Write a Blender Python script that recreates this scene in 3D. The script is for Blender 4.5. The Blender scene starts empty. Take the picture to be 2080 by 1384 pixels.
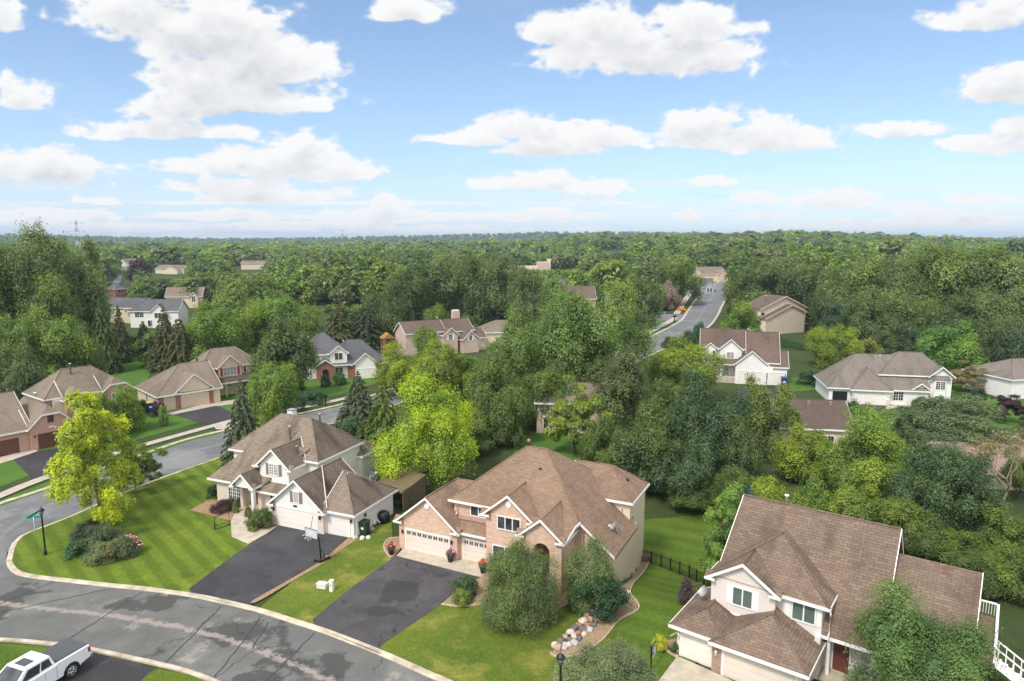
import bpy, bmesh, math, random
import numpy as np
from mathutils import Vector, Matrix
from mathutils.geometry import delaunay_2d_cdt
R = math.radians
sc = bpy.context.scene
col = sc.collection

# ------------------------------------------------------------------ camera, sky, sun, exposure
CAM_H, FPX = 28.0, 1387.0                       # camera height (m), focal length in photo pixels (2080 wide)
PITCH = math.atan(205 / FPX)
cd = bpy.data.cameras.new('camera'); cam = bpy.data.objects.new('camera', cd); col.objects.link(cam)
cam.location = (0, 0, CAM_H); cam.rotation_euler = (math.pi / 2 - PITCH, 0, 0)
cd.sensor_width = 36.0; cd.lens = FPX / 2080 * 36; cd.clip_start = 0.5; cd.clip_end = 30000
sc.camera = cam
SUN_EL, SUN_AZ = 52.0, 215.0                    # azimuth clockwise from +Y (the view direction): behind and left of the camera
world = bpy.data.worlds.new('World'); sc.world = world; world.use_nodes = True
wn, wl = world.node_tree.nodes, world.node_tree.links; wn.clear()
sky = wn.new('ShaderNodeTexSky'); sky.sky_type = 'NISHITA'; sky.sun_disc = False
sky.sun_elevation = R(SUN_EL); sky.sun_rotation = R(SUN_AZ); sky.altitude = 300
sky.air_density = 1.0; sky.dust_density = 0.15; sky.ozone_density = 2.6
bg = wn.new('ShaderNodeBackground'); bg.inputs['Strength'].default_value = 0.080
wo = wn.new('ShaderNodeOutputWorld'); wl.new(sky.outputs[0], bg.inputs[0])
def wnode(t, op=None, **kw):
    n = wn.new(t)
    if op: n.operation = op
    for k, v in kw.items(): n.inputs[int(k[1:])].default_value = v
    return n
wtc = wn.new('ShaderNodeTexCoord'); wsx = wn.new('ShaderNodeSeparateXYZ'); wl.new(wtc.outputs['Generated'], wsx.inputs[0])
wz = wnode('ShaderNodeMath', 'ADD', i1=.18); wl.new(wsx.outputs[2], wz.inputs[0])
wdv = wnode('ShaderNodeVectorMath', 'DIVIDE'); wcb = wn.new('ShaderNodeCombineXYZ'); wl.new(wz.outputs[0], wcb.inputs[0]); wl.new(wz.outputs[0], wcb.inputs[1]); wcb.inputs[2].default_value = 1
wl.new(wtc.outputs['Generated'], wdv.inputs[0]); wl.new(wcb.outputs[0], wdv.inputs[1])
wnz = wn.new('ShaderNodeTexNoise'); wnz.inputs['Scale'].default_value = 1.7; wnz.inputs['Detail'].default_value = 5; wl.new(wdv.outputs[0], wnz.inputs['Vector'])
wm = wnode('ShaderNodeMapRange', i1=.36, i2=.54); wl.new(wnz.outputs[0], wm.inputs[0])
we = wnode('ShaderNodeMapRange', i1=.38, i2=.52); wl.new(wsx.outputs[2], we.inputs[0])        # high up, or
wy = wnode('ShaderNodeMapRange', i1=.2, i2=-.15); wl.new(wsx.outputs[1], wy.inputs[0])         # behind the camera
wh = wnode('ShaderNodeMapRange', i1=.0, i2=.12); wl.new(wsx.outputs[2], wh.inputs[0])
wb = wnode('ShaderNodeMath', 'MULTIPLY'); wl.new(wy.outputs[0], wb.inputs[0]); wl.new(wh.outputs[0], wb.inputs[1])
wx = wnode('ShaderNodeMath', 'MAXIMUM'); wl.new(we.outputs[0], wx.inputs[0]); wl.new(wb.outputs[0], wx.inputs[1])
wk = wnode('ShaderNodeMath', 'MULTIPLY'); wl.new(wm.outputs[0], wk.inputs[0]); wl.new(wx.outputs[0], wk.inputs[1])
bc = wn.new('ShaderNodeBackground'); bc.inputs['Color'].default_value = (1, .985, .96, 1); bc.inputs['Strength'].default_value = .88    # unseen white clouds overhead and behind, added to lift the ambient fill
wmx = wn.new('ShaderNodeMixShader'); wl.new(wk.outputs[0], wmx.inputs[0]); wl.new(bg.outputs[0], wmx.inputs[1]); wl.new(bc.outputs[0], wmx.inputs[2]); wl.new(wmx.outputs[0], wo.inputs[0])
sd = bpy.data.lights.new('sun', 'SUN'); sun = bpy.data.objects.new('sun', sd); col.objects.link(sun)
sd.energy = 1.55; sd.angle = R(12); sd.color = (1, 0.95, 0.87)
sv = Vector((math.sin(R(SUN_AZ)) * math.cos(R(SUN_EL)), math.cos(R(SUN_AZ)) * math.cos(R(SUN_EL)), math.sin(R(SUN_EL))))
sun.rotation_euler = sv.to_track_quat('Z', 'Y').to_euler(); sun.location = (-40, -40, 80)
sc.view_settings.view_transform = 'Standard'; sc.view_settings.look = 'None'
sc.view_settings.exposure = 1.1; sc.view_settings.gamma = 1.0
sc.cycles.max_bounces = 8; sc.cycles.diffuse_bounces = 5; sc.cycles.glossy_bounces = 2; sc.cycles.transmission_bounces = 5
sc.cycles.transparent_max_bounces = 6; sc.cycles.volume_bounces = 0; sc.cycles.use_denoising = True
sc.cycles.caustics_reflective = False; sc.cycles.caustics_refractive = False

# ------------------------------------------------------------------ measuring: a photo pixel -> a point on the ground
cp_, sp_ = math.cos(PITCH), math.sin(PITCH)
def ray(px, py):
    u = (px - 1040) / FPX; v = (py - 692) / FPX
    return (u, cp_ - v * sp_, -sp_ - v * cp_)
def G(px, py, z=0.0):
    d = ray(px, py); t = (z - CAM_H) / d[2]
    return (d[0] * t, d[1] * t)
def sstep(a, b, x):
    t = np.clip((x - a) / (b - a), 0, 1); return t * t * (3 - 2 * t)
def terr(x, y):
    x = np.asarray(x, float); y = np.asarray(y, float)
    c, s = math.cos(R(-26)), math.sin(R(-26)); dx, dy = x + 10.3, y - 59.16
    lx, ly = dx * c + dy * s, -dx * s + dy * c
    side = sstep(15.5, 19.0, lx) * (1 - sstep(30, 40, lx)) * sstep(0.0, 12.0, ly)
    back = sstep(10.5, 16, ly) * sstep(0, 8, lx) * (1 - sstep(30, 40, lx))
    z = -2.7 * np.maximum(side, back) * (1 - sstep(20, 34, ly))
    d = np.hypot(x, y); a = x / np.maximum(np.abs(y), 1)
    z = z + 3 * sstep(330, 900, d) * (d < 20000) * np.where(y > 0, 1, .5)
    right = np.exp(-((a - .36) / .30) ** 2)
    z = z + np.where(y > 0, right * 24 * sstep(500, 1600, d), 0)
    z = z + np.where(y > 0, 38 * sstep(2500, 3600, d) * (.72 + .28 * np.sin(a * 7 + 1.3)) * (1 - .75 * sstep(.15, .5, a)), 0)
    z = z + np.where(y > 0, 7 * np.exp(-((x - 150) / 70) ** 2) * sstep(225, 330, y), 0)
    return z
def T(x, y): return float(terr(x, y))

# ------------------------------------------------------------------ numpy value noise
_rs = np.random.RandomState(5); _tab = _rs.rand(256, 256)
def vnoise(x, y):
    xi = np.floor(x).astype(int); yi = np.floor(y).astype(int); fx = x - xi; fy = y - yi
    fx = fx * fx * (3 - 2 * fx); fy = fy * fy * (3 - 2 * fy)
    g = lambda i, j: _tab[(xi + i) & 255, (yi + j) & 255]
    return (g(0, 0) * (1 - fx) + g(1, 0) * fx) * (1 - fy) + (g(0, 1) * (1 - fx) + g(1, 1) * fx) * fy
def fbm(x, y, o=5, gain=.5):
    a, s, t = 1.0, 0.0, 0.0
    for k in range(o):
        s = s + a * vnoise(x * 2 ** k + 17 * k, y * 2 ** k + 31 * k); t += a; a *= gain
    return s / t

# ------------------------------------------------------------------ materials
MATS = {}
def new_mat(name):
    m = bpy.data.materials.new(name); m.use_nodes = True; nt = m.node_tree
    MATS[name] = m
    return m, nt, nt.nodes['Principled BSDF']
def N(nt, t, **kw):
    n = nt.nodes.new(t)
    for k, v in kw.items():
        if k.startswith('i_'):
            key = k[2:]; key = int(key) if key.isdigit() else key.replace('_', ' ')
            n.inputs[key].default_value = v
        else: setattr(n, k, v)
    return n
def c4(c): return (c[0], c[1], c[2], 1)
def mixc(nt, a, b, f, mode='MIX'):
    n = nt.nodes.new('ShaderNodeMix'); n.data_type = 'RGBA'; n.blend_type = mode; n.clamp_factor = True
    for sock, v in ((0, f), (6, a), (7, b)):
        if isinstance(v, bpy.types.NodeSocket): nt.links.new(v, n.inputs[sock])
        elif sock == 0: n.inputs[0].default_value = v
        else: n.inputs[sock].default_value = c4(v)
    return n.outputs[2]
def ramp(nt, f, lo, hi, a=0.0, b=1.0):
    n = N(nt, 'ShaderNodeMapRange'); n.inputs[1].default_value = lo; n.inputs[2].default_value = hi
    n.inputs[3].default_value = a; n.inputs[4].default_value = b; nt.links.new(f, n.inputs[0]); return n.outputs[0]
def noise(nt, vec, scale, detail=4, rough=.55, sx=None):
    if sx is not None:
        mp = N(nt, 'ShaderNodeMapping'); mp.inputs['Scale'].default_value = sx; nt.links.new(vec, mp.inputs[0]); vec = mp.outputs[0]
    n = N(nt, 'ShaderNodeTexNoise'); n.inputs['Scale'].default_value = scale; n.inputs['Detail'].default_value = detail
    n.inputs['Roughness'].default_value = rough; nt.links.new(vec, n.inputs['Vector']); return n.outputs[0]
def uvv(nt): return N(nt, 'ShaderNodeTexCoord').outputs['UV']
def posv(nt): return N(nt, 'ShaderNodeNewGeometry').outputs['Position']
def bump(nt, bs, h, strength, dist=.05):
    b = N(nt, 'ShaderNodeBump'); b.inputs['Strength'].default_value = strength; b.inputs['Distance'].default_value = dist
    nt.links.new(h, b.inputs['Height']); nt.links.new(b.outputs[0], bs.inputs['Normal'])
def plain(name, c, rough=.6, metal=0, var=.12, scale=6, spec=None):
    m, nt, bs = new_mat(name)
    n = noise(nt, posv(nt), scale)
    k = ramp(nt, n, .3, .7, 1 - var, 1 + var)
    v = N(nt, 'ShaderNodeVectorMath', operation='SCALE'); v.inputs[0].default_value = c; nt.links.new(k, v.inputs['Scale'])
    nt.links.new(v.outputs[0], bs.inputs['Base Color'])
    bs.inputs['Roughness'].default_value = rough; bs.inputs['Metallic'].default_value = metal
    if spec is not None: bs.inputs['Specular IOR Level'].default_value = spec
    return m
def shingle(name, c1, c2, dark, stain=.35, w=.5, h=.2):
    m, nt, bs = new_mat(name); uv = uvv(nt)
    b = N(nt, 'ShaderNodeTexBrick'); b.inputs['Scale'].default_value = 1; b.inputs['Brick Width'].default_value = w
    b.inputs['Row Height'].default_value = h; b.inputs['Mortar Size'].default_value = .022; b.inputs['Mortar Smooth'].default_value = .3
    b.inputs['Color1'].default_value = c4(c1); b.inputs['Color2'].default_value = c4(c2); b.inputs['Mortar'].default_value = c4(dark)
    nt.links.new(uv, b.inputs['Vector'])
    fine = ramp(nt, noise(nt, uv, 2.6, 5, .8, (1.6, 4, 1)), .3, .7, 0, 1)
    c = mixc(nt, b.outputs[0], mixc(nt, dark, c1, fine), .38)
    st = ramp(nt, noise(nt, uv, .55, 4, .6, (1, .28, 1)), .5, .72, 0, stain)
    c = mixc(nt, c, dark, st)
    big = ramp(nt, noise(nt, posv(nt), .12, 3), .3, .7, .86, 1.12)
    v = N(nt, 'ShaderNodeVectorMath', operation='SCALE'); nt.links.new(c, v.inputs[0]); nt.links.new(big, v.inputs['Scale'])
    nt.links.new(v.outputs[0], bs.inputs['Base Color']); bs.inputs['Roughness'].default_value = .9
    bs.inputs['Specular IOR Level'].default_value = .2
    bump(nt, bs, b.outputs[1], -.5, .03); return m
def brick(name, c1, c2, mortar, w=.42, h=.14, blend=.45):
    m, nt, bs = new_mat(name); uv = uvv(nt)
    b = N(nt, 'ShaderNodeTexBrick'); b.inputs['Scale'].default_value = 1; b.inputs['Brick Width'].default_value = w
    b.inputs['Row Height'].default_value = h; b.inputs['Mortar Size'].default_value = .014
    b.inputs['Color1'].default_value = c4(c1); b.inputs['Color2'].default_value = c4(c2); b.inputs['Mortar'].default_value = c4(mortar)
    nt.links.new(uv, b.inputs['Vector'])
    n = ramp(nt, noise(nt, uv, 1.5, 5, .8, (1.2, 5, 1)), .32, .68, 0, 1)
    c = mixc(nt, b.outputs[0], mixc(nt, c2, mortar, n), blend)
    nt.links.new(c, bs.inputs['Base Color']); bs.inputs['Roughness'].default_value = .85
    bump(nt, bs, b.outputs[1], -.4, .02); return m
def siding(name, c, rowh=.17, dark=.8):
    m, nt, bs = new_mat(name); uv = uvv(nt)
    sx = N(nt, 'ShaderNodeSeparateXYZ'); nt.links.new(uv, sx.inputs[0])
    d = N(nt, 'ShaderNodeMath', operation='DIVIDE'); nt.links.new(sx.outputs[1], d.inputs[0]); d.inputs[1].default_value = rowh
    f = N(nt, 'ShaderNodeMath', operation='FRACT'); nt.links.new(d.outputs[0], f.inputs[0])
    k = ramp(nt, f.outputs[0], 0, .22, dark, 1)
    n = ramp(nt, noise(nt, posv(nt), .7, 4), .3, .7, .95, 1.04)
    mu = N(nt, 'ShaderNodeMath', operation='MULTIPLY'); nt.links.new(k, mu.inputs[0]); nt.links.new(n, mu.inputs[1])
    v = N(nt, 'ShaderNodeVectorMath', operation='SCALE'); v.inputs[0].default_value = c; nt.links.new(mu.outputs[0], v.inputs['Scale'])
    nt.links.new(v.outputs[0], bs.inputs['Base Color']); bs.inputs['Roughness'].default_value = .55
    bump(nt, bs, f.outputs[0], .35, .02); return m
def grass(name, c1, c2, dry, stripe=None, dryamt=.5, deep=None):
    m, nt, bs = new_mat(name); p = posv(nt)
    n1 = ramp(nt, noise(nt, p, .16, 5, .6), .35, .66, 0, 1)
    c = mixc(nt, c1, c2, n1)
    nd = ramp(nt, noise(nt, p, .33, 6, .65), .5, .68, 0, dryamt)
    c = mixc(nt, c, dry, nd)
    if stripe:
        ang, per, amt = stripe
        mp = N(nt, 'ShaderNodeMapping'); mp.inputs['Rotation'].default_value = (0, 0, R(ang)); nt.links.new(p, mp.inputs[0])
        wv = N(nt, 'ShaderNodeTexWave', wave_type='BANDS', bands_direction='X'); wv.inputs['Scale'].default_value = .314 / per
        wv.inputs['Distortion'].default_value = 1.1; wv.inputs['Detail'].default_value = 2; wv.inputs['Detail Scale'].default_value = .4
        nt.links.new(mp.outputs[0], wv.inputs['Vector'])
        s = ramp(nt, wv.outputs['Fac'], .25, .75, 1 - amt, 1 + amt)
        v = N(nt, 'ShaderNodeVectorMath', operation='SCALE'); nt.links.new(c, v.inputs[0]); nt.links.new(s, v.inputs['Scale']); c = v.outputs[0]
    f = noise(nt, p, 5.5, 6, .75)
    k = ramp(nt, f, .28, .72, .62, 1.38)
    v = N(nt, 'ShaderNodeVectorMath', operation='SCALE'); nt.links.new(c, v.inputs[0]); nt.links.new(k, v.inputs['Scale'])
    nt.links.new(v.outputs[0], bs.inputs['Base Color']); bs.inputs['Roughness'].default_value = .95
    bs.inputs['Specular IOR Level'].default_value = .1
    bump(nt, bs, f, .9, .12); return m
def leafmat(name, attr):
    m, nt, bs = new_mat(name)
    nt.nodes.remove(bs); out = nt.nodes['Material Output']
    if attr == 'OBJ':
        base = N(nt, 'ShaderNodeObjectInfo').outputs['Color']
    else:
        base = N(nt, 'ShaderNodeAttribute', attribute_name='leaf_colour').outputs['Color']
    ti = N(nt, 'ShaderNodeAttribute', attribute_name='tint').outputs['Fac']
    hs = N(nt, 'ShaderNodeHueSaturation'); nt.links.new(base, hs.inputs['Color'])
    nt.links.new(ramp(nt, ti, 0, 1, .525, .480), hs.inputs['Hue'])
    nt.links.new(ramp(nt, ti, 0, 1, .88, 1.06), hs.inputs['Saturation'])
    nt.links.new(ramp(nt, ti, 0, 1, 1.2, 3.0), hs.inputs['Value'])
    d = N(nt, 'ShaderNodeBsdfDiffuse'); t = N(nt, 'ShaderNodeBsdfTranslucent'); g = N(nt, 'ShaderNodeBsdfGlossy')
    g.inputs['Roughness'].default_value = .5; g.inputs['Color'].default_value = (.8, .85, .9, 1)
    nt.links.new(hs.outputs[0], d.inputs[0]); nt.links.new(hs.outputs[0], t.inputs[0])
    mx = N(nt, 'ShaderNodeMixShader'); mx.inputs[0].default_value = .46; nt.links.new(d.outputs[0], mx.inputs[1]); nt.links.new(t.outputs[0], mx.inputs[2])
    m2 = N(nt, 'ShaderNodeMixShader'); m2.inputs[0].default_value = .035; nt.links.new(mx.outputs[0], m2.inputs[1]); nt.links.new(g.outputs[0], m2.inputs[2])
    nt.links.new(m2.outputs[0], out.inputs[0]); return m
M_leaf = leafmat('leaves', 'OBJ'); M_far = leafmat('wood_leaves', 'ATT')
M_bark = plain('bark', (.13, .10, .075), .95, 0, .35, 9)
M_barkpale = plain('pale_bark', (.34, .27, .19), .95, 0, .3, 9)
M_white = plain('white_paint', (.80, .79, .77), .45, 0, .03)
M_glass = plain('window_glass', (.045, .052, .058), .05, 0, .75, .9)
M_glass_pale = plain('curtained_glass', (.30, .31, .30), .15, 0, .3, .9)
M_glass_green = plain('screened_glass', (.10, .14, .125), .12, 0, .25, .9)
M_black = plain('black_metal', (.012, .012, .013), .4, 0, .2)
M_concrete = plain('concrete', (.46, .40, .31), .9, 0, .16, 1.4)
M_kerb = plain('kerb_concrete', (.47, .40, .31), .9, 0, .34, 1.0)
M_walk = plain('sidewalk_concrete', (.42, .37, .31), .9, 0, .16, 1.2)
M_mulch = plain('mulch', (.30, .19, .115), 1, 0, .5, 7)
M_rockmulch = plain('rock_mulch', (.30, .215, .13), 1, 0, .5, 9)
M_edging = plain('edging_concrete', (.47, .36, .25), .9, 0, .15, 3)
M_metal = plain('grey_metal', (.45, .46, .47), .35, .6, .1)
M_redoor = plain('red_door', (.20, .022, .02), .4)
M_door_dark = plain('dark_red_door', (.13, .035, .03), .45)
M_shutter = plain('mauve_shutter', (.23, .165, .165), .6)
M_shutter_red = plain('red_shutter', (.32, .03, .025), .55)
M_green_plastic = plain('green_plastic', (.015, .055, .03), .5)
M_blue_plastic = plain('blue_plastic', (.02, .05, .22), .5)
M_timber = plain('weathered_timber', (.16, .115, .07), .9, 0, .3, 5)
M_cedar = plain('cedar_timber', (.33, .15, .05), .8, 0, .25, 4)
M_yellowp = plain('yellow_plastic', (.6, .33, .03), .5)
M_orange = plain('orange_rubber', (.5, .15, .04), .7)
M_signgreen = plain('sign_green', (.01, .30, .19), .5)
M_copper = plain('copper_flashing', (.30, .17, .12), .5, 0, .12, 3)
M_flash = plain('valley_flashing', (.58, .52, .44), .6, 0, .1, 3)
M_greycov = plain('bed_cover', (.075, .078, .085), .75, 0, .12, 8)
M_carpaint = plain('white_car_paint', (.80, .81, .83), .22, 0, .015)
M_tyre = plain('tyre_rubber', (.02, .02, .02), .85, 0, .2)
M_chrome = plain('alloy', (.62, .62, .62), .25, .9, .05)
M_taillight = plain('tail_light', (.45, .02, .015), .25)
M_stoneblock = plain('stone_step', (.62, .55, .44), .85)
M_pot = plain('dark_pot', (.03, .022, .02), .5)
RB = shingle('brown_shingle', (.33, .228, .155), (.22, .144, .098), (.115, .072, .055), .55)
RB2 = shingle('variegated_brown_shingle', (.265, .196, .143), (.16, .113, .085), (.085, .056, .046), .75, .5, .21)
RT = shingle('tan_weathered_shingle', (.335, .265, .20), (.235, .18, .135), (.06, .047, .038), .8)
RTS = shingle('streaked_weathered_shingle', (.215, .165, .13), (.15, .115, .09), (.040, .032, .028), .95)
RT2 = shingle('taupe_shingle', (.285, .228, .175), (.21, .163, .128), (.09, .072, .058), .6)
RG = shingle('grey_shingle', (.155, .155, .165), (.105, .107, .118), (.05, .05, .055), .4)
RG2 = shingle('warm_grey_shingle', (.27, .235, .20), (.20, .17, .145), (.075, .062, .055), .6)
RD = shingle('dark_brown_shingle', (.15, .11, .092), (.115, .083, .07), (.06, .04, .034), .3)
RR = shingle('red_brown_shingle', (.19, .135, .108), (.138, .097, .078), (.07, .05, .042), .5)
RP = shingle('dusty_rose_shingle', (.33, .24, .205), (.27, .19, .165), (.16, .11, .095), .3)
BP = brick('peach_brick', (.70, .48, .35), (.47, .24, .15), (.72, .60, .49), blend=.5)
BK = brick('pink_brick', (.52, .31, .24), (.42, .22, .17), (.54, .38, .31), blend=.4)
BR = brick('red_brick', (.30, .11, .07), (.22, .075, .05), (.30, .17, .13))
BS = brick('sand_brick', (.66, .56, .47), (.58, .47, .39), (.68, .60, .53), blend=.5)
BB = brick('brown_pillar_brick', (.36, .24, .17), (.26, .165, .12), (.42, .33, .27))
SW = siding('white_siding', (.80, .785, .76))
SP = siding('blush_siding', (.74, .66, .615))
SC = siding('cream_siding', (.70, .585, .42))
ST = siding('tan_siding', (.70, .59, .48))
SB = siding('beige_stucco', (.71, .59, .45), .17, .97)
SBl = siding('pale_blue_siding', (.38, .43, .50))
SPk = siding('pinkish_siding', (.56, .43, .36))
SG = siding('garage_door_white', (.80, .75, .70), .5, .86)
SGc = siding('garage_door_cream', (.70, .62, .54), .5, .88)
SGt = siding('garage_door_tan', (.60, .47, .37), .5, .88)
SGb = siding('garage_door_brown', (.13, .05, .03), .45, .6)

# ------------------------------------------------------------------ mesh building
class MB:
    def __init__(s): s.v = []; s.f = []; s.sm = []
    def poly(s, pts, smooth=False):
        n = len(s.v); s.v += [tuple(p) for p in pts]; s.f.append(tuple(range(n, n + len(pts)))); s.sm.append(smooth)
    def prism(s, pts, d):                        # polygon extruded by vector d
        a = [Vector(p) for p in pts]; b = [p + Vector(d) for p in a]; n = len(a)
        base = len(s.v); s.v += [tuple(p) for p in a + b]
        nr = Vector((0, 0, 0))
        for i in range(n): nr += a[i].cross(a[(i + 1) % n])
        flip = nr.dot(Vector(d)) > 0
        top = tuple(range(base, base + n)); bot = tuple(range(base + n, base + 2 * n))
        s.f.append(top[::-1] if flip else top); s.f.append(bot if flip else bot[::-1])
        for i in range(n):
            j = (i + 1) % n; q = (base + i, base + j, base + n + j, base + n + i)
            s.f.append(q if flip else q[::-1])
        s.sm += [False] * (n + 2)
    def box(s, x0, x1, y0, y1, z0, z1):
        s.prism([(x0, y0, z0), (x1, y0, z0), (x1, y1, z0), (x0, y1, z0)], (0, 0, z1 - z0))
    def tube(s, pts, rad, n=8, cap=True):
        pts = [Vector(p) for p in pts]; rad = rad if hasattr(rad, '__len__') else [rad] * len(pts)
        base = len(s.v)
        for i, p in enumerate(pts):
            t = (pts[min(i + 1, len(pts) - 1)] - pts[max(i - 1, 0)]).normalized()
            u = t.cross(Vector((0, 0, 1)));
            if u.length < .05: u = t.cross(Vector((0, 1, 0)))
            u.normalize(); w = t.cross(u)
            for k in range(n):
                a = 2 * math.pi * k / n; s.v.append(tuple(p + (u * math.cos(a) + w * math.sin(a)) * rad[i]))
        for i in range(len(pts) - 1):
            for k in range(n):
                k2 = (k + 1) % n; b = base + i * n
                s.f.append((b + k, b + n + k, b + n + k2, b + k2)); s.sm.append(True)
        if cap:
            s.f.append(tuple(range(base, base + n))); s.f.append(tuple(range(base + (len(pts) - 1) * n, base + len(pts) * n))[::-1]); s.sm += [False, False]
    def lathe(s, prof, n=16, c=(0, 0, 0)):       # (radius, z) from the bottom up
        base = len(s.v)
        for r, z in prof:
            for k in range(n):
                a = 2 * math.pi * k / n; s.v.append((c[0] + r * math.cos(a), c[1] + r * math.sin(a), c[2] + z))
        for i in range(len(prof) - 1):
            for k in range(n):
                k2 = (k + 1) % n; b = base + i * n
                s.f.append((b + k, b + k2, b + n + k2, b + n + k)); s.sm.append(True)
        s.f.append(tuple(range(base, base + n))[::-1]); s.f.append(tuple(range(base + (len(prof) - 1) * n, base + len(prof) * n))); s.sm += [False, False]
    def build(s, name, mat, parent=None, uv=True):
        me = bpy.data.meshes.new(name); me.from_pydata(s.v, [], s.f); me.validate()
        if len(s.sm) == len(me.polygons): me.polygons.foreach_set('use_smooth', s.sm)
        if uv:
            ul = me.uv_layers.new(name='UVMap')
            for p in me.polygons:
                n = p.normal; u = Vector((0, 0, 1)).cross(n)
                if u.length < .05: u = Vector((1, 0, 0))
                u.normalize(); w = n.cross(u)
                for li in p.loop_indices:
                    c = me.vertices[me.loops[li].vertex_index].co; ul.data[li].uv = (c.dot(u), c.dot(w))
        me.materials.append(mat); o = bpy.data.objects.new(name, me); col.objects.link(o)
        if parent: o.parent = parent
        return o
def tag(o, label=None, cat=None, group=None, kind=None):
    for k, v in (('label', label), ('category', cat), ('group', group), ('kind', kind)):
        if v: o[k] = v
    return o
def thing(name, label, cat, loc, rz=0, group=None, scale=None):
    o = bpy.data.objects.new(name, None); col.objects.link(o); o.location = loc; o.rotation_euler = (0, 0, R(rz))
    o.empty_display_size = .3
    if scale: o.scale = scale if hasattr(scale, '__len__') else (scale,) * 3
    return tag(o, label, cat, group)
def copy_tree(o, parent=None):
    c = o.copy(); col.objects.link(c); c.parent = parent
    for ch in list(o.children): copy_tree(ch, c)
    return c
def sheet(name, pts, z, mat, px=True, kind='structure', thick=0):
    """a flat polygon laid on the ground; pts are photo pixels (or metres)"""
    P = [G(*p) if px else p for p in pts]
    V = [Vector(p[:2]) for p in P]; n = len(V)
    vo, eo, fo, *_ = delaunay_2d_cdt(V, [(i, (i + 1) % n) for i in range(n)], [list(range(n))], 1, 1e-4)
    me = bpy.data.meshes.new(name); me.from_pydata([(v.x, v.y, z) for v in vo], [], [list(f) for f in fo])
    if me.polygons[0].normal.z < 0: me.flip_normals()
    me.materials.append(mat)
    o = bpy.data.objects.new(name, me); col.objects.link(o); tag(o, kind=kind); return o
def smooth_line(P, step=1.2):
    P = [np.array(p, float) for p in P]; out = []
    for i in range(len(P) - 1):
        p0 = P[max(i - 1, 0)]; p1 = P[i]; p2 = P[i + 1]; p3 = P[min(i + 2, len(P) - 1)]
        n = max(2, int(np.linalg.norm(p2 - p1) / step))
        for k in range(n):
            t = k / n
            out.append(.5 * ((2 * p1) + (-p0 + p2) * t + (2 * p0 - 5 * p1 + 4 * p2 - p3) * t * t + (-p0 + 3 * p1 - 3 * p2 + p3) * t ** 3))
    out.append(P[-1]); return np.array(out)
def resample(P, n):
    d = np.r_[0, np.cumsum(np.linalg.norm(np.diff(P, axis=0), axis=1))]; t = np.linspace(0, d[-1], n)
    return np.c_[np.interp(t, d, P[:, 0]), np.interp(t, d, P[:, 1])]
def strip(name, A, B, z, mat, n=80, m=6):
    """road surface between two kerb lines, uv = (metres along, 0..1 across)"""
    A = resample(np.array(A), n); B = resample(np.array(B), n); V = []; UV = []; F = []
    mid = (A + B) / 2; d = np.r_[0, np.cumsum(np.linalg.norm(np.diff(mid, axis=0), axis=1))]
    for i in range(n):
        for j in range(m + 1):
            t = j / m; p = A[i] * (1 - t) + B[i] * t; V.append((p[0], p[1], z + T(p[0], p[1]))); UV.append((d[i], t))
    for i in range(n - 1):
        for j in range(m):
            a = i * (m + 1) + j; F.append((a, a + 1, a + m + 2, a + m + 1))
    me = bpy.data.meshes.new(name); me.from_pydata(V, [], F); ul = me.uv_layers.new(name='UVMap')
    for l in me.loops: ul.data[l.index].uv = UV[l.vertex_index]
    if me.polygons[0].normal.z < 0: me.flip_normals()
    me.materials.append(mat); o = bpy.data.objects.new(name, me); col.objects.link(o); return tag(o, kind='structure')
def kerb(name, line, w, h, mat, side=1, z0=0.0, joint=3.0, kind='structure'):
    """a raised strip along a line, offset to one side"""
    L = np.array(line); t = np.gradient(L, axis=0); t /= np.linalg.norm(t, axis=1)[:, None]
    nrm = np.c_[-t[:, 1], t[:, 0]] * side; b = MB(); n = len(L)
    prof = [(0, 0), (0.03, h * .55), (w * .35, h), (w, h), (w, -.1)]
    for i in range(n):
        for o, z in prof:
            p = L[i] + nrm[i] * o; b.v.append((p[0], p[1], z0 + z + T(p[0], p[1])))
    k = len(prof)
    for i in range(n - 1):
        for j in range(k - 1):
            a = i * k + j; q = (a, a + 1, a + k + 1, a + k); b.f.append(q if side < 0 else q[::-1]); b.sm.append(False)
    o = b.build(name, mat); return tag(o, kind=kind)
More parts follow.
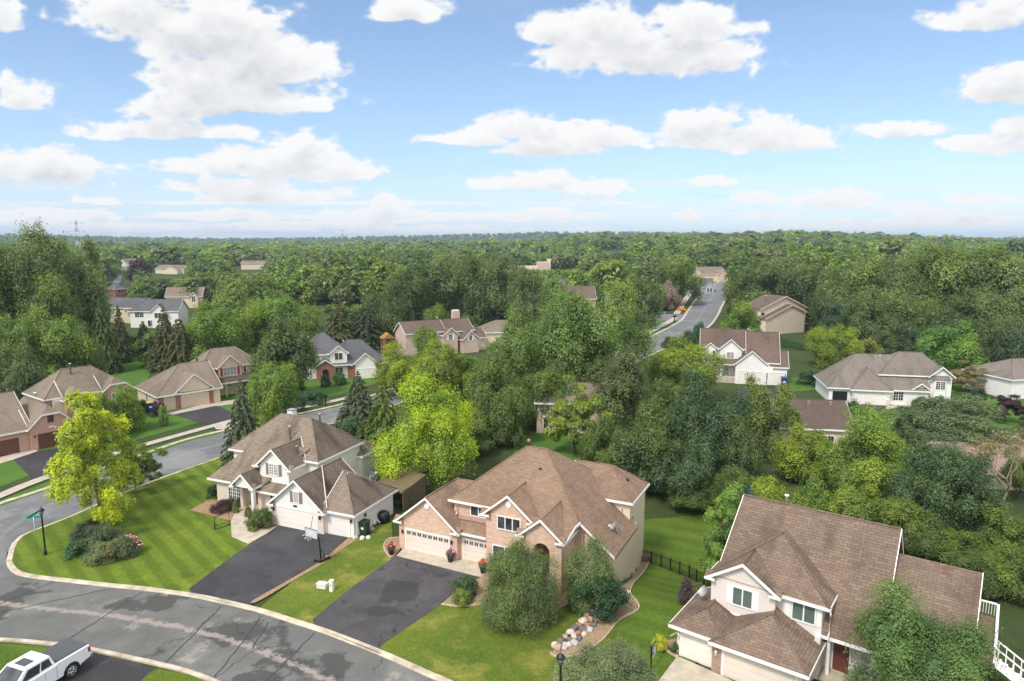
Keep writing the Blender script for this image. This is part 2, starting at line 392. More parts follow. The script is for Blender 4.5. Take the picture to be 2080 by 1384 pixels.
def asphalt(name, c, wear=None, wamt=.0, dark=.5, patch=.55, cracks=True, var=.16, vfade=None):
    m, nt, bs = new_mat(name); p = posv(nt); uv = uvv(nt)
    n = ramp(nt, noise(nt, p, .45, 5, .6), .3, .7, 1 - var, 1 + var)
    v = N(nt, 'ShaderNodeVectorMath', operation='SCALE'); v.inputs[0].default_value = c; nt.links.new(n, v.inputs['Scale']); cc = v.outputs[0]
    pk = ramp(nt, noise(nt, p, .16, 5, .6), .535, .565, 0, patch)
    lt = ramp(nt, noise(nt, p, .10, 6, .68), 0.50, .58, 0, .6); cc = mixc(nt, cc, tuple(x * 1.5 for x in c), lt)
    cc = mixc(nt, cc, tuple(x * dark for x in c), pk)
    if wear:
        sx = N(nt, 'ShaderNodeSeparateXYZ'); nt.links.new(uv, sx.inputs[0])
        a = N(nt, 'ShaderNodeMath', operation='SUBTRACT'); nt.links.new(sx.outputs[1], a.inputs[0]); a.inputs[1].default_value = .5
        a2 = N(nt, 'ShaderNodeMath', operation='ABSOLUTE'); nt.links.new(a.outputs[0], a2.inputs[0])
        nn = noise(nt, p, 1.6, 5, .7)
        k = N(nt, 'ShaderNodeMath', operation='MULTIPLY_ADD'); nt.links.new(nn, k.inputs[0]); k.inputs[1].default_value = .22; nt.links.new(a2.outputs[0], k.inputs[2])
        band = ramp(nt, k.outputs[0], .125, .155, wamt, 0)
        cc = mixc(nt, cc, wear, band)
        ed = ramp(nt, noise(nt, p, .24, 6, .72), .585, .64, 0, wamt * .8)
        cc = mixc(nt, cc, wear, ed)
    if cracks:
        vo = N(nt, 'ShaderNodeTexVoronoi', feature='DISTANCE_TO_EDGE'); vo.inputs['Scale'].default_value = .17
        mp = N(nt, 'ShaderNodeVectorMath', operation='ADD'); nt.links.new(p, mp.inputs[0])
        nz = N(nt, 'ShaderNodeTexNoise'); nz.inputs['Scale'].default_value = .5; nz.inputs['Detail'].default_value = 4; nt.links.new(p, nz.inputs['Vector'])
        sc_ = N(nt, 'ShaderNodeVectorMath', operation='SCALE'); sc_.inputs['Scale'].default_value = 2.5; nt.links.new(nz.outputs['Color'], sc_.inputs[0])
        nt.links.new(sc_.outputs[0], mp.inputs[1]); nt.links.new(mp.outputs[0], vo.inputs['Vector'])
        ck = ramp(nt, vo.outputs['Distance'], .004, .011, .75, 0)
        ck2 = ramp(nt, noise(nt, p, .09, 2), .48, .55, 0, 1)
        mu = N(nt, 'ShaderNodeMath', operation='MULTIPLY'); nt.links.new(ck, mu.inputs[0]); nt.links.new(ck2, mu.inputs[1])
        cc = mixc(nt, cc, tuple(x * .3 for x in c), mu.outputs[0])
    f = noise(nt, p, 18, 3, .7); k = ramp(nt, f, .3, .7, .85, 1.15)
    v = N(nt, 'ShaderNodeVectorMath', operation='SCALE'); nt.links.new(cc, v.inputs[0]); nt.links.new(k, v.inputs['Scale'])
    nt.links.new(v.outputs[0], bs.inputs['Base Color']); bs.inputs['Roughness'].default_value = .85; bs.inputs['Specular IOR Level'].default_value = .25
    return m
A_road = asphalt('road_asphalt', (.130, .130, .122), (.33, .285, .255), .72, .45, .85)
A_road2 = asphalt('street_asphalt', (.155, .158, .16), (.24, .24, .24), .5, .72, .5)
A_drive = asphalt('driveway_sealcoat', (.052, .050, .054), None, 0, .55, .5, True, .22)
A_drive2 = asphalt('worn_driveway', (.068, .064, .067), None, 0, .5, .7, True, .25)
A_dark = asphalt('fresh_driveway', (.045, .04, .047), None, 0, .8, .3, False, .08)
A_seal = plain('crack_sealant', (.035, .036, .037), .8, 0, .2)

Gr_main = grass('ground_cover', (.060, .085, .028), (.042, .064, .022), (.10, .10, .04), None, .5)
Gr_str = grass('striped_lawn', (.122, .180, .022), (.098, .150, .019), (.175, .205, .026), (-43.1, 1.7, .145), .9)
Gr_mid = grass('worn_lawn', (.138, .178, .026), (.088, .136, .02), (.27, .25, .06), None, .85)
Gr_dk = grass('dark_lawn', (.098, .155, .022), (.076, .124, .018), (.13, .17, .026), (-62, 2.4, .08), .5)  # deeper green grass with faint broad stripes
Gr_far = grass('far_lawn', (.085, .175, .03), (.065, .14, .025), (.13, .19, .04), None, .4)

# ------------------------------------------------------------------ ground: one sheet out to the horizon
def make_ground():
    rad = np.r_[0.5, np.arange(4, 130, 1.6), np.geomspace(130, 7000, 90)]
    ang = np.r_[np.linspace(-58, 58, 260), np.linspace(62, 298, 60)]
    A, Rr = np.meshgrid(np.radians(ang), rad); X = Rr * np.sin(A); Y = Rr * np.cos(A); Z = terr(X, Y)
    nr, na = X.shape; V = np.c_[X.ravel(), Y.ravel(), Z.ravel()]
    i, j = np.meshgrid(np.arange(nr - 1), np.arange(na), indexing='ij'); j2 = (j + 1) % na
    F = np.c_[(i * na + j).ravel(), (i * na + j2).ravel(), ((i + 1) * na + j2).ravel(), ((i + 1) * na + j).ravel()][:, ::-1]
    me = bpy.data.meshes.new('ground'); me.from_pydata(V.tolist(), [], F.tolist()); me.materials.append(Gr_main)
    me.polygons.foreach_set('use_smooth', [True] * len(me.polygons)); me.update()
    if me.polygons[len(me.polygons) // 2].normal.z < 0: me.flip_normals()
    o = bpy.data.objects.new('ground', me); col.objects.link(o); tag(o, kind='structure')
make_ground()

# ------------------------------------------------------------------ sky: a far cloud shell seen against the sky texture
CLOUDS = [  # photo pixel centre, half width, half height
 (300,10,150,50),(430,60,180,75),(540,120,130,70),(400,150,110,50),(500,190,190,45),(380,215,170,32),(570,215,115,28),(300,262,150,24),(410,275,120,18),
 (45,195,62,30),(10,30,45,38),(600,300,70,42),(560,330,150,34),(690,345,60,28),(430,340,100,18),(110,345,145,32),(20,335,60,26),
 (830,18,78,26),(1130,60,75,34),(1230,55,130,48),(1330,110,200,52),(1420,55,95,50),(1180,120,90,30),(1470,110,80,42),
 (1075,255,110,30),(960,285,100,15),(1110,295,120,28),(1250,275,110,26),(1430,265,95,36),(1520,275,150,34),(1620,285,80,24),(1440,292,120,14),
 (1110,368,110,22),(1190,378,80,18),(1020,382,70,12),(1435,375,60,12),(1540,408,62,14),(1700,402,100,18),(1760,405,45,14),
 (2030,180,92,36),(2070,160,50,28),(1990,35,95,30),(2060,15,60,30),(2010,290,95,28),(1830,265,110,16),(2065,262,50,24),
 (480,378,120,18),(540,395,170,18),(790,415,50,18),(200,405,70,10),(430,440,130,12),(120,440,170,16),(640,460,140,12),(760,435,100,12),
 (1120,435,70,12),(1060,445,110,9),(1390,440,32,10),(1880,430,55,12),(1780,455,110,12),(1960,447,100,14),(1200,470,90,8),(1650,462,140,9),(900,470,220,8),(350,468,300,9),(1560,440,70,7),(2000,400,80,10)]
def make_sky():
    az = np.r_[np.linspace(-75, -39, 40), np.linspace(-38.8, 38.8, 660), np.linspace(39, 75, 40)]
    el = np.r_[np.linspace(-1.5, 22, 250), np.linspace(22.4, 62, 50)]
    A, E = np.meshgrid(np.radians(az), np.radians(el))
    dx, dy, dz = np.cos(E) * np.sin(A), np.cos(E) * np.cos(A), np.sin(E)
    s, t = dx / dy, dz / dy
    f = np.full(s.shape, -9.0)
    warpx = (fbm(s * 9 + 3, t * 16, 4) - .5) * .05; warpy = (fbm(s * 9 + 50, t * 16 + 9, 4) - .5) * .022
    for cx, cy, hw, hh in CLOUDS:
        d = ray(cx, cy); s0, t0 = d[0] / d[1], d[2] / d[1]; w = hw / FPX * 1.12; h = hh / FPX * 1.18
        u = (s + warpx - s0) / w; v = (t + warpy - t0 + h * .25) / h; v = np.where(v < 0, v * 1.9, v / 1.25)
        f = np.maximum(f, 1 - np.sqrt(u * u + v * v))
    # clouds the frame does not show, above and to the sides
    rs = np.random.RandomState(3)
    for k in range(46):
        a0 = rs.uniform(-70, 70); e0 = rs.uniform(3, 55)
        if abs(a0) < 42 and e0 < 23: continue
        s0 = math.tan(R(a0)); t0 = math.tan(R(e0)) / math.cos(R(a0)); w = rs.uniform(.08, .2); h = w * .3
        u = (s - s0) / w; v = (t - t0) / h; f = np.maximum(f, 1 - np.sqrt(u * u + v * v))
    px, py = s / (t + .16), 1 / (t + .16)
    n1 = fbm(px * 9, py * 9, 6, .55); n2 = fbm(s * 34, t * 58, 5, .55)
    n3 = 1 - np.abs(2 * fbm(s * 22 + 7, t * 34 + 3, 5, .55) - 1)
    den = f + (n1 - .5) * .6 + (n2 - .5) * .75 + (n3 - .72) * .55
    wisp = (fbm(px * 2.2 + 9, py * 6 + 4, 6, .6) - .53) * 2.2
    low = sstep(.12, .01, t)                      # thin layered cloud towards the horizon
    strat = (fbm(s * 4.2, t * 95, 5, .55) - .47) * 6.0 * low
    alpha = np.clip(sstep(-.05, .38, den), 0, 1) * .98
    alpha = np.maximum(alpha, np.clip(wisp, 0, 1) * .30)
    alpha = np.maximum(alpha, np.clip(strat, 0, 1) * .85)
    veil = .70 * np.exp(-np.maximum(t, 0) / .17)
    alpha = alpha + (1 - alpha) * veil
    # light from above: how much cloud lies over a point
    rows = len(el); dt = np.gradient(t, axis=0); thick = np.clip(den + .05, 0, 1.1)
    cum = np.cumsum((thick * dt)[::-1], axis=0)[::-1]; above = np.zeros_like(cum)
    sh = np.maximum(3, (np.array([.016] * rows) / np.gradient(R(1) * el)).astype(int))
    for i in range(rows): above[i] = cum[i] - cum[min(i + sh[i] * 2, rows - 1)]
    shade = np.clip(1.1 - above * 30.0, .0, 1)
    shade = np.clip(shade + (n2 - .5) * .5 + (n3 - .72) * .7 + .12, 0, 1)
    br = .63 + .37 * shade ** .8
    warm = np.stack([br * (.955 + .045 * shade), br * (.975 + .02 * shade), br * (1.02 - .03 * shade)], -1)
    hz = np.stack([np.full_like(br, .50), np.full_like(br, .68), np.full_like(br, .97)], -1)
    k = np.clip(np.maximum(sstep(-.05, .3, den), np.clip(strat, 0, 1)), 0, 1)[..., None]
    colr = warm * k + hz * (1 - k)
    rad = 12000.0; ne, na = s.shape
    V = np.c_[(dx * rad).ravel(), (dy * rad).ravel(), (dz * rad + CAM_H).ravel()]
    i, j = np.meshgrid(np.arange(ne - 1), np.arange(na - 1), indexing='ij')
    F = np.c_[(i * na + j).ravel(), (i * na + j + 1).ravel(), ((i + 1) * na + j + 1).ravel(), ((i + 1) * na + j).ravel()]
    me = bpy.data.meshes.new('sky')
    me.vertices.add(len(V)); me.vertices.foreach_set('co', V.ravel().astype(np.float32))
    me.loops.add(F.size); me.loops.foreach_set('vertex_index', F.ravel().astype(np.int32))
    me.polygons.add(len(F)); me.polygons.foreach_set('loop_start', np.arange(0, F.size, 4, dtype=np.int32)); me.update(calc_edges=True)
    ca = me.attributes.new('cloud', 'FLOAT_COLOR', 'POINT')
    ca.data.foreach_set('color', np.c_[colr.reshape(-1, 3), np.clip(alpha, 0, 1).ravel()].astype(np.float32).ravel())
    m, nt, bs = new_mat('sky_clouds'); nt.nodes.remove(bs)
    at = N(nt, 'ShaderNodeAttribute', attribute_name='cloud'); em = N(nt, 'ShaderNodeEmission'); em.inputs['Strength'].default_value = .465
    tr = N(nt, 'ShaderNodeBsdfTransparent'); mx = N(nt, 'ShaderNodeMixShader')
    nt.links.new(at.outputs['Color'], em.inputs[0]); nt.links.new(at.outputs['Alpha'], mx.inputs[0])
    nt.links.new(tr.outputs[0], mx.inputs[1]); nt.links.new(em.outputs[0], mx.inputs[2]); nt.links.new(mx.outputs[0], nt.nodes['Material Output'].inputs[0])
    m.cycles.emission_sampling = 'NONE'
    me.materials.append(m); me.polygons.foreach_set('use_smooth', [True] * len(F))
    o = bpy.data.objects.new('sky', me); col.objects.link(o); tag(o, kind='structure')
make_sky()

# ------------------------------------------------------------------ roads, kerbs, walks, drives, lawns
gp = lambda L: [G(*p) for p in L]
top_k = smooth_line(gp([(-420,1190),(-200,1180),(-40,1172),(20,1166),(66,1176),(153,1186),(222,1194),(286,1200),(345,1208),(409,1218),(520,1244),(592,1267),(655,1287),(720,1312),(765,1330),(822,1355),(870,1377),(905,1392),(1010,1450),(1150,1560)]))
bot_k = smooth_line(gp([(-420,1300),(-200,1293),(0,1296),(128,1307),(179,1314),(256,1330),(338,1348),(384,1360),(445,1383),(560,1440),(720,1540),(860,1700)]))
strip('road', top_k, bot_k, .02, A_road, 120, 8)
brk = smooth_line(gp([(66,1176),(33,1169),(15,1153),(14,1132),(38,1091),(128,1055),(288,986),(452,927),(560,890),(667,862),(705,854),(760,838),(830,812)]))
blk = smooth_line(gp([(-420,1172),(-150,1090),(0,1026),(76,1001),(298,923),(379,895),(468,873),(560,850),(617,840),(685,825),(740,810),(800,790)]))
strip('side_street', smooth_line(gp([(-420,1202),(-60,1178),(33,1170),(15,1153),(14,1132),(38,1091),(128,1055),(288,986),(452,927),(560,890),(667,862),(705,854),(760,838),(830,812)])), blk, .026, A_road2, 110, 6)
lawn_join = np.array(list(reversed(brk.tolist())) + top_k[np.searchsorted(top_k[:, 0], G(66, 1176)[0]):].tolist())
kerb('kerb', lawn_join, .46, .13, M_kerb, side=1)
kerb('kerb', bot_k, .46, .13, M_kerb, side=-1)
kerb('kerb', blk, .5, .13, M_kerb, side=1)
clk = smooth_line(gp([(1150,760),(1230,728),(1290,701),(1333,681),(1375,659),(1390,648),(1402,632),(1432,604),(1465,592),(1490,588)]), 3)
crk = smooth_line(gp([(1240,760),(1330,716),(1388,690),(1434,666),(1454,644),(1463,630),(1478,613),(1492,602),(1540,593)]), 3)
strip('far_street', clk, crk, .02, A_road2, 70, 4)
kerb('kerb', clk, .9, .13, M_walk, side=1); kerb('kerb', crk, .9, .13, M_walk, side=-1)
strip('far_street', smooth_line(gp([(1300,652),(1380,652)]), 3), smooth_line(gp([(1300,640),(1392,640)]), 3), .03, A_road2, 12, 2)
strip('lane', smooth_line(gp([(218,592),(232,572),(240,555),(252,545)]), 4), smooth_line(gp([(236,592),(246,572),(258,555),(268,545)]), 4), .03, A_road2, 20, 2)
def walkway(name, L, w, mat=M_walk, z=.11):
    c = smooth_line(gp(L), 2); t = np.gradient(c, axis=0); t /= np.linalg.norm(t, axis=1)[:, None]; n = np.c_[-t[:, 1], t[:, 0]] * w / 2
    strip(name, c + n, c - n, z, mat, max(8, len(c)), 1)
walkway('sidewalk', [(-60,1033),(0,1009),(61,983),(150,952),(243,920),(329,895),(430,867),(500,848)], 1.5)
walkway('sidewalk', [(560,838),(620,828),(690,813),(740,800)], 1.5)
walkway('sidewalk', [(1290,692),(1318,676),(1345,662),(1372,647)], 2.2)
walkway('sidewalk', [(1374,640),(1390,620),(1412,601),(1450,590)], 2.4)
# lawns
kin = lambda L: L
lj = [tuple(p) for p in lawn_join]
i0 = min(range(len(lj)), key=lambda i: (lj[i][0] - G(452,927)[0]) ** 2 + (lj[i][1] - G(452,927)[1]) ** 2)
i1 = min(range(len(lj)), key=lambda i: (lj[i][0] - G(430,1222)[0]) ** 2 + (lj[i][1] - G(430,1222)[1]) ** 2)
i2 = min(range(len(lj)), key=lambda i: (lj[i][0] - G(512,1240)[0]) ** 2 + (lj[i][1] - G(512,1240)[1]) ** 2)
off = lambda P, d: [(p[0], p[1] + d) for p in P]
sheet('lawn', off(lj[i0:i1], .25) + gp([(520,1145),(590,1085),(566,1060),(520,930),(470,915)]), .10, Gr_str, px=False)
sheet('lawn', off(lj[i2:], .25) + gp([(1330,1440),(1200,1350),(1150,1322),(1190,1262),(1180,1200),(900,1150),(800,1130),(795,1050),(770,1030),(706,1096)]), .10, Gr_mid, px=False)
sheet('lawn', [(-60,1012),(0,990),(61,966),(243,903),(430,852),(520,820),(520,800),(430,800),(250,800),(150,880),(30,915),(-100,960)], .03, Gr_far)
sheet('lawn', [(-100,1060),(0,1019),(61,993),(243,930),(329,904),(430,876),(455,880),(379,898),(298,926),(76,1003),(0,1029),(-100,1075)], .05, Gr_far)
sheet('lawn', [(560,826),(690,802),(760,780),(800,760),(600,760),(540,800)], .03, Gr_far)
sheet('lawn', [(560,848),(620,836),(690,821),(740,808),(738,812),(685,827),(617,842),(562,853)], .05, Gr_far)
sheet('lawn', [(1180,745),(1318,670),(1350,656),(1330,640),(1250,640),(1200,690)], .03, Gr_far)
sheet('lawn', [(1290,700),(1325,680),(1378,652),(1390,651),(1333,683),(1295,702)], .05, Gr_far)
sheet('lawn', [(1340,637),(1370,637),(1400,605),(1450,588),(1500,585),(1500,570),(1420,575),(1340,610)], .03, Gr_far)
sheet('lawn', [(1380,638),(1398,632),(1432,604),(1440,598),(1420,602)], .05, Gr_far)
sheet('lawn', [(1660,830),(1880,818),(2080,800),(2080,860),(1990,900),(1700,900)], .03, Gr_far)
sheet('lawn', [(1860,700),(2010,740),(2000,790),(1900,800)], .04, Gr_far)
sheet('lawn', [(215,600),(232,588),(225,575),(190,580)], .03, Gr_far)
sheet('lawn', [(170,800),(290,800),(330,690),(230,700)], .04, Gr_far)
sheet('lawn', [(1020,960),(1180,960),(1180,860),(1080,860)], .05, Gr_far)
sheet('lawn', [(1560,800),(1690,790),(1690,760),(1600,770)], .04, Gr_far)
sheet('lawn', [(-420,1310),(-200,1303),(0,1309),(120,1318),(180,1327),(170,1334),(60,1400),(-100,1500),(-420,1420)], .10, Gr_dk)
sheet('lawn', [(322,1361),(384,1373),(440,1396),(520,1440),(460,1480),(280,1400),(290,1372)], .10, Gr_mid)
# the side yard that falls away between two houses (follows the ground)
def drape(name, x0, x1, y0, y1, z, mat, clip=None, st=.8):
    xs = np.arange(x0, x1, st); ys = np.arange(y0, y1, st); V = []; F = []
    for y in ys:
        for x in xs: V.append((x, y, T(x, y) + z))
    n = len(xs)
    for i in range(len(ys) - 1):
        for j in range(n - 1):
            c = (xs[j] + st / 2, ys[i] + st / 2)
            if clip is None or clip(*c): F.append((i * n + j, i * n + j + 1, (i + 1) * n + j + 1, (i + 1) * n + j))
    me = bpy.data.meshes.new(name); me.from_pydata(V, [], F); me.materials.append(mat)
    o = bpy.data.objects.new(name, me); col.objects.link(o); return tag(o, kind='structure')
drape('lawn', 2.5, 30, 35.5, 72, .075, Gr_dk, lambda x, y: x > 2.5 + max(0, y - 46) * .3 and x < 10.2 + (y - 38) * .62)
def Gt(px, py):                                  # pixel -> the sloping ground
    x, y = G(px, py)
    for _ in range(12):
        x, y = G(px, py, T(x, y))
    return (x, y)
def bed(name, pts, mat, z=.13):
    """a planted or gravelled bed: filled outline laid over the ground"""
    P = smooth_line([Gt(*p) for p in pts + pts[:1]], .5)[:-1]
    lo, hi = P.min(0), P.max(0); grid = [Vector((x, y)) for x in np.arange(lo[0], hi[0], .8) for y in np.arange(lo[1], hi[1], .8)]
    V = [Vector(p) for p in P]; n = len(V)
    vo, eo, fo, *_ = delaunay_2d_cdt(V + grid, [(i, (i + 1) % n) for i in range(n)], [list(range(n))], 1, 1e-4)
    me = bpy.data.meshes.new(name); me.from_pydata([(v.x, v.y, T(v.x, v.y) + z) for v in vo], [], [list(f) for f in fo])
    if me.polygons[0].normal.z < 0: me.flip_normals()
    me.materials.append(mat); o = bpy.data.objects.new(name, me); col.objects.link(o); return tag(o, kind='structure')
def edging(pts):
    c = smooth_line([Gt(*p) for p in pts], .4); kerb('edging', c, .16, .2, M_edging, 1)
sheet('driveway', [(566,1068),(706,1094),(655,1142),(580,1187),(515,1226),(508,1238),(392,1212),(384,1199),(480,1127),(540,1086)], .125, A_drive)
sheet('driveway', [(805,1131),(965,1172),(975,1176),(955,1182),(925,1206),(892,1232),(850,1262),(800,1296),(772,1315),(775,1332),(640,1278),(635,1261),(720,1192)], .125, A_drive2)
sheet('driveway_apron', [(820,1116),(930,1142),(944,1136),(995,1152),(978,1176),(965,1173),(805,1132)], .135, M_concrete)
for a, b_ in (((852,1124),(838,1141)), ((885,1132),(873,1150)), ((931,1142),(912,1160)), ((960,1143),(942,1167))):
    A, B = G(*a), G(*b_); n = Vector((B[1] - A[1], A[0] - B[0])).normalized() * .02
    sheet('apron_joint', [(A[0] + n.x, A[1] + n.y), (B[0] + n.x, B[1] + n.y), (B[0] - n.x, B[1] - n.y), (A[0] - n.x, A[1] - n.y)], .14, M_edging, px=False)
sheet('walk', [(469,1063),(471,1093),(504,1108),(541,1087),(566,1070),(539,1076),(520,1080),(505,1068),(502,1045),(480,1038)], .135, M_concrete)
sheet('driveway', [(352,843),(440,825),(470,838),(470,856),(432,867)], .07, A_dark)
sheet('driveway_apron', [(335,842),(430,818),(500,810),(500,818),(440,826),(352,844)], .06, M_walk)
sheet('driveway_apron', [(432,867),(470,856),(505,848),(505,862),(462,874),(440,874)], .115, M_walk)
sheet('driveway', [(25,933),(72,918),(200,900),(215,920),(130,962),(66,985),(60,968)], .06, A_dark)
sheet('driveway_apron', [(-60,950),(0,930),(72,910),(76,918),(26,935),(-60,962)], .07, M_concrete)
sheet('driveway', [(172,1327),(250,1343),(320,1361),(300,1372),(281,1392),(200,1440),(60,1480),(60,1400),(110,1365)], .105, A_drive)
sheet('driveway', [(1376,1336),(1448,1368),(1560,1420),(1500,1500),(1340,1420),(1335,1390)], .125, M_concrete)
sheet('driveway', [(1716,818),(1800,826),(1770,850),(1720,860),(1690,840)], .06, A_drive)
sheet('walk', [(1800,826),(1870,815),(1885,822),(1800,832)], .07, M_walk)
sheet('driveway', [(1500,790),(1600,790),(1560,850),(1480,850)], .05, A_dark)
bed('rock_bed', [(385,1040),(402,1030),(430,1018),(470,1030),(500,1040),(486,1050),(468,1060),(430,1050),(400,1042)], M_mulch)
bed('rock_bed', [(505,1060),(530,1052),(556,1070),(540,1080),(515,1076)], M_mulch)
bed('rock_bed', [(706,1096),(722,1098),(735,1092),(690,1122),(655,1148),(600,1180),(530,1222),(512,1228),(515,1222),(580,1185),(655,1140)], M_mulch)
bed('rock_bed', [(778,1108),(790,1096),(812,1095),(814,1114),(806,1128),(792,1136),(780,1122)], M_mulch, .14)
edging([(812,1094),(790,1096),(778,1108),(780,1122),(792,1137)])
bed('rock_bed', [(896,1232),(938,1235),(979,1231),(1000,1242),(1060,1272),(1110,1262),(1137,1238),(1160,1232),(1185,1243),(1196,1257),(1180,1280),(1150,1305),(1122,1327),(1130,1335),(1172,1331),(1220,1303),(1255,1262),(1293,1241),(1290,1224),(1277,1206),(1290,1180),(1315,1145),(1302,1140),(1260,1195),(1160,1205),(1000,1165),(976,1176),(925,1207)], M_rockmulch, .14)
edging([(896,1232),(938,1236),(979,1231)]); edging([(1137,1238),(1160,1232),(1185,1243),(1196,1257)])
edging([(1315,1145),(1290,1180),(1277,1206),(1290,1224),(1293,1241),(1255,1262),(1220,1303),(1172,1332),(1130,1336),(1121,1328)])
bed('rock_bed', [(1345,1308),(1362,1322),(1378,1338),(1382,1326),(1380,1300)], M_mulch, .13)
edging([(1376,1287),(1358,1296)]); edging([(1336,1310),(1350,1324),(1376,1340)])
# dark sealed joints across the road
def sealed_joint(a, b_, w=.045):
    A, B = Vector(G(*a)), Vector(G(*b_)); d = (B - A); n = Vector((-d.y, d.x)).normalized() * w; rr = random.Random(int(a[0]))
    L = []; Rr = []
    for i in range(9):
        p = A + d * i / 8 + n * rr.uniform(-1.5, 1.5); L.append((p.x + n.x, p.y + n.y)); Rr.append((p.x - n.x, p.y - n.y))
    strip('road_joint', L, Rr, .031, A_seal, 9, 1)
for a, b_ in (((110,1182),(-30,1240)), ((225,1196),(0,1245)), ((290,1203),(130,1306)), ((450,1232),(335,1347)), ((530,1252),(505,1290)), ((640,1287),(540,1384)), ((505,1290),(430,1384)), ((545,1265),(512,1320))):
    sealed_joint(a, b_)
for a, b_ in (((470,1165),(440,1180)), ((440,1180),(520,1197)), ((700,1250),(735,1268)), ((735,1268),(770,1255)), ((735,1268),(690,1285)), ((750,1220),(728,1250))):
    A, B = Vector(G(*a)), Vector(G(*b_)); n = Vector((B.y - A.y, A.x - B.x)).normalized() * .03
    strip('driveway_crack', [A + n, B + n], [A - n, B - n], .131, A_seal, 4, 1)

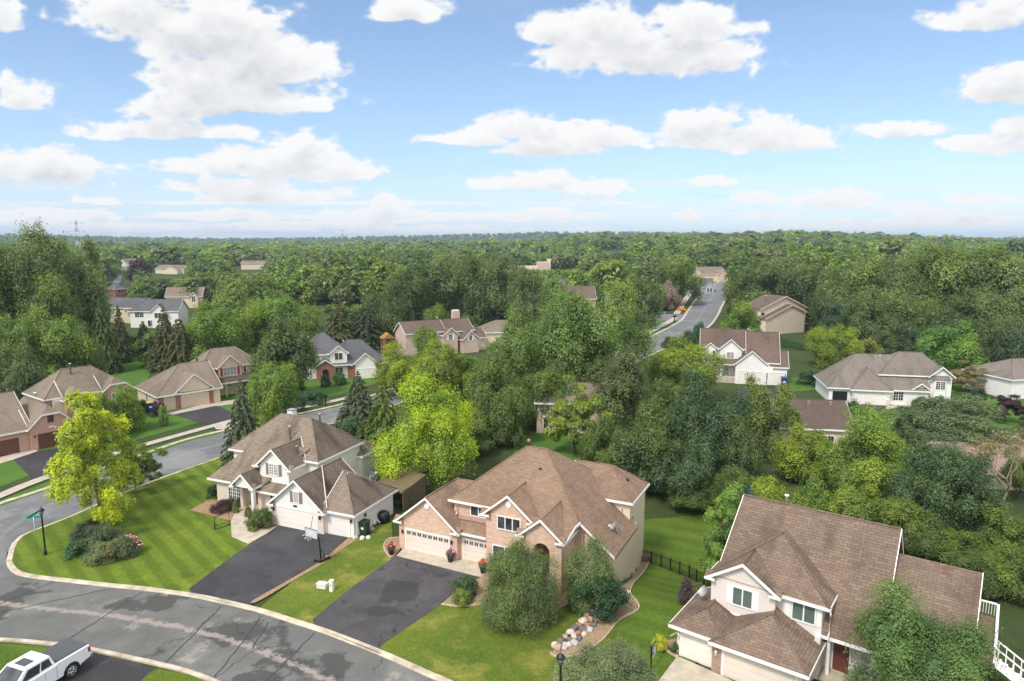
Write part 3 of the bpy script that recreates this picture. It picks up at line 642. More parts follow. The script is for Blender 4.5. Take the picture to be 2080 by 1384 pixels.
# ------------------------------------------------------------------ houses
class House:
    def __init__(s, name, label, x, y, rz, z=0.0, cat='house'):
        s.root = thing(name, label, cat, (x, y, z), rz); s.mb = {}; s.mat = {}
        s.roofm = None; s.roofr = None; s.n = 0
    def m(s, part, mat):
        k = (part, mat.name, None)
        if part not in ('trim', 'roof', 'ridge_cap', 'deck_railing', 'deck_stair'): s.n += 1; k = (part, mat.name, s.n)
        if k not in s.mb: s.mb[k] = MB(); s.mat[k] = mat
        return s.mb[k]
    def done(s):
        rf = None
        for k in s.mb:
            o = s.mb[k].build(k[0], s.mat[k], s.root)
        return s
    def slab(s, pts, mat, t=.14):
        a, b, c = (Vector(p) for p in pts[:3]); n = (b - a).cross(c - a); n = -n if n.z < 0 else n
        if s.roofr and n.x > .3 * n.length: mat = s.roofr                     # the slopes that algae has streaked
        s.m('roof', mat).prism(pts, (0, 0, -t))
    def trim(s, p0, p1, o, h=.2, t=.05, up=.02, mat=None):
        a, b = Vector(p0), Vector(p1); u = Vector((0, 0, up)); d = Vector((0, 0, -h))
        s.m('trim', mat or M_white).prism([a + u, b + u, b + d, a + d], Vector(o) * t)
    def roof(s, X0, X1, Y0, Y1, ze, p, axis='x', ends='hh', mat=None, jf=.55, tr=True, ridge_cap=True):
        mat = mat or s.roofm
        sw = axis == 'y'
        if sw: X0, X1, Y0, Y1 = Y0, Y1, X0, X1
        f = (lambda x, y, z: (y, x, z)) if sw else (lambda x, y, z: (x, y, z))
        fo = (lambda x, y: (y, x, 0)) if sw else (lambda x, y: (x, y, 0))
        hf = (Y1 - Y0) / 2; ym = (Y0 + Y1) / 2; zr = ze + p * hf
        rx = {'h': hf, 'g': 0, 'j': (1 - jf) * hf}
        r0, r1 = X0 + rx[ends[0]], X1 - rx[ends[1]]
        jz = ze + jf * p * hf
        A, B = f(r0, ym, zr), f(r1, ym, zr)
        for Y, q in ((Y0, 1), (Y1, -1)):
            pts = [f(X0, Y, ze), f(X1, Y, ze)]
            if ends[1] == 'j': pts.append(f(X1, Y + q * jf * hf, jz))
            pts += [B, A]
            if ends[0] == 'j': pts.append(f(X0, Y + q * jf * hf, jz))
            if (Vector(A) - Vector(B)).length < .01: pts.remove(B)
            s.slab(pts, mat)
            if tr: s.trim(f(X0, Y, ze), f(X1, Y, ze), fo(0, -q))
        for X, e, r, q in ((X0, ends[0], A, -1), (X1, ends[1], B, 1)):
            if e == 'h':
                s.slab([f(X, Y0, ze), f(X, Y1, ze), r], mat)
                if tr: s.trim(f(X, Y0, ze), f(X, Y1, ze), fo(q, 0))
            elif e == 'g' and tr:
                s.trim(f(X, Y0, ze), f(X, ym, zr), fo(q, 0)); s.trim(f(X, Y1, ze), f(X, ym, zr), fo(q, 0))
            elif e == 'j':
                P, Q = f(X, Y0 + jf * hf, jz), f(X, Y1 - jf * hf, jz); s.slab([P, Q, r], mat)
                if tr: s.trim(P, Q, fo(q, 0)); s.trim(f(X, Y0, ze), P, fo(q, 0)); s.trim(f(X, Y1, ze), Q, fo(q, 0))
        if ridge_cap:
            cb = s.m('ridge_cap', mat)
            def cap(a, b): cb.tube([Vector(a) + Vector((0, 0, .0)), Vector(b) + Vector((0, 0, .0))], .075, 5)
            if (Vector(A) - Vector(B)).length > .05: cap(A, B)
            for X, e, r in ((X0, ends[0], A), (X1, ends[1], B)):
                if e == 'h': cap(f(X, Y0, ze), r); cap(f(X, Y1, ze), r)
        return zr
    def block(s, x0, x1, y0, y1, z0, ze, p, axis='x', ends='hh', wall=None, roof=None, ov=.35, gwall=None, jf=.55, tr=True, rov=None):
        """walls with a roof over them; ze is the height of the eaves"""
        rov = ov if rov is None else rov
        if axis == 'x':
            l = rov if ends[0] != 'h' else ov; r = rov if ends[1] != 'h' else ov
            s.roof(x0 - l, x1 + r, y0 - ov, y1 + ov, ze, p, axis, ends, roof, jf, tr)
        else:
            l = rov if ends[0] != 'h' else ov; r = rov if ends[1] != 'h' else ov
            s.roof(x0 - ov, x1 + ov, y0 - l, y1 + r, ze, p, axis, ends, roof, jf, tr)
        zw = ze + p * ov - .17
        s.m('wall', wall).box(x0, x1, y0, y1, z0, zw)
        g = gwall or wall; hw = ((y1 - y0) if axis == 'x' else (x1 - x0)) / 2
        for e, q in ((ends[0], 0), (ends[1], 1)):
            if e == 'h': continue
            k = 1 if e == 'g' else jf
            if axis == 'x':
                X = x0 if q == 0 else x1 - .16; ym = (y0 + y1) / 2
                pts = [(X, y0, zw), (X, y1, zw), (X, ym + hw * (1 - k), zw + p * hw * k), (X, ym - hw * (1 - k), zw + p * hw * k)]
                if k == 1: pts.pop()
                s.m('gable_wall', g).prism(pts, (.16, 0, 0))
            else:
                Y = y0 if q == 0 else y1 - .16; xm = (x0 + x1) / 2
                pts = [(x0, Y, zw), (x1, Y, zw), (xm + hw * (1 - k), Y, zw + p * hw * k), (xm - hw * (1 - k), Y, zw + p * hw * k)]
                if k == 1: pts.pop()
                s.m('gable_wall', g).prism(pts, (0, .16, 0))
    def eret(s, x, y, z, w=.85, d=.5, mat=None):      # the little pent return at a gable's foot, seen from the front
        mat = mat or s.roofm
        s.m('eave_return', mat).prism([(x, y, z), (x + w, y, z), (x + w, y + d, z + .42), (x, y + d, z + .42)], (0, 0, -.06))
        s.trim((x, y, z), (x + w, y, z), (0, -1, 0), .15)
    def mp(s, face, c):
        return {'f': lambda a, z, o: (a, c - o, z), 'b': lambda a, z, o: (a, c + o, z), 'l': lambda a, z, o: (c - o, a, z), 'r': lambda a, z, o: (c + o, a, z)}[face]
    def fb(s, mb, face, c, a0, a1, z0, z1, o0, o1):
        f = s.mp(face, c); P = [Vector(f(a, z, o)) for a, z, o in ((a0, z0, o0), (a1, z0, o0), (a1, z1, o0), (a0, z1, o0))]
        mb.prism(P, Vector(f(a0, z0, o1)) - P[0])
    def win(s, face, c, a, z, w, h, nm=1, nx=2, ny=3, glass=None, shut=None, frame=None, fr=.09, label=None, sw=.38):
        mb = MB(); g = MB(); f = fr
        for q in ((a - f, a + w + f, z - f, z), (a - f, a + w + f, z + h, z + h + f), (a - f, a, z, z + h), (a + w, a + w + f, z, z + h)):
            s.fb(mb, face, c, *q, 0, .07)
        for i in range(1, nm):
            x = a + w * i / nm; s.fb(mb, face, c, x - .045, x + .045, z, z + h, 0, .06)
        for k in range(nm):
            for i in range(1, nx):
                x = a + w * (k + i / nx) / nm; s.fb(mb, face, c, x - .02, x + .02, z, z + h, 0, .045)
        for j in range(1, ny):
            zz = z + h * j / ny; s.fb(mb, face, c, a, a + w, zz - .02, zz + .02, 0, .042)
        o = mb.build('window', frame or M_white, s.root)
        if label: o['label'] = label
        s.fb(g, face, c, a, a + w, z, z + h, 0, .03); g.build('pane', glass or M_glass, o)
        if shut:
            for x in (a - f - sw, a + w + f):
                b = MB(); s.fb(b, face, c, x, x + sw, z - .06, z + h + .06, 0, .05); b.build('shutter', shut, s.root)
        return o
    def garage(s, face, c, a, w, h=2.1, mat=None, panes=0, frame=None, z=0.02, arch=0):
        mb = MB(); n = 4
        for i in range(n): s.fb(mb, face, c, a, a + w, z + h * i / n + .008, z + h * (i + 1) / n - .008, 0, .025)
        s.fb(mb, face, c, a, a + w, z, z + h, 0, .012)
        o = mb.build('garage_door', mat or SG, s.root)
        fr = MB()
        for q in ((a - .12, a, z, z + h + .12), (a + w, a + w + .12, z, z + h + .12), (a, a + w, z + h, z + h + .12)): s.fb(fr, face, c, *q, 0, .08)
        fr.build('door_frame', frame or M_white, s.root)
        if panes:
            for i in range(panes):
                g = MB(); cx = a + w * (i + .5) / panes; pw = w / panes * .36
                for sx in (-1, 1):
                    for sz in (0, 1):
                        s.fb(g, face, c, cx + (sx - 1) * pw / 2 + (.02 if sx > 0 else 0) , cx + (sx + 1) * pw / 2 - (.02 if sx < 0 else 0), z + h * .80 + sz * .15, z + h * .80 + sz * .15 + .13, .02, .032)
                g.build('pane', M_glass, o)
        return o
    def door(s, face, c, a, w, z, h=2.0, mat=None, frame=None):
        mb = MB(); s.fb(mb, face, c, a, a + w, z, z + h, 0, .03)
        for zz, hh in ((.12, .55), (.78, 1.0)):
            for k in (0, 1): s.fb(mb, face, c, a + w * (.12 + .43 * k), a + w * (.45 + .43 * k), z + zz * h / 2, z + (zz + hh) * h / 2, .03, .045)
        o = mb.build('entry_door', mat or M_redoor, s.root)
        k = MB(); f = s.mp(face, c); k.lathe([(.02, 0), (.045, .03), (.045, .06), (.02, .09)], 8, f(a + w * .9, z + h * .48, .06)); k.build('handle', M_metal, o)
        fr = MB()
        for q in ((a - .1, a, z, z + h + .1), (a + w, a + w + .1, z, z + h + .1), (a, a + w, z + h, z + h + .1)): s.fb(fr, face, c, *q, 0, .07)
        fr.build('door_frame', frame or M_white, s.root); return o
    def lamp(s, face, c, a, z, mat=None):
        b = MB(); f = s.mp(face, c); q = f(a, z, .14)
        b.lathe([(.02, -.2), (.06, -.16), (.085, .08), (.1, .1), (.03, .2), (.015, .24)], 8, q); s.fb(b, face, c, a - .04, a + .04, z - .05, z + .1, 0, .1)
        b.build('wall_lamp', mat or M_black, s.root)
    def pipe(s, x, y, z0, z1, r=.07, mat=None, name='vent_pipe', cap=True):
        b = MB(); prof = [(r, z0), (r, z1 - .1)] + ([(r * 1.8, z1 - .08), (r * 1.8, z1 + .02), (r * .6, z1 + .05)] if cap else [(r, z1)])
        b.lathe(prof, 10, (x, y, 0)); b.build(name, mat or M_metal, s.root)
    def spout(s, x, y, z0, z1, o=(0, -1), mat=None):
        b = MB(); b.tube([(x, y, z1), (x + o[0] * .02, y + o[1] * .02, z1 - .25), (x, y, z1 - .5), (x, y, z0 + .2), (x + o[0] * .3, y + o[1] * .3, z0 + .05)], .05, 6); b.build('downspout', mat or M_white, s.root)
    def dish(s, x, y, z, rz=0, sc=1.0):
        e = bpy.data.objects.new('satellite_dish', None); col.objects.link(e); e.parent = s.root; e.location = (x, y, z); e.rotation_euler = (0, 0, R(rz)); e.scale = (sc,) * 3
        b = MB(); c = Vector((0, -.1, .75)); ax = Vector((0, -.8, .6)).normalized(); u = Vector((1, 0, 0)); w = ax.cross(u)
        rings = []
        for i, (r, d) in enumerate(((0, 0), (.15, .015), (.28, .055), (.38, .11))):
            rings.append([c + (u * math.cos(a) + w * math.sin(a) * 1.1) * r + ax * d for a in [2 * math.pi * k / 14 for k in range(14)]])
        for i in range(3):
            for k in range(14):
                k2 = (k + 1) % 14; b.poly([rings[i][k], rings[i][k2], rings[i + 1][k2], rings[i + 1][k]] if i else [c, rings[1][k2], rings[1][k]][::1], True)
        b.build('reflector', M_metal, e)
        b = MB(); b.tube([(0, .1, -.1), (0, .12, .45), (0, 0, .72)], .035, 6); b.tube([(-.3, .35, -.1), (0, .12, .5)], .02, 5); b.tube([(.3, .35, -.1), (0, .12, .5)], .02, 5); b.build('mount', M_metal, e)
        b = MB(); b.tube([c - Vector((0, 0, .38)), c + ax * .55 - Vector((0, 0, .3))], .025, 6); b.box(-.06, .06, c.y + ax.y * .55 - .08, c.y + ax.y * .55 + .08, c.z + ax.z * .55 - .36, c.z + ax.z * .55 - .2); b.build('feed_arm', M_white, e)

def house_white():
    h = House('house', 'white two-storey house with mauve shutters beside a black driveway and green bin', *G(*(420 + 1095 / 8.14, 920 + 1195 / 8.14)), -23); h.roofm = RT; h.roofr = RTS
    h.block(0, 6.2, 0, 6.8, 0, 2.3, .83, 'y', 'gg', SW, ov=.35, rov=.3)
    h.m('brick_facing', BS).box(-.02, .68, -.03, .25, 0, 2.1); h.m('brick_facing', BS).box(5.58, 6.22, -.03, .25, 0, 2.1)
    h.eret(-.4, -.3, 2.28, .85); h.eret(5.75, -.3, 2.28, .85)
    h.garage('f', 0, .8, 4.7, 2.05, SG)
    h.win('f', 0, 2.82, 2.85, .52, 1.0, 1, 2, 4, M_glass_pale, M_shutter)
    b = MB(); b.prism([(2.9 + .28 * math.cos(t), -.0, 2.42 + .1 * math.sin(t)) for t in np.linspace(0, 6.283, 14)[:-1]], (0, -.04, 0)); b.build('house_plaque', M_black, h.root)
    # single garage with the hipped roof
    h.block(6.2, 9.35, .5, 7.2, 0, 2.5, .72, 'x', 'gh', SW, ov=.38)
    h.garage('f', .5, 6.62, 2.2, 2.0, SG)
    h.lamp('f', .5, 9.1, 1.75); h.lamp('f', -.03, 5.9, 1.75); h.lamp('f', -.03, .3, 1.75)
    h.door('r', 9.35, 1.0, .85, .02, 2.0, SW)
    h.lamp('r', 9.35, 2.2, 1.75)
    h.spout(9.42, .42, 0, 2.4)
    # two-storey main body
    h.block(-10.4, 1.2, 5.65, 13.0, 0, 5.0, .86, 'x', 'hh', SW, ov=.36)
    # one-storey front: its roof runs on up to the upper roof
    zf = lambda y: 2.72 + .80 * (y - 2.0)
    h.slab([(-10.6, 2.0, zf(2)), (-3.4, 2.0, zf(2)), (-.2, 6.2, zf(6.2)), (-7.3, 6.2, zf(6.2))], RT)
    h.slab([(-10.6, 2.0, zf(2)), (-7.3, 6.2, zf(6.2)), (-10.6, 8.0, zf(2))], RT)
    h.trim((-10.6, 2.0, zf(2)), (-6.2, 2.0, zf(2)), (0, -1, 0)); h.trim((-10.6, 2.0, zf(2)), (-10.6, 8, zf(2)), (-1, 0, 0))
    h.m('brick_facing', BS).box(-9.75, -5.9, 2.4, 6, 0, 2.85)
    h.win('f', 2.4, -8.05, .75, 1.6, 1.55, 3, 2, 4); h.win('f', 2.4, -8.05, 2.38, 1.6, .42, 3, 2, 1)
    # pent roof over the entry and wall behind
    h.slab([(-4.4, 1.7, 2.45), (-.2, 1.7, 2.45), (-.2, 3.1, 3.1), (-4.4, 3.1, 3.1)], RT); h.trim((-4.4, 1.7, 2.45), (-.3, 1.7, 2.45), (0, -1, 0))
    h.m('brick_facing', BS).box(-4.0, 0, 2.3, 5.6, 0, 2.6); h.m('wall', SW).box(-5.9, -4.0, 3.2, 5.6, 0, 3.2)
    h.m('porch_slab', M_concrete).box(-5.9, -3.2, .9, 3.2, .0, .2)
    h.door('f', 3.2, -5.05, .9, .22, 1.95, M_redoor)
    h.win('f', 2.3, -2.3, 1.35, 1.25, .85, 2, 2, 3); h.win('f', 2.3, -2.3, .4, 1.25, .62, 2, 2, 2)
    # porch gable
    h.roof(-6.25, -3.3, .9, 5.4, 2.95, .9, 'y', 'gg'); h.m('gable_wall', SW).prism([(-6.0, 1.2, 2.75), (-3.55, 1.2, 2.75), (-3.55, 1.2, 3.05), (-4.78, 1.2, 4.1), (-6.0, 1.2, 3.05)], (0, .2, 0))
    h.eret(-6.4, .88, 2.9, .6); h.eret(-3.75, .88, 2.9, .6)
    h.m('porch_column', M_white).box(-3.72, -3.42, 1.1, 1.4, .2, 2.9); h.m('brick_facing', BS).box(-6.1, -5.75, 2.0, 2.4, 0, 2.9)
    # dormer
    h.block(-4.2, -.4, 3.0, 7.6, 2.6, 4.72, .87, 'y', 'gg', SW, ov=.35, rov=.3)
    h.eret(-4.9, 2.68, 4.7, .85); h.eret(-.65, 2.68, 4.7, .85)
    h.win('f', 3.0, -2.85, 3.9, 1.1, 1.1, 2, 2, 4, M_glass_pale, M_shutter)
    # rear wing
    h.block(-2.6, 1.75, 12.6, 16.2, 0, 3.6, .6, 'x', 'gh', SW, ov=.3)
    for a, b in (((3.1, 3.95, 5.3), (6.55, .2, 2.62)), ((-2.3, 7.35, 6.78), (-.05, 5.3, 5.05))):
        h.m('valley_flashing', M_flash).tube([Vector(a) + Vector((0, 0, .04)), Vector(b) + Vector((0, 0, .06))], .07, 5)
    h.pipe(-3.4, 6.9, 6.2, 8.0, .1); h.pipe(-1.1, 5.2, 5.3, 6.5, .06); h.pipe(-1.5, 9.6, 7.9, 8.9, .08)
    b = MB(); b.box(-6.7, -5.9, 10.3, 11.0, 7.0, 8.6); b.build('chimney', SW, h.root); b = MB(); b.box(-6.75, -5.85, 10.25, 11.05, 8.6, 8.7); b.build('chimney_cap', M_metal, h.root)
    h.dish(8.1, 5.3, 3.95, 150, .95); return h.done()
def house_brick():
    h = House('house', 'peach brick house with brown roof and white round gable vents behind a domed tree', -10.3, 59.16, -26); h.roofm = RB
    h.block(0, 6.1, 0, 5.2, 0, 2.72, .82, 'y', 'gg', BP, ov=.3, rov=.3)
    h.block(.1, 9.5, 1.9, 8.2, 0, 2.72, .82, 'x', 'hh', SB, ov=.3)
    h.eret(-.45, -.3, 2.72, .95); h.eret(5.55, -.3, 2.72, .95)
    h.garage('f', 0, .8, 4.5, 1.98, SGc, 8); h.lamp('f', 0, .42, 1.75); h.lamp('f', 0, 5.62, 1.75)
    h.m('brick_wall', BP).box(6.1, 8.9, .55, 2, 0, 2.6); h.garage('f', .55, 6.5, 2.5, 1.98, SGc, 5)
    h.slab([(5.6, .15, 2.72), (8.9, .15, 2.72), (8.9, 1.62, 3.42), (5.0, 1.62, 3.42)], RB); h.trim((6.3, .15, 2.72), (8.9, .15, 2.72), (0, -1, 0))
    h.m('copper_flashing', M_copper).prism([(5.2, 1.35, 3.42), (8.88, 1.35, 3.42), (8.88, 1.58, 3.62), (5.2, 1.58, 3.62)], (0, 0, -.05))
    # main body and the great hipped roof that sweeps down to the right
    L, Rg = (9.82, 6.57, 9.2), (11.8, 6.57, 9.2)
    pR = .78; zR = lambda x: 9.2 - pR * (x - 11.8)
    h.slab([(4.5, 1.25, 5.05), (17.1, 1.25, 5.05), Rg, L], RB)
    h.slab([Rg, (17.1, 1.25, zR(17.1)), (20.0, 1.25, zR(20.0)), (20.0, 7.7, zR(20)), (17.1, 11.9, zR(17.1))], RB)
    h.slab([L, Rg, (17.1, 11.9, 5.05), (4.5, 11.9, 5.05)], RB); h.slab([L, (4.5, 1.25, 5.05), (4.5, 11.9, 5.05)], RB)
    for a, b in ((L, Rg), (L, (4.5, 1.25, 5.05)), (Rg, (17.1, 1.25, 5.05)), (Rg, (17.1, 11.9, 5.05))): h.m('ridge_cap', RB).tube([a, b], .08, 5)
    h.trim((4.5, 1.25, 5.05), (9, 1.25, 5.05), (0, -1, 0)); h.trim((4.5, 1.25, 5.05), (4.5, 11.9, 5.05), (-1, 0, 0))
    h.trim((17.1, 1.25, 5.1), (20.0, 1.25, zR(20.0)), (0, -1, 0)); h.trim((20.0, 1.25, zR(20)), (20.0, 7.7, zR(20)), (1, 0, 0), .14, mat=M_timber)
    h.m('wall', BP).box(4.9, 17.0, 1.62, 11.5, 0, 5.15)
    h.m('brick_wall', BP).prism([(16.4, 1.6, -.6), (19.68, 1.6, -.6), (19.68, 1.6, 2.82), (17.0, 1.6, 4.9), (16.4, 1.6, 4.9)], (0, .3, 0))
    h.m('wall', SB).prism([(16.9, 1.65, -3.4), (19.7, 1.65, -3.4), (19.7, 1.65, 2.8), (16.9, 1.65, 4.95)], (0, 7, 0))
    # swept eave between entry gable and the right-hand gable
    pts = [(16.72, -1.66, 4.45), (16.8, -1.0, 4.62), (16.85, -.2, 4.9), (16.9, .5, 5.15), (17.05, 1.2, 5.25)]
    for a, b in zip(pts, pts[1:]): h.trim(a, b, (1, 0, 0), .2, .06, .03)
    h.slab([(14.6, 2.4, 6.0), (16.7, -1.66, 4.42), (16.85, -.2, 4.85), (17.05, 1.25, 5.15)], RB, .1)
    # two-storey rear wing
    h.block(13.5, 19.3, 7.8, 12.8, -3.4, 5.05, .78, 'x', 'gh', SB, ov=.33)
    # centre gable
    h.block(8.9, 13.2, .2, 4.6, 0, 4.92, .82, 'y', 'gg', BP, ov=.32, rov=.28)
    h.eret(8.4, -.1, 4.9, .95); h.eret(12.8, -.1, 4.9, .95)
    h.win('f', .2, 10.05, 3.85, 2.05, 1.05, 3, 1, 1)
    h.win('f', 1.62, 6.65, 3.85, 1.5, 1.0, 2, 1, 1)
    h.win('f', .2, 9.6, .6, 2.2, 1.6, 2, 1, 1, label='window half hidden by the domed tree')
    # entry gable with arch
    h.roof(12.75, 16.75, -1.7, 4.6, 4.5, .83, 'y', 'gg')
    pk = 4.5 + .83 * 2.0 - .2; cx, rr, zs = 14.75, .72, 3.35
    arc = [(cx + rr * math.cos(t), zs + rr * math.sin(t)) for t in np.linspace(math.pi, 0, 13)]
    prof = [(12.98, 0), (cx - rr, 0)] + arc + [(cx + rr, 0), (16.48, 0), (16.48, 4.55), (cx, pk), (12.98, 4.55)]
    h.m('brick_wall', BP).prism([(x, -1.42, z) for x, z in prof], (0, .4, 0))
    h.m('brick_wall', BP).box(16.1, 16.48, -1.0, 1.7, -.5, 4.5); h.m('brick_wall', BP).box(12.98, 13.3, -1.0, 1.7, 0, 4.5)
    h.m('porch_slab', M_concrete).box(13.0, 16.4, -1.4, 1.6, 0, .18); h.door('f', 1.62, 14.25, .95, .2, 2.05, M_door_dark)
    h.eret(12.55, -1.7, 4.5, .8); h.eret(16.0, -1.7, 4.5, .8)
    for (x, y, z) in ((3.05, 0, 4.62), (11.05, .2, 6.1)):
        b = MB(); b.prism([(x + .27 * math.cos(t), y, z + .3 * math.sin(t)) for t in np.linspace(0, 6.283, 20)[:-1]], (0, -.06, 0)); b.build('round_gable_vent', M_white, h.root)
    h.spout(18.6, 7.72, 3.4, 5.0); h.spout(17.25, 1.5, 0, 4.9); h.spout(5.3, 1.5, 3.7, 5.0)
    b = MB(); b.lathe([(.13, 7.6), (.13, 9.5), (.17, 9.5), (.17, 9.75), (.1, 9.8)], 10, (9.85, 6.85, 0)); b.build('flue', M_copper, h.root)
    b = MB(); b.lathe([(.16, 0), (.18, .12), (.1, .2)], 10, (11.9, 4.9, 7.75)); b.build('roof_vent', M_black, h.root)
    b = MB(); b.lathe([(.16, 0), (.18, .12), (.1, .2)], 10, (18.3, 10.2, 6.05)); b.build('roof_vent', M_black, h.root)
    h.dish(19.1, 4.2, 3.45, -60, .95)
    b = MB(); h.fb(b, 'r', 19.7, 7.0, 7.35, -1.6, -1.2, 0, .2); b.build('meter_box', M_metal, h.root)
    b = MB(); b.tube([(19.95, 2.6, -1.2), (19.95, 2.6, .7), (19.8, 2.6, .9)], .045, 6); b.build('standpipe', M_metal, h.root)
    b = MB(); h.fb(b, 'r', 19.7, 3.4, 5.2, -1.5, -.75, 0, .05); b.build('cellar_window', M_metal, h.root)
    return h.done()
def house_blush():
    h = House('house', 'blush house with mottled brown roof and white deck at lower right of the street', 11.21, 42.89, -36.5); h.roofm = RB2
    h.block(0, 3.0, 0, 5.0, 0, 2.32, .5, 'y', 'hg', SP, ov=.45)
    h.m('brick_pillar', BB).box(2.55, 3.15, -.38, .2, 0, 2.3)
    h.garage('f', 0, .32, 2.12, 2.02, SG); h.lamp('f', 0, .15, 1.55, M_white); h.lamp('f', -.38, 2.85, 1.5, M_white)
    h.block(2.9, 8.1, -.35, 4.2, 0, 2.32, .5, 'y', 'hg', SP, ov=.45)
    h.garage('f', -.35, 3.35, 4.4, 2.02, SGc)
    # upper floor in front of the main roof
    h.m('wall', SP).box(1.2, 5.5, 2.8, 7, 2.2, 5.1); h.m('wall', SP).box(5.4, 8.3, 3.3, 7, 2.2, 5.1)
    ap = (4.8, 6.95, 7.62)
    h.slab([(.85, 3.0, 4.95), (8.75, 3.0, 4.95), ap], RB2); h.slab([(.85, 3.0, 4.95), (.85, 9, 4.95), (4.8, 9, 7.62), ap], RB2); h.slab([(8.75, 3.0, 4.95), (8.75, 9, 4.95), (4.8, 9, 7.62), ap], RB2)
    for e in ((.85, 3.0, 4.95), (8.75, 3.0, 4.95)): h.m('ridge_cap', RB2).tube([ap, e], .09, 5)
    h.trim((5.8, 3.0, 4.95), (8.75, 3.0, 4.95), (0, -1, 0)); h.trim((8.75, 3, 4.95), (8.75, 5.2, 4.95), (1, 0, 0)); h.trim((.85, 2.5, 4.95), (.85, 5.2, 4.95), (-1, 0, 0))
    h.roof(.87, 5.85, 2.5, 5.3, 4.93, .66, 'y', 'gg'); h.m('gable_wall', SP).prism([(1.2, 2.8, 5.0), (5.5, 2.8, 5.0), (3.35, 2.8, 6.45)], (0, .2, 0))
    h.eret(.8, 2.46, 4.95, .75); h.eret(5.15, 2.46, 4.95, .75)
    h.m('trim', M_white).box(1.18, 4.3, 2.76, 2.8, 2.62, 2.74)
    h.win('f', 2.8, 2.75, 3.45, 1.25, 1.2, 2, 1, 1, M_glass_green, M_white); h.win('f', 3.3, 6.5, 3.45, 1.35, 1.15, 2, 1, 1, M_glass_green)
    b = MB(); h.fb(b, 'f', 3.3, 6.0, 6.38, 3.4, 4.66, 0, .05); b.build('shutter', M_white, h.root); b = MB(); h.fb(b, 'f', 3.3, 7.96, 8.28, 3.4, 4.66, 0, .05); b.build('shutter', M_white, h.root)
    # main steep gable
    p = 1.11; zm = lambda y: 9.0 - p * (8.8 - y)
    h.slab([(.95, 5.0, zm(5)), (8.0, 5.0, zm(5)), (7.9, 3.3, zm(3.3)), (11.7, 3.3, zm(3.3)), (11.7, 8.8, 9), (1.3, 8.8, 9)], RB2)
    h.slab([(1.3, 8.8, 9), (11.7, 8.8, 9), (11.7, 14.3, 2.9), (1.3, 14.3, 2.9)], RB2)
    h.m('ridge_cap', RB2).tube([(1.3, 8.8, 9), (11.7, 8.8, 9)], .09, 5)
    h.trim((7.9, 3.3, zm(3.3)), (11.7, 3.3, zm(3.3)), (0, -1, 0)); h.trim((11.7, 3.3, zm(3.3)), (11.7, 8.8, 9), (1, 0, 0)); h.trim((11.7, 14.3, 2.9), (11.7, 8.8, 9), (1, 0, 0))
    h.trim((.95, 5, zm(5)), (1.3, 8.8, 9), (-1, 0, 0)); h.trim((1.3, 14.3, 2.9), (1.3, 8.8, 9), (-1, 0, 0))
    h.m('wall', SW).prism([(1.6, 4.6, 0), (1.6, 13.9, 0), (1.6, 13.9, 3.1), (1.6, 8.8, 8.7), (1.6, 5.1, 4.6)], (9.7, 0, 0))
    h.m('wall', SP).box(8.3, 11.3, 4.4, 7, 0, 3.6); h.m('wall', SP).box(8.0, 8.35, 2.9, 4.5, 0, 2.9)
    h.door('f', 4.4, 8.9, .95, .2, 2.0, M_door_dark); h.lamp('f', 4.4, 8.6, 1.6, M_white)
    b = MB(); b.prism([(9.9 + .8 * math.cos(t), 4.38, 2.45 + .42 * math.sin(t)) for t in np.linspace(0, math.pi, 12)], (0, -.05, 0)); b.build('arched_transom', M_glass, h.root)
    b = MB(); b.box(9.86, 9.94, 4.3, 4.38, 2.4, 2.9); b.box(9.0, 10.8, 4.3, 4.38, 2.36, 2.44); b.build('transom_frame', M_white, h.root)
    b = MB(); b.lathe([(.15, .1), (.13, .3), (.115, 2.5), (.15, 2.6), (.15, 2.75)], 14, (8.75, 3.55, 0)); b.build('porch_column', M_white, h.root)
    b = MB(); b.lathe([(.15, .1), (.13, .3), (.115, 2.5), (.15, 2.6), (.15, 2.75)], 14, (11.3, 3.55, 0)); b.build('porch_column', M_white, h.root)
    h.m('porch_slab', M_concrete).box(8.4, 11.6, 2.9, 4.4, 0, .18)
    # lower right wing
    pw = .62; zw = lambda y: 7.3 - pw * abs(8.8 - y)
    h.slab([(11.5, 3.2, zw(3.2)), (16.3, 3.2, zw(3.2)), (16.3, 8.8, 7.3), (11.5, 8.8, 7.3)], RB2); h.slab([(11.5, 14.4, zw(14.4)), (16.3, 14.4, zw(14.4)), (16.3, 8.8, 7.3), (11.5, 8.8, 7.3)], RB2)
    h.trim((16.3, 3.2, zw(3.2)), (16.3, 8.8, 7.3), (1, 0, 0)); h.trim((16.3, 14.4, zw(14.4)), (16.3, 8.8, 7.3), (1, 0, 0)); h.trim((11.7, 3.2, zw(3.2)), (16.3, 3.2, zw(3.2)), (0, -1, 0))
    h.m('wall', SW).prism([(11.3, 3.6, -1), (11.3, 14, -1), (11.3, 14, zw(14) - .2), (11.3, 8.8, 7.05), (11.3, 3.6, zw(3.6) - .2)], (4.75, 0, 0))
    # deck with rails and stair
    h.m('deck', M_timber).box(16.06, 17.4, 7.6, 14, 2.0, 2.15)
    rl = h.m('deck_railing', M_white)
    for y in np.arange(7.7, 14.05, 1.05): rl.box(17.28, 17.4, y - .06, y + .06, 2.15, 3.15)
    rl.box(17.26, 17.42, 7.6, 14.06, 3.1, 3.2); rl.box(17.3, 17.38, 7.6, 14.0, 2.25, 2.31); rl.box(16.06, 17.4, 13.94, 14.06, 3.1, 3.2)
    for y in np.arange(7.8, 14, .16): rl.box(17.32, 17.36, y - .02, y + .02, 2.3, 3.1)
    for x in np.arange(16.2, 17.3, .16): rl.box(x - .02, x + .02, 13.98, 14.02, 2.3, 3.1)
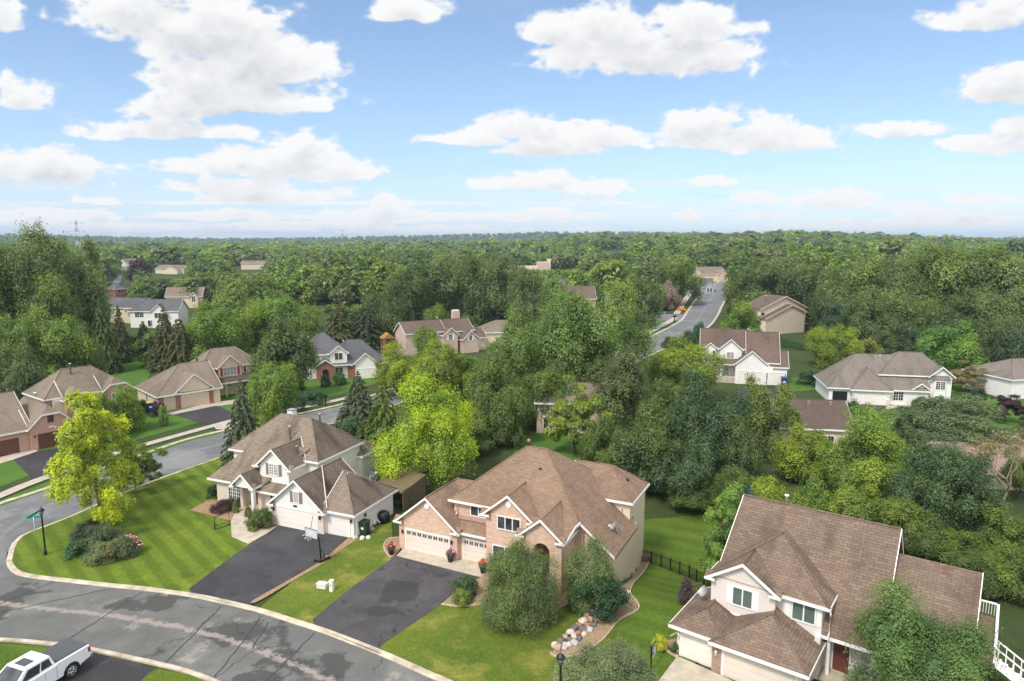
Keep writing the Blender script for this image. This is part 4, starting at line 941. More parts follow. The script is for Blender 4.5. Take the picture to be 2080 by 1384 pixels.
    st = h.m('deck_stair', M_white)
    for k in range(11): st.box(17.4 + k * .32, 17.75 + k * .32, 7.65, 8.75, 1.95 - k * .2, 2.0 - k * .2)
    for y in (7.65, 8.75):
        st.tube([(17.4, y, 3.15), (20.9, y, .95)], .06, 5); st.tube([(17.4, y, 2.0), (20.9, y, -.2)], .08, 5)
        for k in range(9): st.box(17.5 + k * .4, 17.55 + k * .4, y - .025, y + .025, 2.0 - k * .25, 3.1 - k * .25)
    h.pipe(4.3, 9.0, 8.7, 9.6, .09, M_white)
    h.dish(.75, 2.9, 2.9, -35, .95); h.spout(8.8, 3.15, 3.1, 4.9)
    return h.done()
house_white(); house_brick(); house_blush()

# ------------------------------------------------------------------ plants
def quads_mesh(name, V, attrs, mat):
    """V: (n,4,3) leaf faces"""
    n = len(V); me = bpy.data.meshes.new(name)
    me.vertices.add(n * 4); me.vertices.foreach_set('co', V.reshape(-1).astype(np.float32))
    me.loops.add(n * 4); me.loops.foreach_set('vertex_index', np.arange(n * 4, dtype=np.int32))
    me.polygons.add(n); me.polygons.foreach_set('loop_start', np.arange(0, n * 4, 4, dtype=np.int32)); me.update(calc_edges=True)
    for k, v in attrs.items():
        a = me.attributes.new(k, 'FLOAT' if v.ndim == 1 else 'FLOAT_COLOR', 'FACE')
        a.data.foreach_set('value' if v.ndim == 1 else 'color', v.astype(np.float32).ravel())
    me.materials.append(mat); return me
def unit(a): return a / np.maximum(np.linalg.norm(a, axis=-1, keepdims=True), 1e-6)
def leaves(rs, P, Nn, size, aspect=1.7, bend=.25):
    """kite shaped leaf sprays at P facing Nn"""
    n = len(P); r = unit(rs.normal(size=(n, 3))); U = unit(np.cross(Nn, r)); W = np.cross(Nn, U)
    s = size * rs.uniform(.65, 1.35, n)[:, None]
    a = P - U * s * aspect * .5; c = P + U * s * aspect * .5 - Nn * s * bend
    b = P + W * s * .5 + U * s * .12 + Nn * s * bend * .4; d = P - W * s * .5 + U * s * .12 + Nn * s * bend * .4
    return np.stack([a, b, c, d], 1)
def clump_crown(seed, nc, nl, rad=(.5, .5, .42), cz=.58, cr=(.13, .21), leaf=.03, low=.25, flat=.75, droop=0, uneven=.18, top=0, zb=.12):
    """crown in a unit box: height 1, width 1; returns leaf faces, tint per face, clump centres"""
    rs = np.random.RandomState(seed); C = []; rr = []
    ph = rs.uniform(0, 6.28, 6)
    while len(C) < nc:
        d = unit(rs.normal(size=3));
        if d[2] < -.75: continue
        k = rs.uniform(.25, 1) ** .45
        a = math.atan2(d[1], d[0]); lump = 1 + uneven * (math.sin(2 * a + ph[0]) + .7 * math.sin(3 * a + ph[1] + 3 * d[2]) + .6 * math.sin(5 * d[2] + ph[2] + a))
        r = rs.uniform(*cr); q = np.array([d[0] * rad[0], d[1] * rad[1], d[2] * rad[2]]) * k * lump * (1 - r * .9)
        if d[2] < 0: q[:2] *= 1 + low * d[2]
        if top: q[:2] *= 1 - top * max(d[2], 0) ** 1.2 * .8
        q[2] += cz; C.append(q); rr.append(r * rs.uniform(.85, 1.15))
    C = np.array(C); rr = np.array(rr); w = rr ** 2 / np.sum(rr ** 2); idx = rs.choice(nc, nl, p=w)
    d = rs.normal(size=(nl, 3)); d[:, 2] += .45; out = unit(C[idx] - np.array([0, 0, cz - .1])); d = unit(unit(d) + .55 * out)
    ph = rs.uniform(0, 6.28, (nc, 4)); k0 = 6.5 * d
    bmp = 1 + .30 * np.sin(k0[:, 0] + ph[idx, 0]) * np.sin(k0[:, 1] + ph[idx, 1]) + .16 * np.sin(2.1 * k0[:, 2] + ph[idx, 2]) * np.sin(1.9 * k0[:, 0] + ph[idx, 3])
    bmp = bmp * np.where(rs.rand(nl) < .09, rs.uniform(1.08, 1.3, nl), 1)
    rad_ = bmp[:, None] * rr[idx][:, None] * (rs.uniform(.3, 1.2, nl)[:, None] ** .6) * 1.08
    P = C[idx] + d * rad_ * np.array([1, 1, flat]); P[:, 2] -= droop * np.linalg.norm(P[:, :2], axis=1) ** 2
    kx = .5 / np.percentile(np.hypot(P[:, 0], P[:, 1]), 97.5); z0, z1 = np.percentile(P[:, 2], (.8, 99.6)); kz = (1 - zb) / (z1 - z0)
    P = np.stack([P[:, 0] * kx, P[:, 1] * kx, zb + (P[:, 2] - z0) * kz], 1); C = np.stack([C[:, 0] * kx, C[:, 1] * kx, zb + (C[:, 2] - z0) * kz], 1)
    Nn = unit(d * 1.0 + rs.normal(size=(nl, 3)) * .36 + np.array([0, 0, .45]))
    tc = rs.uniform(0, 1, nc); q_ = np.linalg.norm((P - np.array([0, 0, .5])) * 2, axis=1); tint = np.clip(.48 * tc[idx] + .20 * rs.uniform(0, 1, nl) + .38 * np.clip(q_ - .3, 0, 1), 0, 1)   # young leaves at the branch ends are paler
    return leaves(rs, P, Nn, leaf), tint, C
def spruce_crown(seed, nl, leaf=.03, taper=.9, whorls=26, droop=.12):
    rs = np.random.RandomState(seed); P = []; D = []; B = []
    for i in range(whorls):
        t = (i + rs.uniform(-.3, .3)) / whorls; z = .05 + .95 * t; R0 = .5 * max(1 - t, .02) ** taper * (1.0 if t > .05 else .8)
        k = max(4, int(11 * (1 - t) + 4)); a0 = rs.uniform(0, 6.28)
        for j in range(k):
            a = a0 + 6.283 * j / k + rs.uniform(-.25, .25); L = R0 * rs.uniform(.72, 1.12); B.append((z, a, L))
    w = np.array([b[2] for b in B]); idx = rs.choice(len(B), nl, p=w / w.sum()); B = np.array(B)
    s = rs.uniform(.12, 1, nl) ** .7; z, a, L = B[idx, 0], B[idx, 1], B[idx, 2]
    r = L * s; side = rs.normal(0, .17, nl) * L * (1.1 - s); ca, sa = np.cos(a), np.sin(a)
    P = np.stack([r * ca - side * sa, r * sa + side * ca, z - droop * s * s * L * 1.6 + rs.normal(0, .008, nl)], 1)
    Nn = unit(np.stack([ca * .45, sa * .45, np.ones(nl) * .8], 1) + rs.normal(size=(nl, 3)) * .4)
    tb = rs.uniform(0, 1, len(B)); tint = np.clip(.3 * tb[idx] + .35 * rs.uniform(0, 1, nl) + .35 * s, 0, 1)
    return leaves(rs, P, Nn, leaf, 2.4, .15), tint, None
CROWNS = {}
def crown(kind, v, lod):
    key = (kind, v, lod)
    if key in CROWNS: return CROWNS[key]
    nl = {-2: 95000, -1: 65000, 0: 32000, 1: 13000, 2: 5000, 3: 900}[lod]; lf = {-2: .0088, -1: .0108, 0: .0155, 1: .0235, 2: .037, 3: .07}[lod]; sd = 100 * v + sum(map(ord, kind))
    if kind == 'broad': q = clump_crown(sd, 46, nl, (.52, .52, .40), .58, (.10, .20), lf, .1, zb=.14)
    elif kind == 'tall': q = clump_crown(sd, 42, nl, (.5, .5, .47), .54, (.12, .21), lf, .2, .85, 0, .30, .15, .09)
    elif kind == 'round': q = clump_crown(sd, 60, int(nl * 1.0), (.5, .5, .46), .53, (.09, .15), lf * .9, .15, .9, 0, .07, 0, .05)
    elif kind == 'spread': q = clump_crown(sd, 54, nl, (.52, .52, .42), .56, (.10, .18), lf, .15, .8, 0, .26, .0, .10)
    elif kind == 'oval': q = clump_crown(sd, 44, nl, (.5, .5, .46), .53, (.11, .18), lf, .25, .9, 0, .12, .55, .08)
    elif kind == 'layer': q = clump_crown(sd, 72, int(nl * .72), (.54, .54, .46), .52, (.06, .12), lf, .0, .62, .06, .42, .75, .17)
    elif kind == 'flat': q = clump_crown(sd, 60, nl, (.52, .52, .36), .60, (.085, .14), lf, -.1, .6, .1, .1, 0, .22)
    elif kind == 'dome': q = clump_crown(sd, 110, int(nl * 1.35), (.5, .5, .50), .46, (.11, .17), lf * .85, -.25, 1.0, .12, .06, 0, .0)
    elif kind == 'shrub': q = clump_crown(sd, 40, int(nl * .55), (.5, .5, .50), .42, (.12, .2), lf * 1.25, -.25, .9, .0, .12, 0, -.02)
    elif kind == 'spruce': q = spruce_crown(sd, nl, lf * 1.0, .85, 26)
    elif kind == 'pine': q = spruce_crown(sd, nl, lf * 1.15, .62, 15, .2)
    elif kind == 'column': q = clump_crown(sd, 40, int(nl * .6), (.5, .5, .5), .5, (.14, .22), lf * 1.3, -.2, 1.4, 0, .05, .9, -.02)
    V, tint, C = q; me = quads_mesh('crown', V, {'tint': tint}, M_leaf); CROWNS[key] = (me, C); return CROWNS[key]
TRUNKS = {}
def trunk(kind, v, C, pale=False):
    key = (kind, v, pale)
    if key in TRUNKS: return TRUNKS[key]
    rs = random.Random(v * 7 + len(kind)); b = MB(); con = C is None
    h = .9 if con else .62; pts = [(rs.uniform(-.012, .012) * i, rs.uniform(-.012, .012) * i, -.02 + h * i / 6) for i in range(7)]
    w = .018 if con else .026
    b.tube(pts, [w * 1.35] + [w * (1 - .8 * i / 6) for i in range(1, 7)], 7)
    if not con:
        for c in list(C)[::max(1, len(C) // 9)]:
            z0 = max(.12, min(.55, c[2] - .28)); p0 = Vector((0, 0, z0)); p1 = Vector(c); m_ = (p0 + p1) / 2 + Vector((0, 0, -.04))
            b.tube([p0, m_, p1], [.012, .008, .003], 5)
    o = b.build('trunk', M_barkpale if pale else M_bark); me = o.data; bpy.data.objects.remove(o); TRUNKS[key] = me; return me
TREES = []
def plant(name, kind, v, lod, x, y, h, w, colr, label, cat='tree', group=None, pale=False, z=None, rz=None, trunkless=False, w2=None):
    z = T(x, y) if z is None else z
    t = thing(name, label, cat, (x, y, z - .02), 0, group); rz = (hash((round(x, 1), round(y, 1))) % 628) / 100 if rz is None else rz
    t.rotation_euler = (0, 0, rz); t.scale = (w, w2 or w, h)
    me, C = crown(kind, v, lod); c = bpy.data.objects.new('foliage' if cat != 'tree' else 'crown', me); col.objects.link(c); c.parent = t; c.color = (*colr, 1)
    if not trunkless:
        k = bpy.data.objects.new('trunk' if cat == 'tree' else 'stem', trunk(kind, v, C, pale)); col.objects.link(k); k.parent = t
        if kind not in ('spruce', 'pine') and w > 0: k.scale = (h / w * .55, h / w * .55, 1)
    return t
def zdepth(y, z): return y * cp_ - (z - CAM_H) * sp_
def tree_px(name, kind, v, px, D, top, wpx, colr, label, cat='tree', base=None, lod=None, group=None, pale=False, trunkless=False, hmin=None):
    """place by photo pixel column px at ground distance D (or at the ground pixel row base); top = pixel row of its tip"""
    if base is not None: x, D = Gt(px, base)
    d = ray(px, top); z0 = T(d[0] / d[1] * D, D); zt = CAM_H + d[2] / d[1] * D; h = zt - z0; zm = z0 + h * .55
    zc = zdepth(D, zm); x = (px - 1040) / FPX * zc; w = wpx * zc / FPX
    if lod is None: lod = -2 if wpx > 280 else -1 if wpx > 160 else 0 if wpx > 75 else 1 if wpx > 34 else 2
    return plant(name, kind, v, lod, x, D, h, w, colr, label, cat, group, pale, trunkless=trunkless)
# leaf colours (real-world reflectances)
YEL, LIME, YG = (.215, .255, .010), (.185, .25, .010), (.125, .165, .014)
BRI, MID, GRN = (.092, .142, .016), (.085, .122, .018), (.075, .108, .018)
DK, DKB, GRY = (.060, .088, .020), (.048, .080, .026), (.098, .118, .038)
SPR, BRN, PUR, TAN = (.075, .092, .045), (.072, .078, .026), (.050, .026, .030), (.16, .135, .055)

# ------------------------------------------------------------------ the other houses
def H(name, label, px, py, rz, roof, z=0.0): 
    x, y = Gt(px, py); h = House(name, label, x, y, rz, z + T(x, y)); h.roofm = roof; return h
def house_pink():
    h = House('house', 'pink brick house with clipped gables and dark brown garage doors at left', -66.7, 85.7, 53.7); h.roofm = RT2
    h.block(-7, 3.6, 0, 11, 0, 2.95, .75, 'x', 'gg', BK, ov=.35)
    h.garage('f', 0, -.6, 2.9, 2.1, SGb, frame=BK); h.garage('f', 0, -6, 5, 2.1, SGb, frame=BK)
    h.block(3.5, 8.6, -.5, 8, 0, 2.95, .98, 'y', 'jg', BK, ov=.35, jf=.62, rov=.25)
    h.garage('f', -.5, 4.3, 3.6, 2.1, SGb, frame=BK); h.lamp('f', -.5, 3.95, 1.9)
    h.win('f', -.5, 5.75, 3.55, .55, .75, 1, 2, 3, frame=M_door_dark)
    b = MB(); h.fb(b, 'f', -.5, 5.7, 6.4, 2.75, 2.9, 0, .03); b.build('house_number_plate', M_white, h.root)
    h.block(8.0, 19.2, 6.2, 13.5, 0, 5.3, .85, 'x', 'hh', BK, ov=.4)
    h.block(9.9, 13.4, 4.6, 8.5, 0, 5.0, .8, 'y', 'jg', BK, ov=.35, jf=.5, rov=.25); h.win('f', 4.6, 10.7, 3.35, 1.9, 1.2, 2, 1, 1, M_glass_green)
    h.block(15.6, 19.2, 5.3, 9, 0, 5.3, .8, 'y', 'jg', BK, ov=.4, jf=.5, rov=.25); h.win('f', 5.3, 16.5, 3.6, 1.8, 1.1, 2, 1, 1, M_glass_green); h.win('f', 6.2, 13.9, 4.2, 1.5, .7, 2, 1, 1)
    h.m('wall', ST).box(8.6, 9.9, 5.4, 8, 0, 5)
    h.pipe(12.5, 8.9, 8, 9.6, .12); h.pipe(6.4, 5.2, 6.2, 6.7, .12, M_white)
    for a, b_ in (((3.45, -.2, 2.98), (3.45, 2.6, 5.2)), ((9.6, 4.4, 5.05), (9.6, 7.2, 7.6)), ((15.2, 5.2, 5.35), (15.2, 7.9, 7.4))): h.m('valley_flashing', M_flash).tube([a, b_], .08, 5)
    h.done()
def house_shutter():
    h = House('house', 'cream house with red shutters and red brick garage pillars beside fresh dark driveway', -57.5, 109.5, 44.7); h.roofm = RT2
    h.block(-.5, 9.5, .1, 11, 0, 2.6, .69, 'x', 'hg', SC, ov=.4)
    for x in (-.52, 2.15, 7.5): h.m('brick_pillar', BR).box(x, x + .75, -.12 if x < 1 else -.2, .2, 0, 2.55)
    h.garage('f', .1, .35, 1.75, 1.95, SGt, frame=SC); h.block(2.2, 8.2, -.1, 5, 0, 2.75, .88, 'y', 'gg', SC, ov=.3); h.garage('f', -.1, 3.0, 4.4, 1.95, SGt, frame=SC)
    h.eret(1.9, -.4, 2.7, .9); h.eret(7.6, -.4, 2.7, .9)
    h.win('l', -.5, 5.6, .9, .6, 1.2, 1, 1, 1, M_glass)
    h.block(8.4, 19.0, 5.2, 11.5, 0, 5.2, .85, 'x', 'hh', SC, ov=.38)
    h.block(11.2, 15.4, 4.7, 8, 0, 5.1, .9, 'y', 'gg', SC, ov=.35); h.win('f', 4.7, 12.1, 3.6, 2.4, 1.4, 2, 2, 2, M_glass_pale, M_shutter_red, sw=.45)
    b = MB(); b.prism([(13.3 + 1.1 * math.cos(t), 4.7, 5.2 + .75 * math.sin(t)) for t in np.linspace(0, math.pi, 14)], (0, -.05, 0)); b.build('arched_panel', ST, h.root)
    h.win('f', 5.2, 8.9, 3.7, 1.7, 1.3, 2, 2, 3, M_glass); h.win('f', 5.2, 16.6, 3.7, 1.8, 1.3, 2, 2, 3, M_glass_pale)
    for x in (10.72, 16.1): b = MB(); h.fb(b, 'f', 5.2, x, x + .42, 3.65, 5.05, 0, .05); b.build('shutter', M_shutter_red, h.root)
    h.slab([(8.0, 2.9, 2.6), (17.6, 2.9, 2.6), (17.6, 5.3, 3.55), (8.0, 5.3, 3.55)], RD); h.trim((8.2, 2.9, 2.6), (17.6, 2.9, 2.6), (0, -1, 0))
    for x in (11.8, 14.6, 17.3): h.m('porch_column', SC).box(x - .1, x + .1, 3.0, 3.2, 0, 2.6)
    h.door('f', 5.2, 11.9, .95, .15, 2.0, M_redoor); h.win('f', 5.2, 9.2, .8, 1.4, 1.3, 2, 2, 3); h.win('f', 5.2, 14.6, .8, 1.5, 1.3, 2, 1, 1)
    h.m('brick_wall', BR).box(11.2, 17.4, 5.02, 5.2, 0, 2.7); h.pipe(8.2, 6.3, 6.5, 7.2, .15, M_timber)
    h.done()
def house_grey():
    h = House('house', 'white house with grey hipped roof and arched red brick entry', -39.1, 133.7, 19.3); h.roofm = RG
    h.block(.2, 3.5, 0, 4, 0, 2.95, .7, 'y', 'gg', BR, ov=.3)
    b = MB(); b.prism([(1.85 + .62 * math.cos(t), -.01, 1.75 + .6 * math.sin(t)) for t in np.linspace(0, math.pi, 12)] + [(1.23, -.01, .05), (2.47, -.01, .05)], (0, -.04, 0)); b.build('entry_arch', M_black, h.root)
    h.block(-2.5, 6.4, 2.6, 11, 0, 5.0, .85, 'x', 'hh', SW, ov=.4)
    h.block(3.0, 6.3, 1.2, 6, 0, 5.2, .85, 'y', 'gg', SW, ov=.35); h.win('f', 1.2, 3.9, 3.95, 1.45, 1.3, 2, 1, 1, M_glass, frame=SC); h.win('f', 1.2, 3.9, .7, 1.45, 1.6, 2, 1, 1, M_glass, frame=SC)
    h.block(2.2, 14.2, 1.2, 10.5, 0, 2.9, .86, 'x', 'hh', BR, ov=.4)
    h.block(7.3, 12.2, -.4, 5, 0, 2.95, .85, 'y', 'gg', SW, ov=.35); h.garage('f', -.4, 7.8, 4.0, 2.0, SG)
    h.m('brick_facing', BR).box(7.2, 7.7, -.45, .2, 0, 2.9); h.m('brick_facing', BR).box(11.85, 12.3, -.45, .2, 0, 2.9)
    h.pipe(-1.0, 5.6, 6.8, 8.3, .12, M_white); h.pipe(6.0, 4.6, 7.0, 7.3, .1, M_white); h.pipe(-.4, 4.2, 6.4, 6.7, .1, M_white)
    h.done()
def house_beige():
    h = H('house', 'beige house with brown roof and a square chimney behind the yellow-green trees', 826, 726, 33, RR, 0); h.root.scale = (1.08, 1, 1)
    h.block(0, 9.5, 0, 6.5, 0, 5.6, .72, 'x', 'gg', SPk, ov=.35)
    h.block(9.5, 17.5, 1, 8, 0, 5.2, .72, 'x', 'gg', SPk, ov=.35); h.block(8.6, 12.2, -1.5, 4, 0, 4.7, .9, 'y', 'gg', SPk, ov=.3); h.win('f', -1.5, 9.9, 3.6, .9, 1.2, 1, 2, 3, shut=M_white)
    h.block(13.0, 17.2, -2.5, 3, 0, 3.4, .9, 'y', 'gg', SPk, ov=.3); h.win('f', -2.5, 14.7, 3.2, .75, 1.1, 1, 2, 2, shut=M_white)
    h.block(17.0, 20.5, 0, 5, 0, 3.2, .75, 'x', 'gg', SPk, ov=.3); h.win('f', 0, 2.0, 3.8, 1.2, 1.2, 2, 1, 2); h.win('f', 0, 5.4, 3.8, 1.2, 1.2, 2, 1, 2)
    h.m('chimney', SPk).box(14.6, 16.4, 5.6, 6.8, 5, 9.8); h.m('chimney_cap', M_white).box(14.75, 16.25, 5.75, 6.65, 9.8, 10.0); h.pipe(9.4, 3.6, 7.7, 8.7, .1, M_white)
    h.done()
def house_redbrown():
    h = House('house', 'white gabled house with red-brown roof, blue front door and white garage doors', 45.6, 131.0, -15); h.roofm = RR
    h.block(-1.9, 4.0, 0, 6, 0, 3.9, .85, 'y', 'gg', SW, ov=.32); h.garage('f', 0, -1.3, 4.7, 2.5, SG)
    h.block(4.0, 7.6, .4, 6.2, 0, 3.6, .86, 'x', 'gg', SW, ov=.3); h.garage('f', .4, 4.5, 2.6, 2.4, SG)
    h.block(-8.4, .6, 3.2, 9.2, 0, 6.5, 1.05, 'x', 'gg', SW, ov=.35); h.block(.4, 6.0, .8, 9.6, 0, 4.3, 1.15, 'x', 'gg', SW, ov=.35)
    h.block(-4.9, -.7, 2.5, 6, 0, 6.35, .88, 'y', 'gg', SW, ov=.32); h.win('f', 2.5, -3.5, 4.6, 1.3, 1.2, 2, 1, 1, M_glass_pale, M_white)
    h.block(-7.7, -5.7, 2.7, 5.5, 0, 6.6, .8, 'y', 'gg', SW, ov=.28); h.win('f', 2.7, -6.2, 4.9, .4, 1.1, 1, 1, 2)
    h.slab([(-5.6, .2, 3.75), (-1.6, .2, 3.75), (-.9, 2.7, 4.6), (-5.6, 2.7, 4.6)], RR); h.trim((-5.6, .2, 3.75), (-1.8, .2, 3.75), (0, -1, 0))
    b = plain('pale_blue_door', (.24, .32, .42), .4); h.door('f', 2.5, -4.0, .95, 1.2, 2.2, b); h.m('porch_slab', M_concrete).box(-5.4, -1.9, .4, 2.5, 0, 1.1)
    for x in (-5.3, -4.6): h.m('porch_column', M_white).box(x - .1, x + .1, .4, .6, 1.1, 3.7)
    h.pipe(.6, 6.6, 9.4, 10.1, .1, M_white); h.lamp('f', .4, 7.3, 2.2); h.done()
def house_tall():
    h = House('house', 'tall tan house with plain gable walls above the red-brown roofed house', 74.9, 200.3, 25); h.roofm = RR
    def gab(y0, y1, pts, lo):
        P = [(pts[0][0], y0, lo)] + [(x, y0, z) for x, z in pts] + [(pts[2][0], y0, lo)]
        h.m('wall', ST).prism(P, (0, y1 - y0, 0))
        (xa, za), (xb, zb), (xc, zc) = pts; s1 = (zb - za) / (xb - xa); s2 = (zb - zc) / (xc - xb)
        for (p, q) in (((xa - .5, za - .5 * s1 + .18), (xb, zb + .18)), ((xc + .5, zc - .5 * s2 + .18), (xb, zb + .18))):
            h.slab([(p[0], y0 - .4, p[1]), (q[0], y0 - .4, q[1]), (q[0], y1, q[1]), (p[0], y1, p[1])], RR, .16); h.trim((p[0], y0 - .4, p[1]), (q[0], y0 - .4, q[1]), (0, -1, 0), .35, .06, 0, SC)
    gab(0, 4, [(0, 4.9), (10, 8.55), (15.8, 6.3)], -5); gab(1.8, 10, [(-.5, 7.6), (9.3, 11.0), (18.2, 7.4)], -5)
    h.pipe(4.5, 5, 9, 11.2, .18, ST); h.win('f', 1.8, -.1, 5.6, 1.3, .9, 1, 1, 1)
    h.m('porch', ST).box(-5, 0, 2.5, 6, -2, 3.0); h.slab([(-5.3, 2.2, 2.9), (.2, 2.2, 2.9), (.2, 6, 4.3), (-5.3, 6, 4.3)], RR)
    h.m('deck', M_timber).box(18.2, 24, 4, 8, 1.4, 1.65); h.m('deck_railing', M_timber).box(18.2, 24, 4.0, 4.1, 2.4, 2.55)
    for x in (18.5, 20.3, 22.1, 23.8): h.m('deck_railing', M_timber).box(x - .08, x + .08, 4.0, 4.12, -4, 2.5)
    h.done()
def house_cream():
    h = House('house', 'cream house with warm grey hipped roof and clipped hedge by the door', 58.6, 115.2, -12); h.roofm = RG2
    h.block(-3.6, 12, .3, 10.5, 0, 2.65, .95, 'x', 'hg', SC if False else SW, ov=.4)
    h.block(.0, 5.9, -.5, 5, 0, 2.6, 1.0, 'y', 'hg', SW, ov=.4)
    h.garage('f', -.5, .5, 4.7, 2.0, SG); h.garage('f', .3, -3.0, 2.4, 2.0, M_black)
    for x in (-.15, 5.3): h.m('brick_facing', BS).box(x, x + .6, -.53, -.3, 0, 1.0)
    h.lamp('f', -.5, .1, 1.7, M_white); h.lamp('f', -.5, 5.6, 1.7, M_white)
    h.win('f', .3, 6.7, .85, 1.5, 1.4, 2, 2, 3)
    h.block(5.0, 15.9, 2.2, 9.5, 0, 4.95, .85, 'x', 'hh', SW, ov=.42)
    h.block(12.6, 15.9, 1.4, 5, 0, 5.0, .85, 'y', 'gg', SW, ov=.4)
    h.slab([(12.5, .9, 4.55), (15.6, .9, 4.55), (15.2, 1.5, 5.3), (12.9, 1.5, 5.3)], RG2); h.m('bay', SW).prism([(12.9, 1.4, 0), (13.2, 1.0, 0), (14.9, 1.0, 0), (15.2, 1.4, 0)], (0, 0, 4.5))
    h.win('f', 1.0, 13.35, 2.9, 1.4, 1.3, 2, 2, 4); h.win('f', 1.0, 13.35, .5, 1.4, 1.2, 2, 2, 4); h.win('f', 2.2, 8.9, 3.5, 1.5, 1.0, 2, 1, 2, M_glass_green)
    h.win('f', 1.38, 12.3, 2.9, .45, 1.3, 1, 2, 4); h.win('f', 1.38, 12.3, .5, .45, 1.2, 1, 2, 4)
    h.block(9.6, 12.2, .4, 3.5, 0, 2.75, .75, 'y', 'gg', BS, ov=.3)
    b = MB(); b.prism([(10.9 + .85 * math.cos(t), .39, 1.75 + .75 * math.sin(t)) for t in np.linspace(0, math.pi, 14)] + [(10.05, .39, .1), (11.75, .39, .1)], (0, -.03, 0)); b.build('entry_arch', SW, h.root)
    h.door('f', .35, 10.35, .85, .15, 1.95, M_timber); h.win('f', .35, 11.35, .3, .3, 1.5, 1, 1, 4)
    h.pipe(5.6, 5.3, 6.3, 7.7, .1, SC); h.done()
def house_dark():
    h = House('house', 'house under a long dark brown roof with three roof vents behind the lime trees', 36, 89.5, -9); h.roofm = RD
    h.block(0, 9.2, 0, 8.5, -2, 3.0, .64, 'x', 'gg', SC, ov=.4)
    for x in (1.5, 4.6, 7.4): b = MB(); b.box(x - .2, x + .2, 3.4, 3.8, 5.4, 5.9); b.build('roof_vent', M_copper, h.root)
    h.win('f', 0, 1.5, .8, 1.6, 1.2, 2, 1, 1); h.win('f', 0, 5.5, .8, 1.6, 1.2, 2, 1, 1); h.done()
def simple(label, px, py, rz, w, d, ze, p, wall, roof, ends='gg', gab=None, wins=(), z=0, axis='x', chim=None, name='house'):
    h = H(name, label, px, py, rz, roof, z); h.block(0, w, 0, d, -3, ze, p, axis, ends, wall, ov=.35)
    if gab: h.block(gab[0], gab[1], -gab[2], 3, -3, gab[3], gab[4], 'y', 'gg', wall, ov=.35)
    for q in wins: h.win(*q)
    if chim: h.m('chimney', wall).box(*chim)
    h.done(); return h
def far_houses():
    h = simple('white house with charcoal roof and gable among dark spruces', 266, 666, 4, 15, 8, 5.3, .8, SBl if False else SW, RG, 'hg', (7.2, 11.4, 1.2, 5.2, .95), [('f', 0, 1.6, 3.4, 2.6, 1.5, 2, 2, 3), ('f', -1.2, 8.2, 3.2, 2.0, 1.6, 2, 1, 1), ('f', 0, 6.3 - .9, .4, 1.9, 1.9, 2, 1, 1)])
    for x in (4, 6, 8.2, 10): h.pipe(x, 4.4, 8.2, 8.7, .14, M_metal)
    h = simple('cream house with grey roof beside the white charcoal-roofed house', 206, 655, -14, 16, 9, 5.2, .62, SC, RG, 'gg', None, [('f', 0, 1.0, 3.2, .9, 1.4, 1, 1, 1), ('f', 0, 7, 3.4, .9, 1.2, 1, 1, 1), ('f', 0, 12, 3.6, .8, 1.1, 1, 1, 1), ('f', 0, 1.4, .2, 2.0, 2.2, 2, 1, 1, M_glass)], axis='x')
    h.block(4.2, 14.5, -1, 6, -3, 5.4, .62, 'y', 'gg', SC, ov=.4); h.win('f', -1, 6, 3.6, .8, 1.2); h.win('f', -1, 11, 3.8, .8, 1.2)
    simple('small peach house with taupe roof and arched gable window above the white charcoal-roofed house', 338, 626, 10, 14, 8, 4.6, .85, SC, RT2, 'gg', (9.5, 12.8, 1.5, 4.2, 1.2), [('f', -1.5, 10.5, 2.6, 1.3, 2.2, 2, 1, 3)])
    simple('little red brick house with slate roof at the foot of the far lane', 214, 604, -25, 8, 6, 4.2, .55, BR, RG, 'hh', None, [('r', 8, 1, 2.2, 3, 1.4, 2, 1, 1)])
    simple('long tan roofed house above the purple tree, far left', 316, 556, -8, 24, 12, 3.5, .5, SC, RT2, 'gg', (10, 22, 5, 3.2, .45))
    simple('white gabled house far away at the end of the lane', 249, 541, -18, 16, 10, 4, .6, SW, RT2, 'gg', (0, 8, 4, 3.5, .8))
    simple('pale tan house with square brick chimney among bright green trees', 657, 610, 4, 9.5, 7, 7.6, .75, SPk, RT2, 'gg', None, [('f', 0, 2.8, 4.2, 2.2, 1.3, 2, 1, 1), ('f', 0, 1, 1.4, 1.6, .8), ('f', 0, 6, 1.4, 1.6, .8)], chim=(-.8, .4, 1, 2.6, -3, 11.4))
    simple('house roof peeping out at the right of the leaning tree', 596, 614, -24, 6, 6, 3.2, .6, SC, RT2, 'gg')
    simple('tan roof among the distant trees, left of centre', 490, 548, 12, 20, 10, 5, .5, SC, RT2, 'gg')
    simple('house with dusty tan roof and arched white dormer left of the far street', 1236, 640, 2, 13, 9, 4.2, .8, SPk, RT2, 'gg', (3.2, 6.2, 1.2, 4.3, 1.0), [('f', -1.2, 3.9, 3.0, 1.6, 1.8, 2, 1, 2)])
    simple('pale blue house with slate roof at the top of the far street', 1392, 598, -6, 13, 10, 3.2, .75, SBl, RG, 'gg', (8.6, 12.8, 1.5, 3.2, 1.3), [('f', -1.5, 9.6, 1.2, 1.0, 1.8, 1, 2, 2), ('f', -1.5, 11, 1.2, 1.0, 1.8, 1, 2, 2)])
    simple('house with steep slate roof behind the wide tree by the far street', 1300, 588, 12, 16, 12, 3.4, .9, SW, RG, 'hh')
    simple('taupe gabled house beyond the pale blue house', 1425, 576, 20, 16, 10, 5.0, .7, SC, RT2, 'gg', (8, 15, 3, 4.6, .8))
    simple('slate roofed house with white gable end in the middle of the wood', 1112, 618, 2, 10.5, 8, 8.0, .62, SPk, RG, 'gg')
    simple('house with red-brown roof and pinkish gable end behind the great cottonwood', 1128, 652, 3, 14, 9, 7.6, .85, SPk, RR, 'gg')
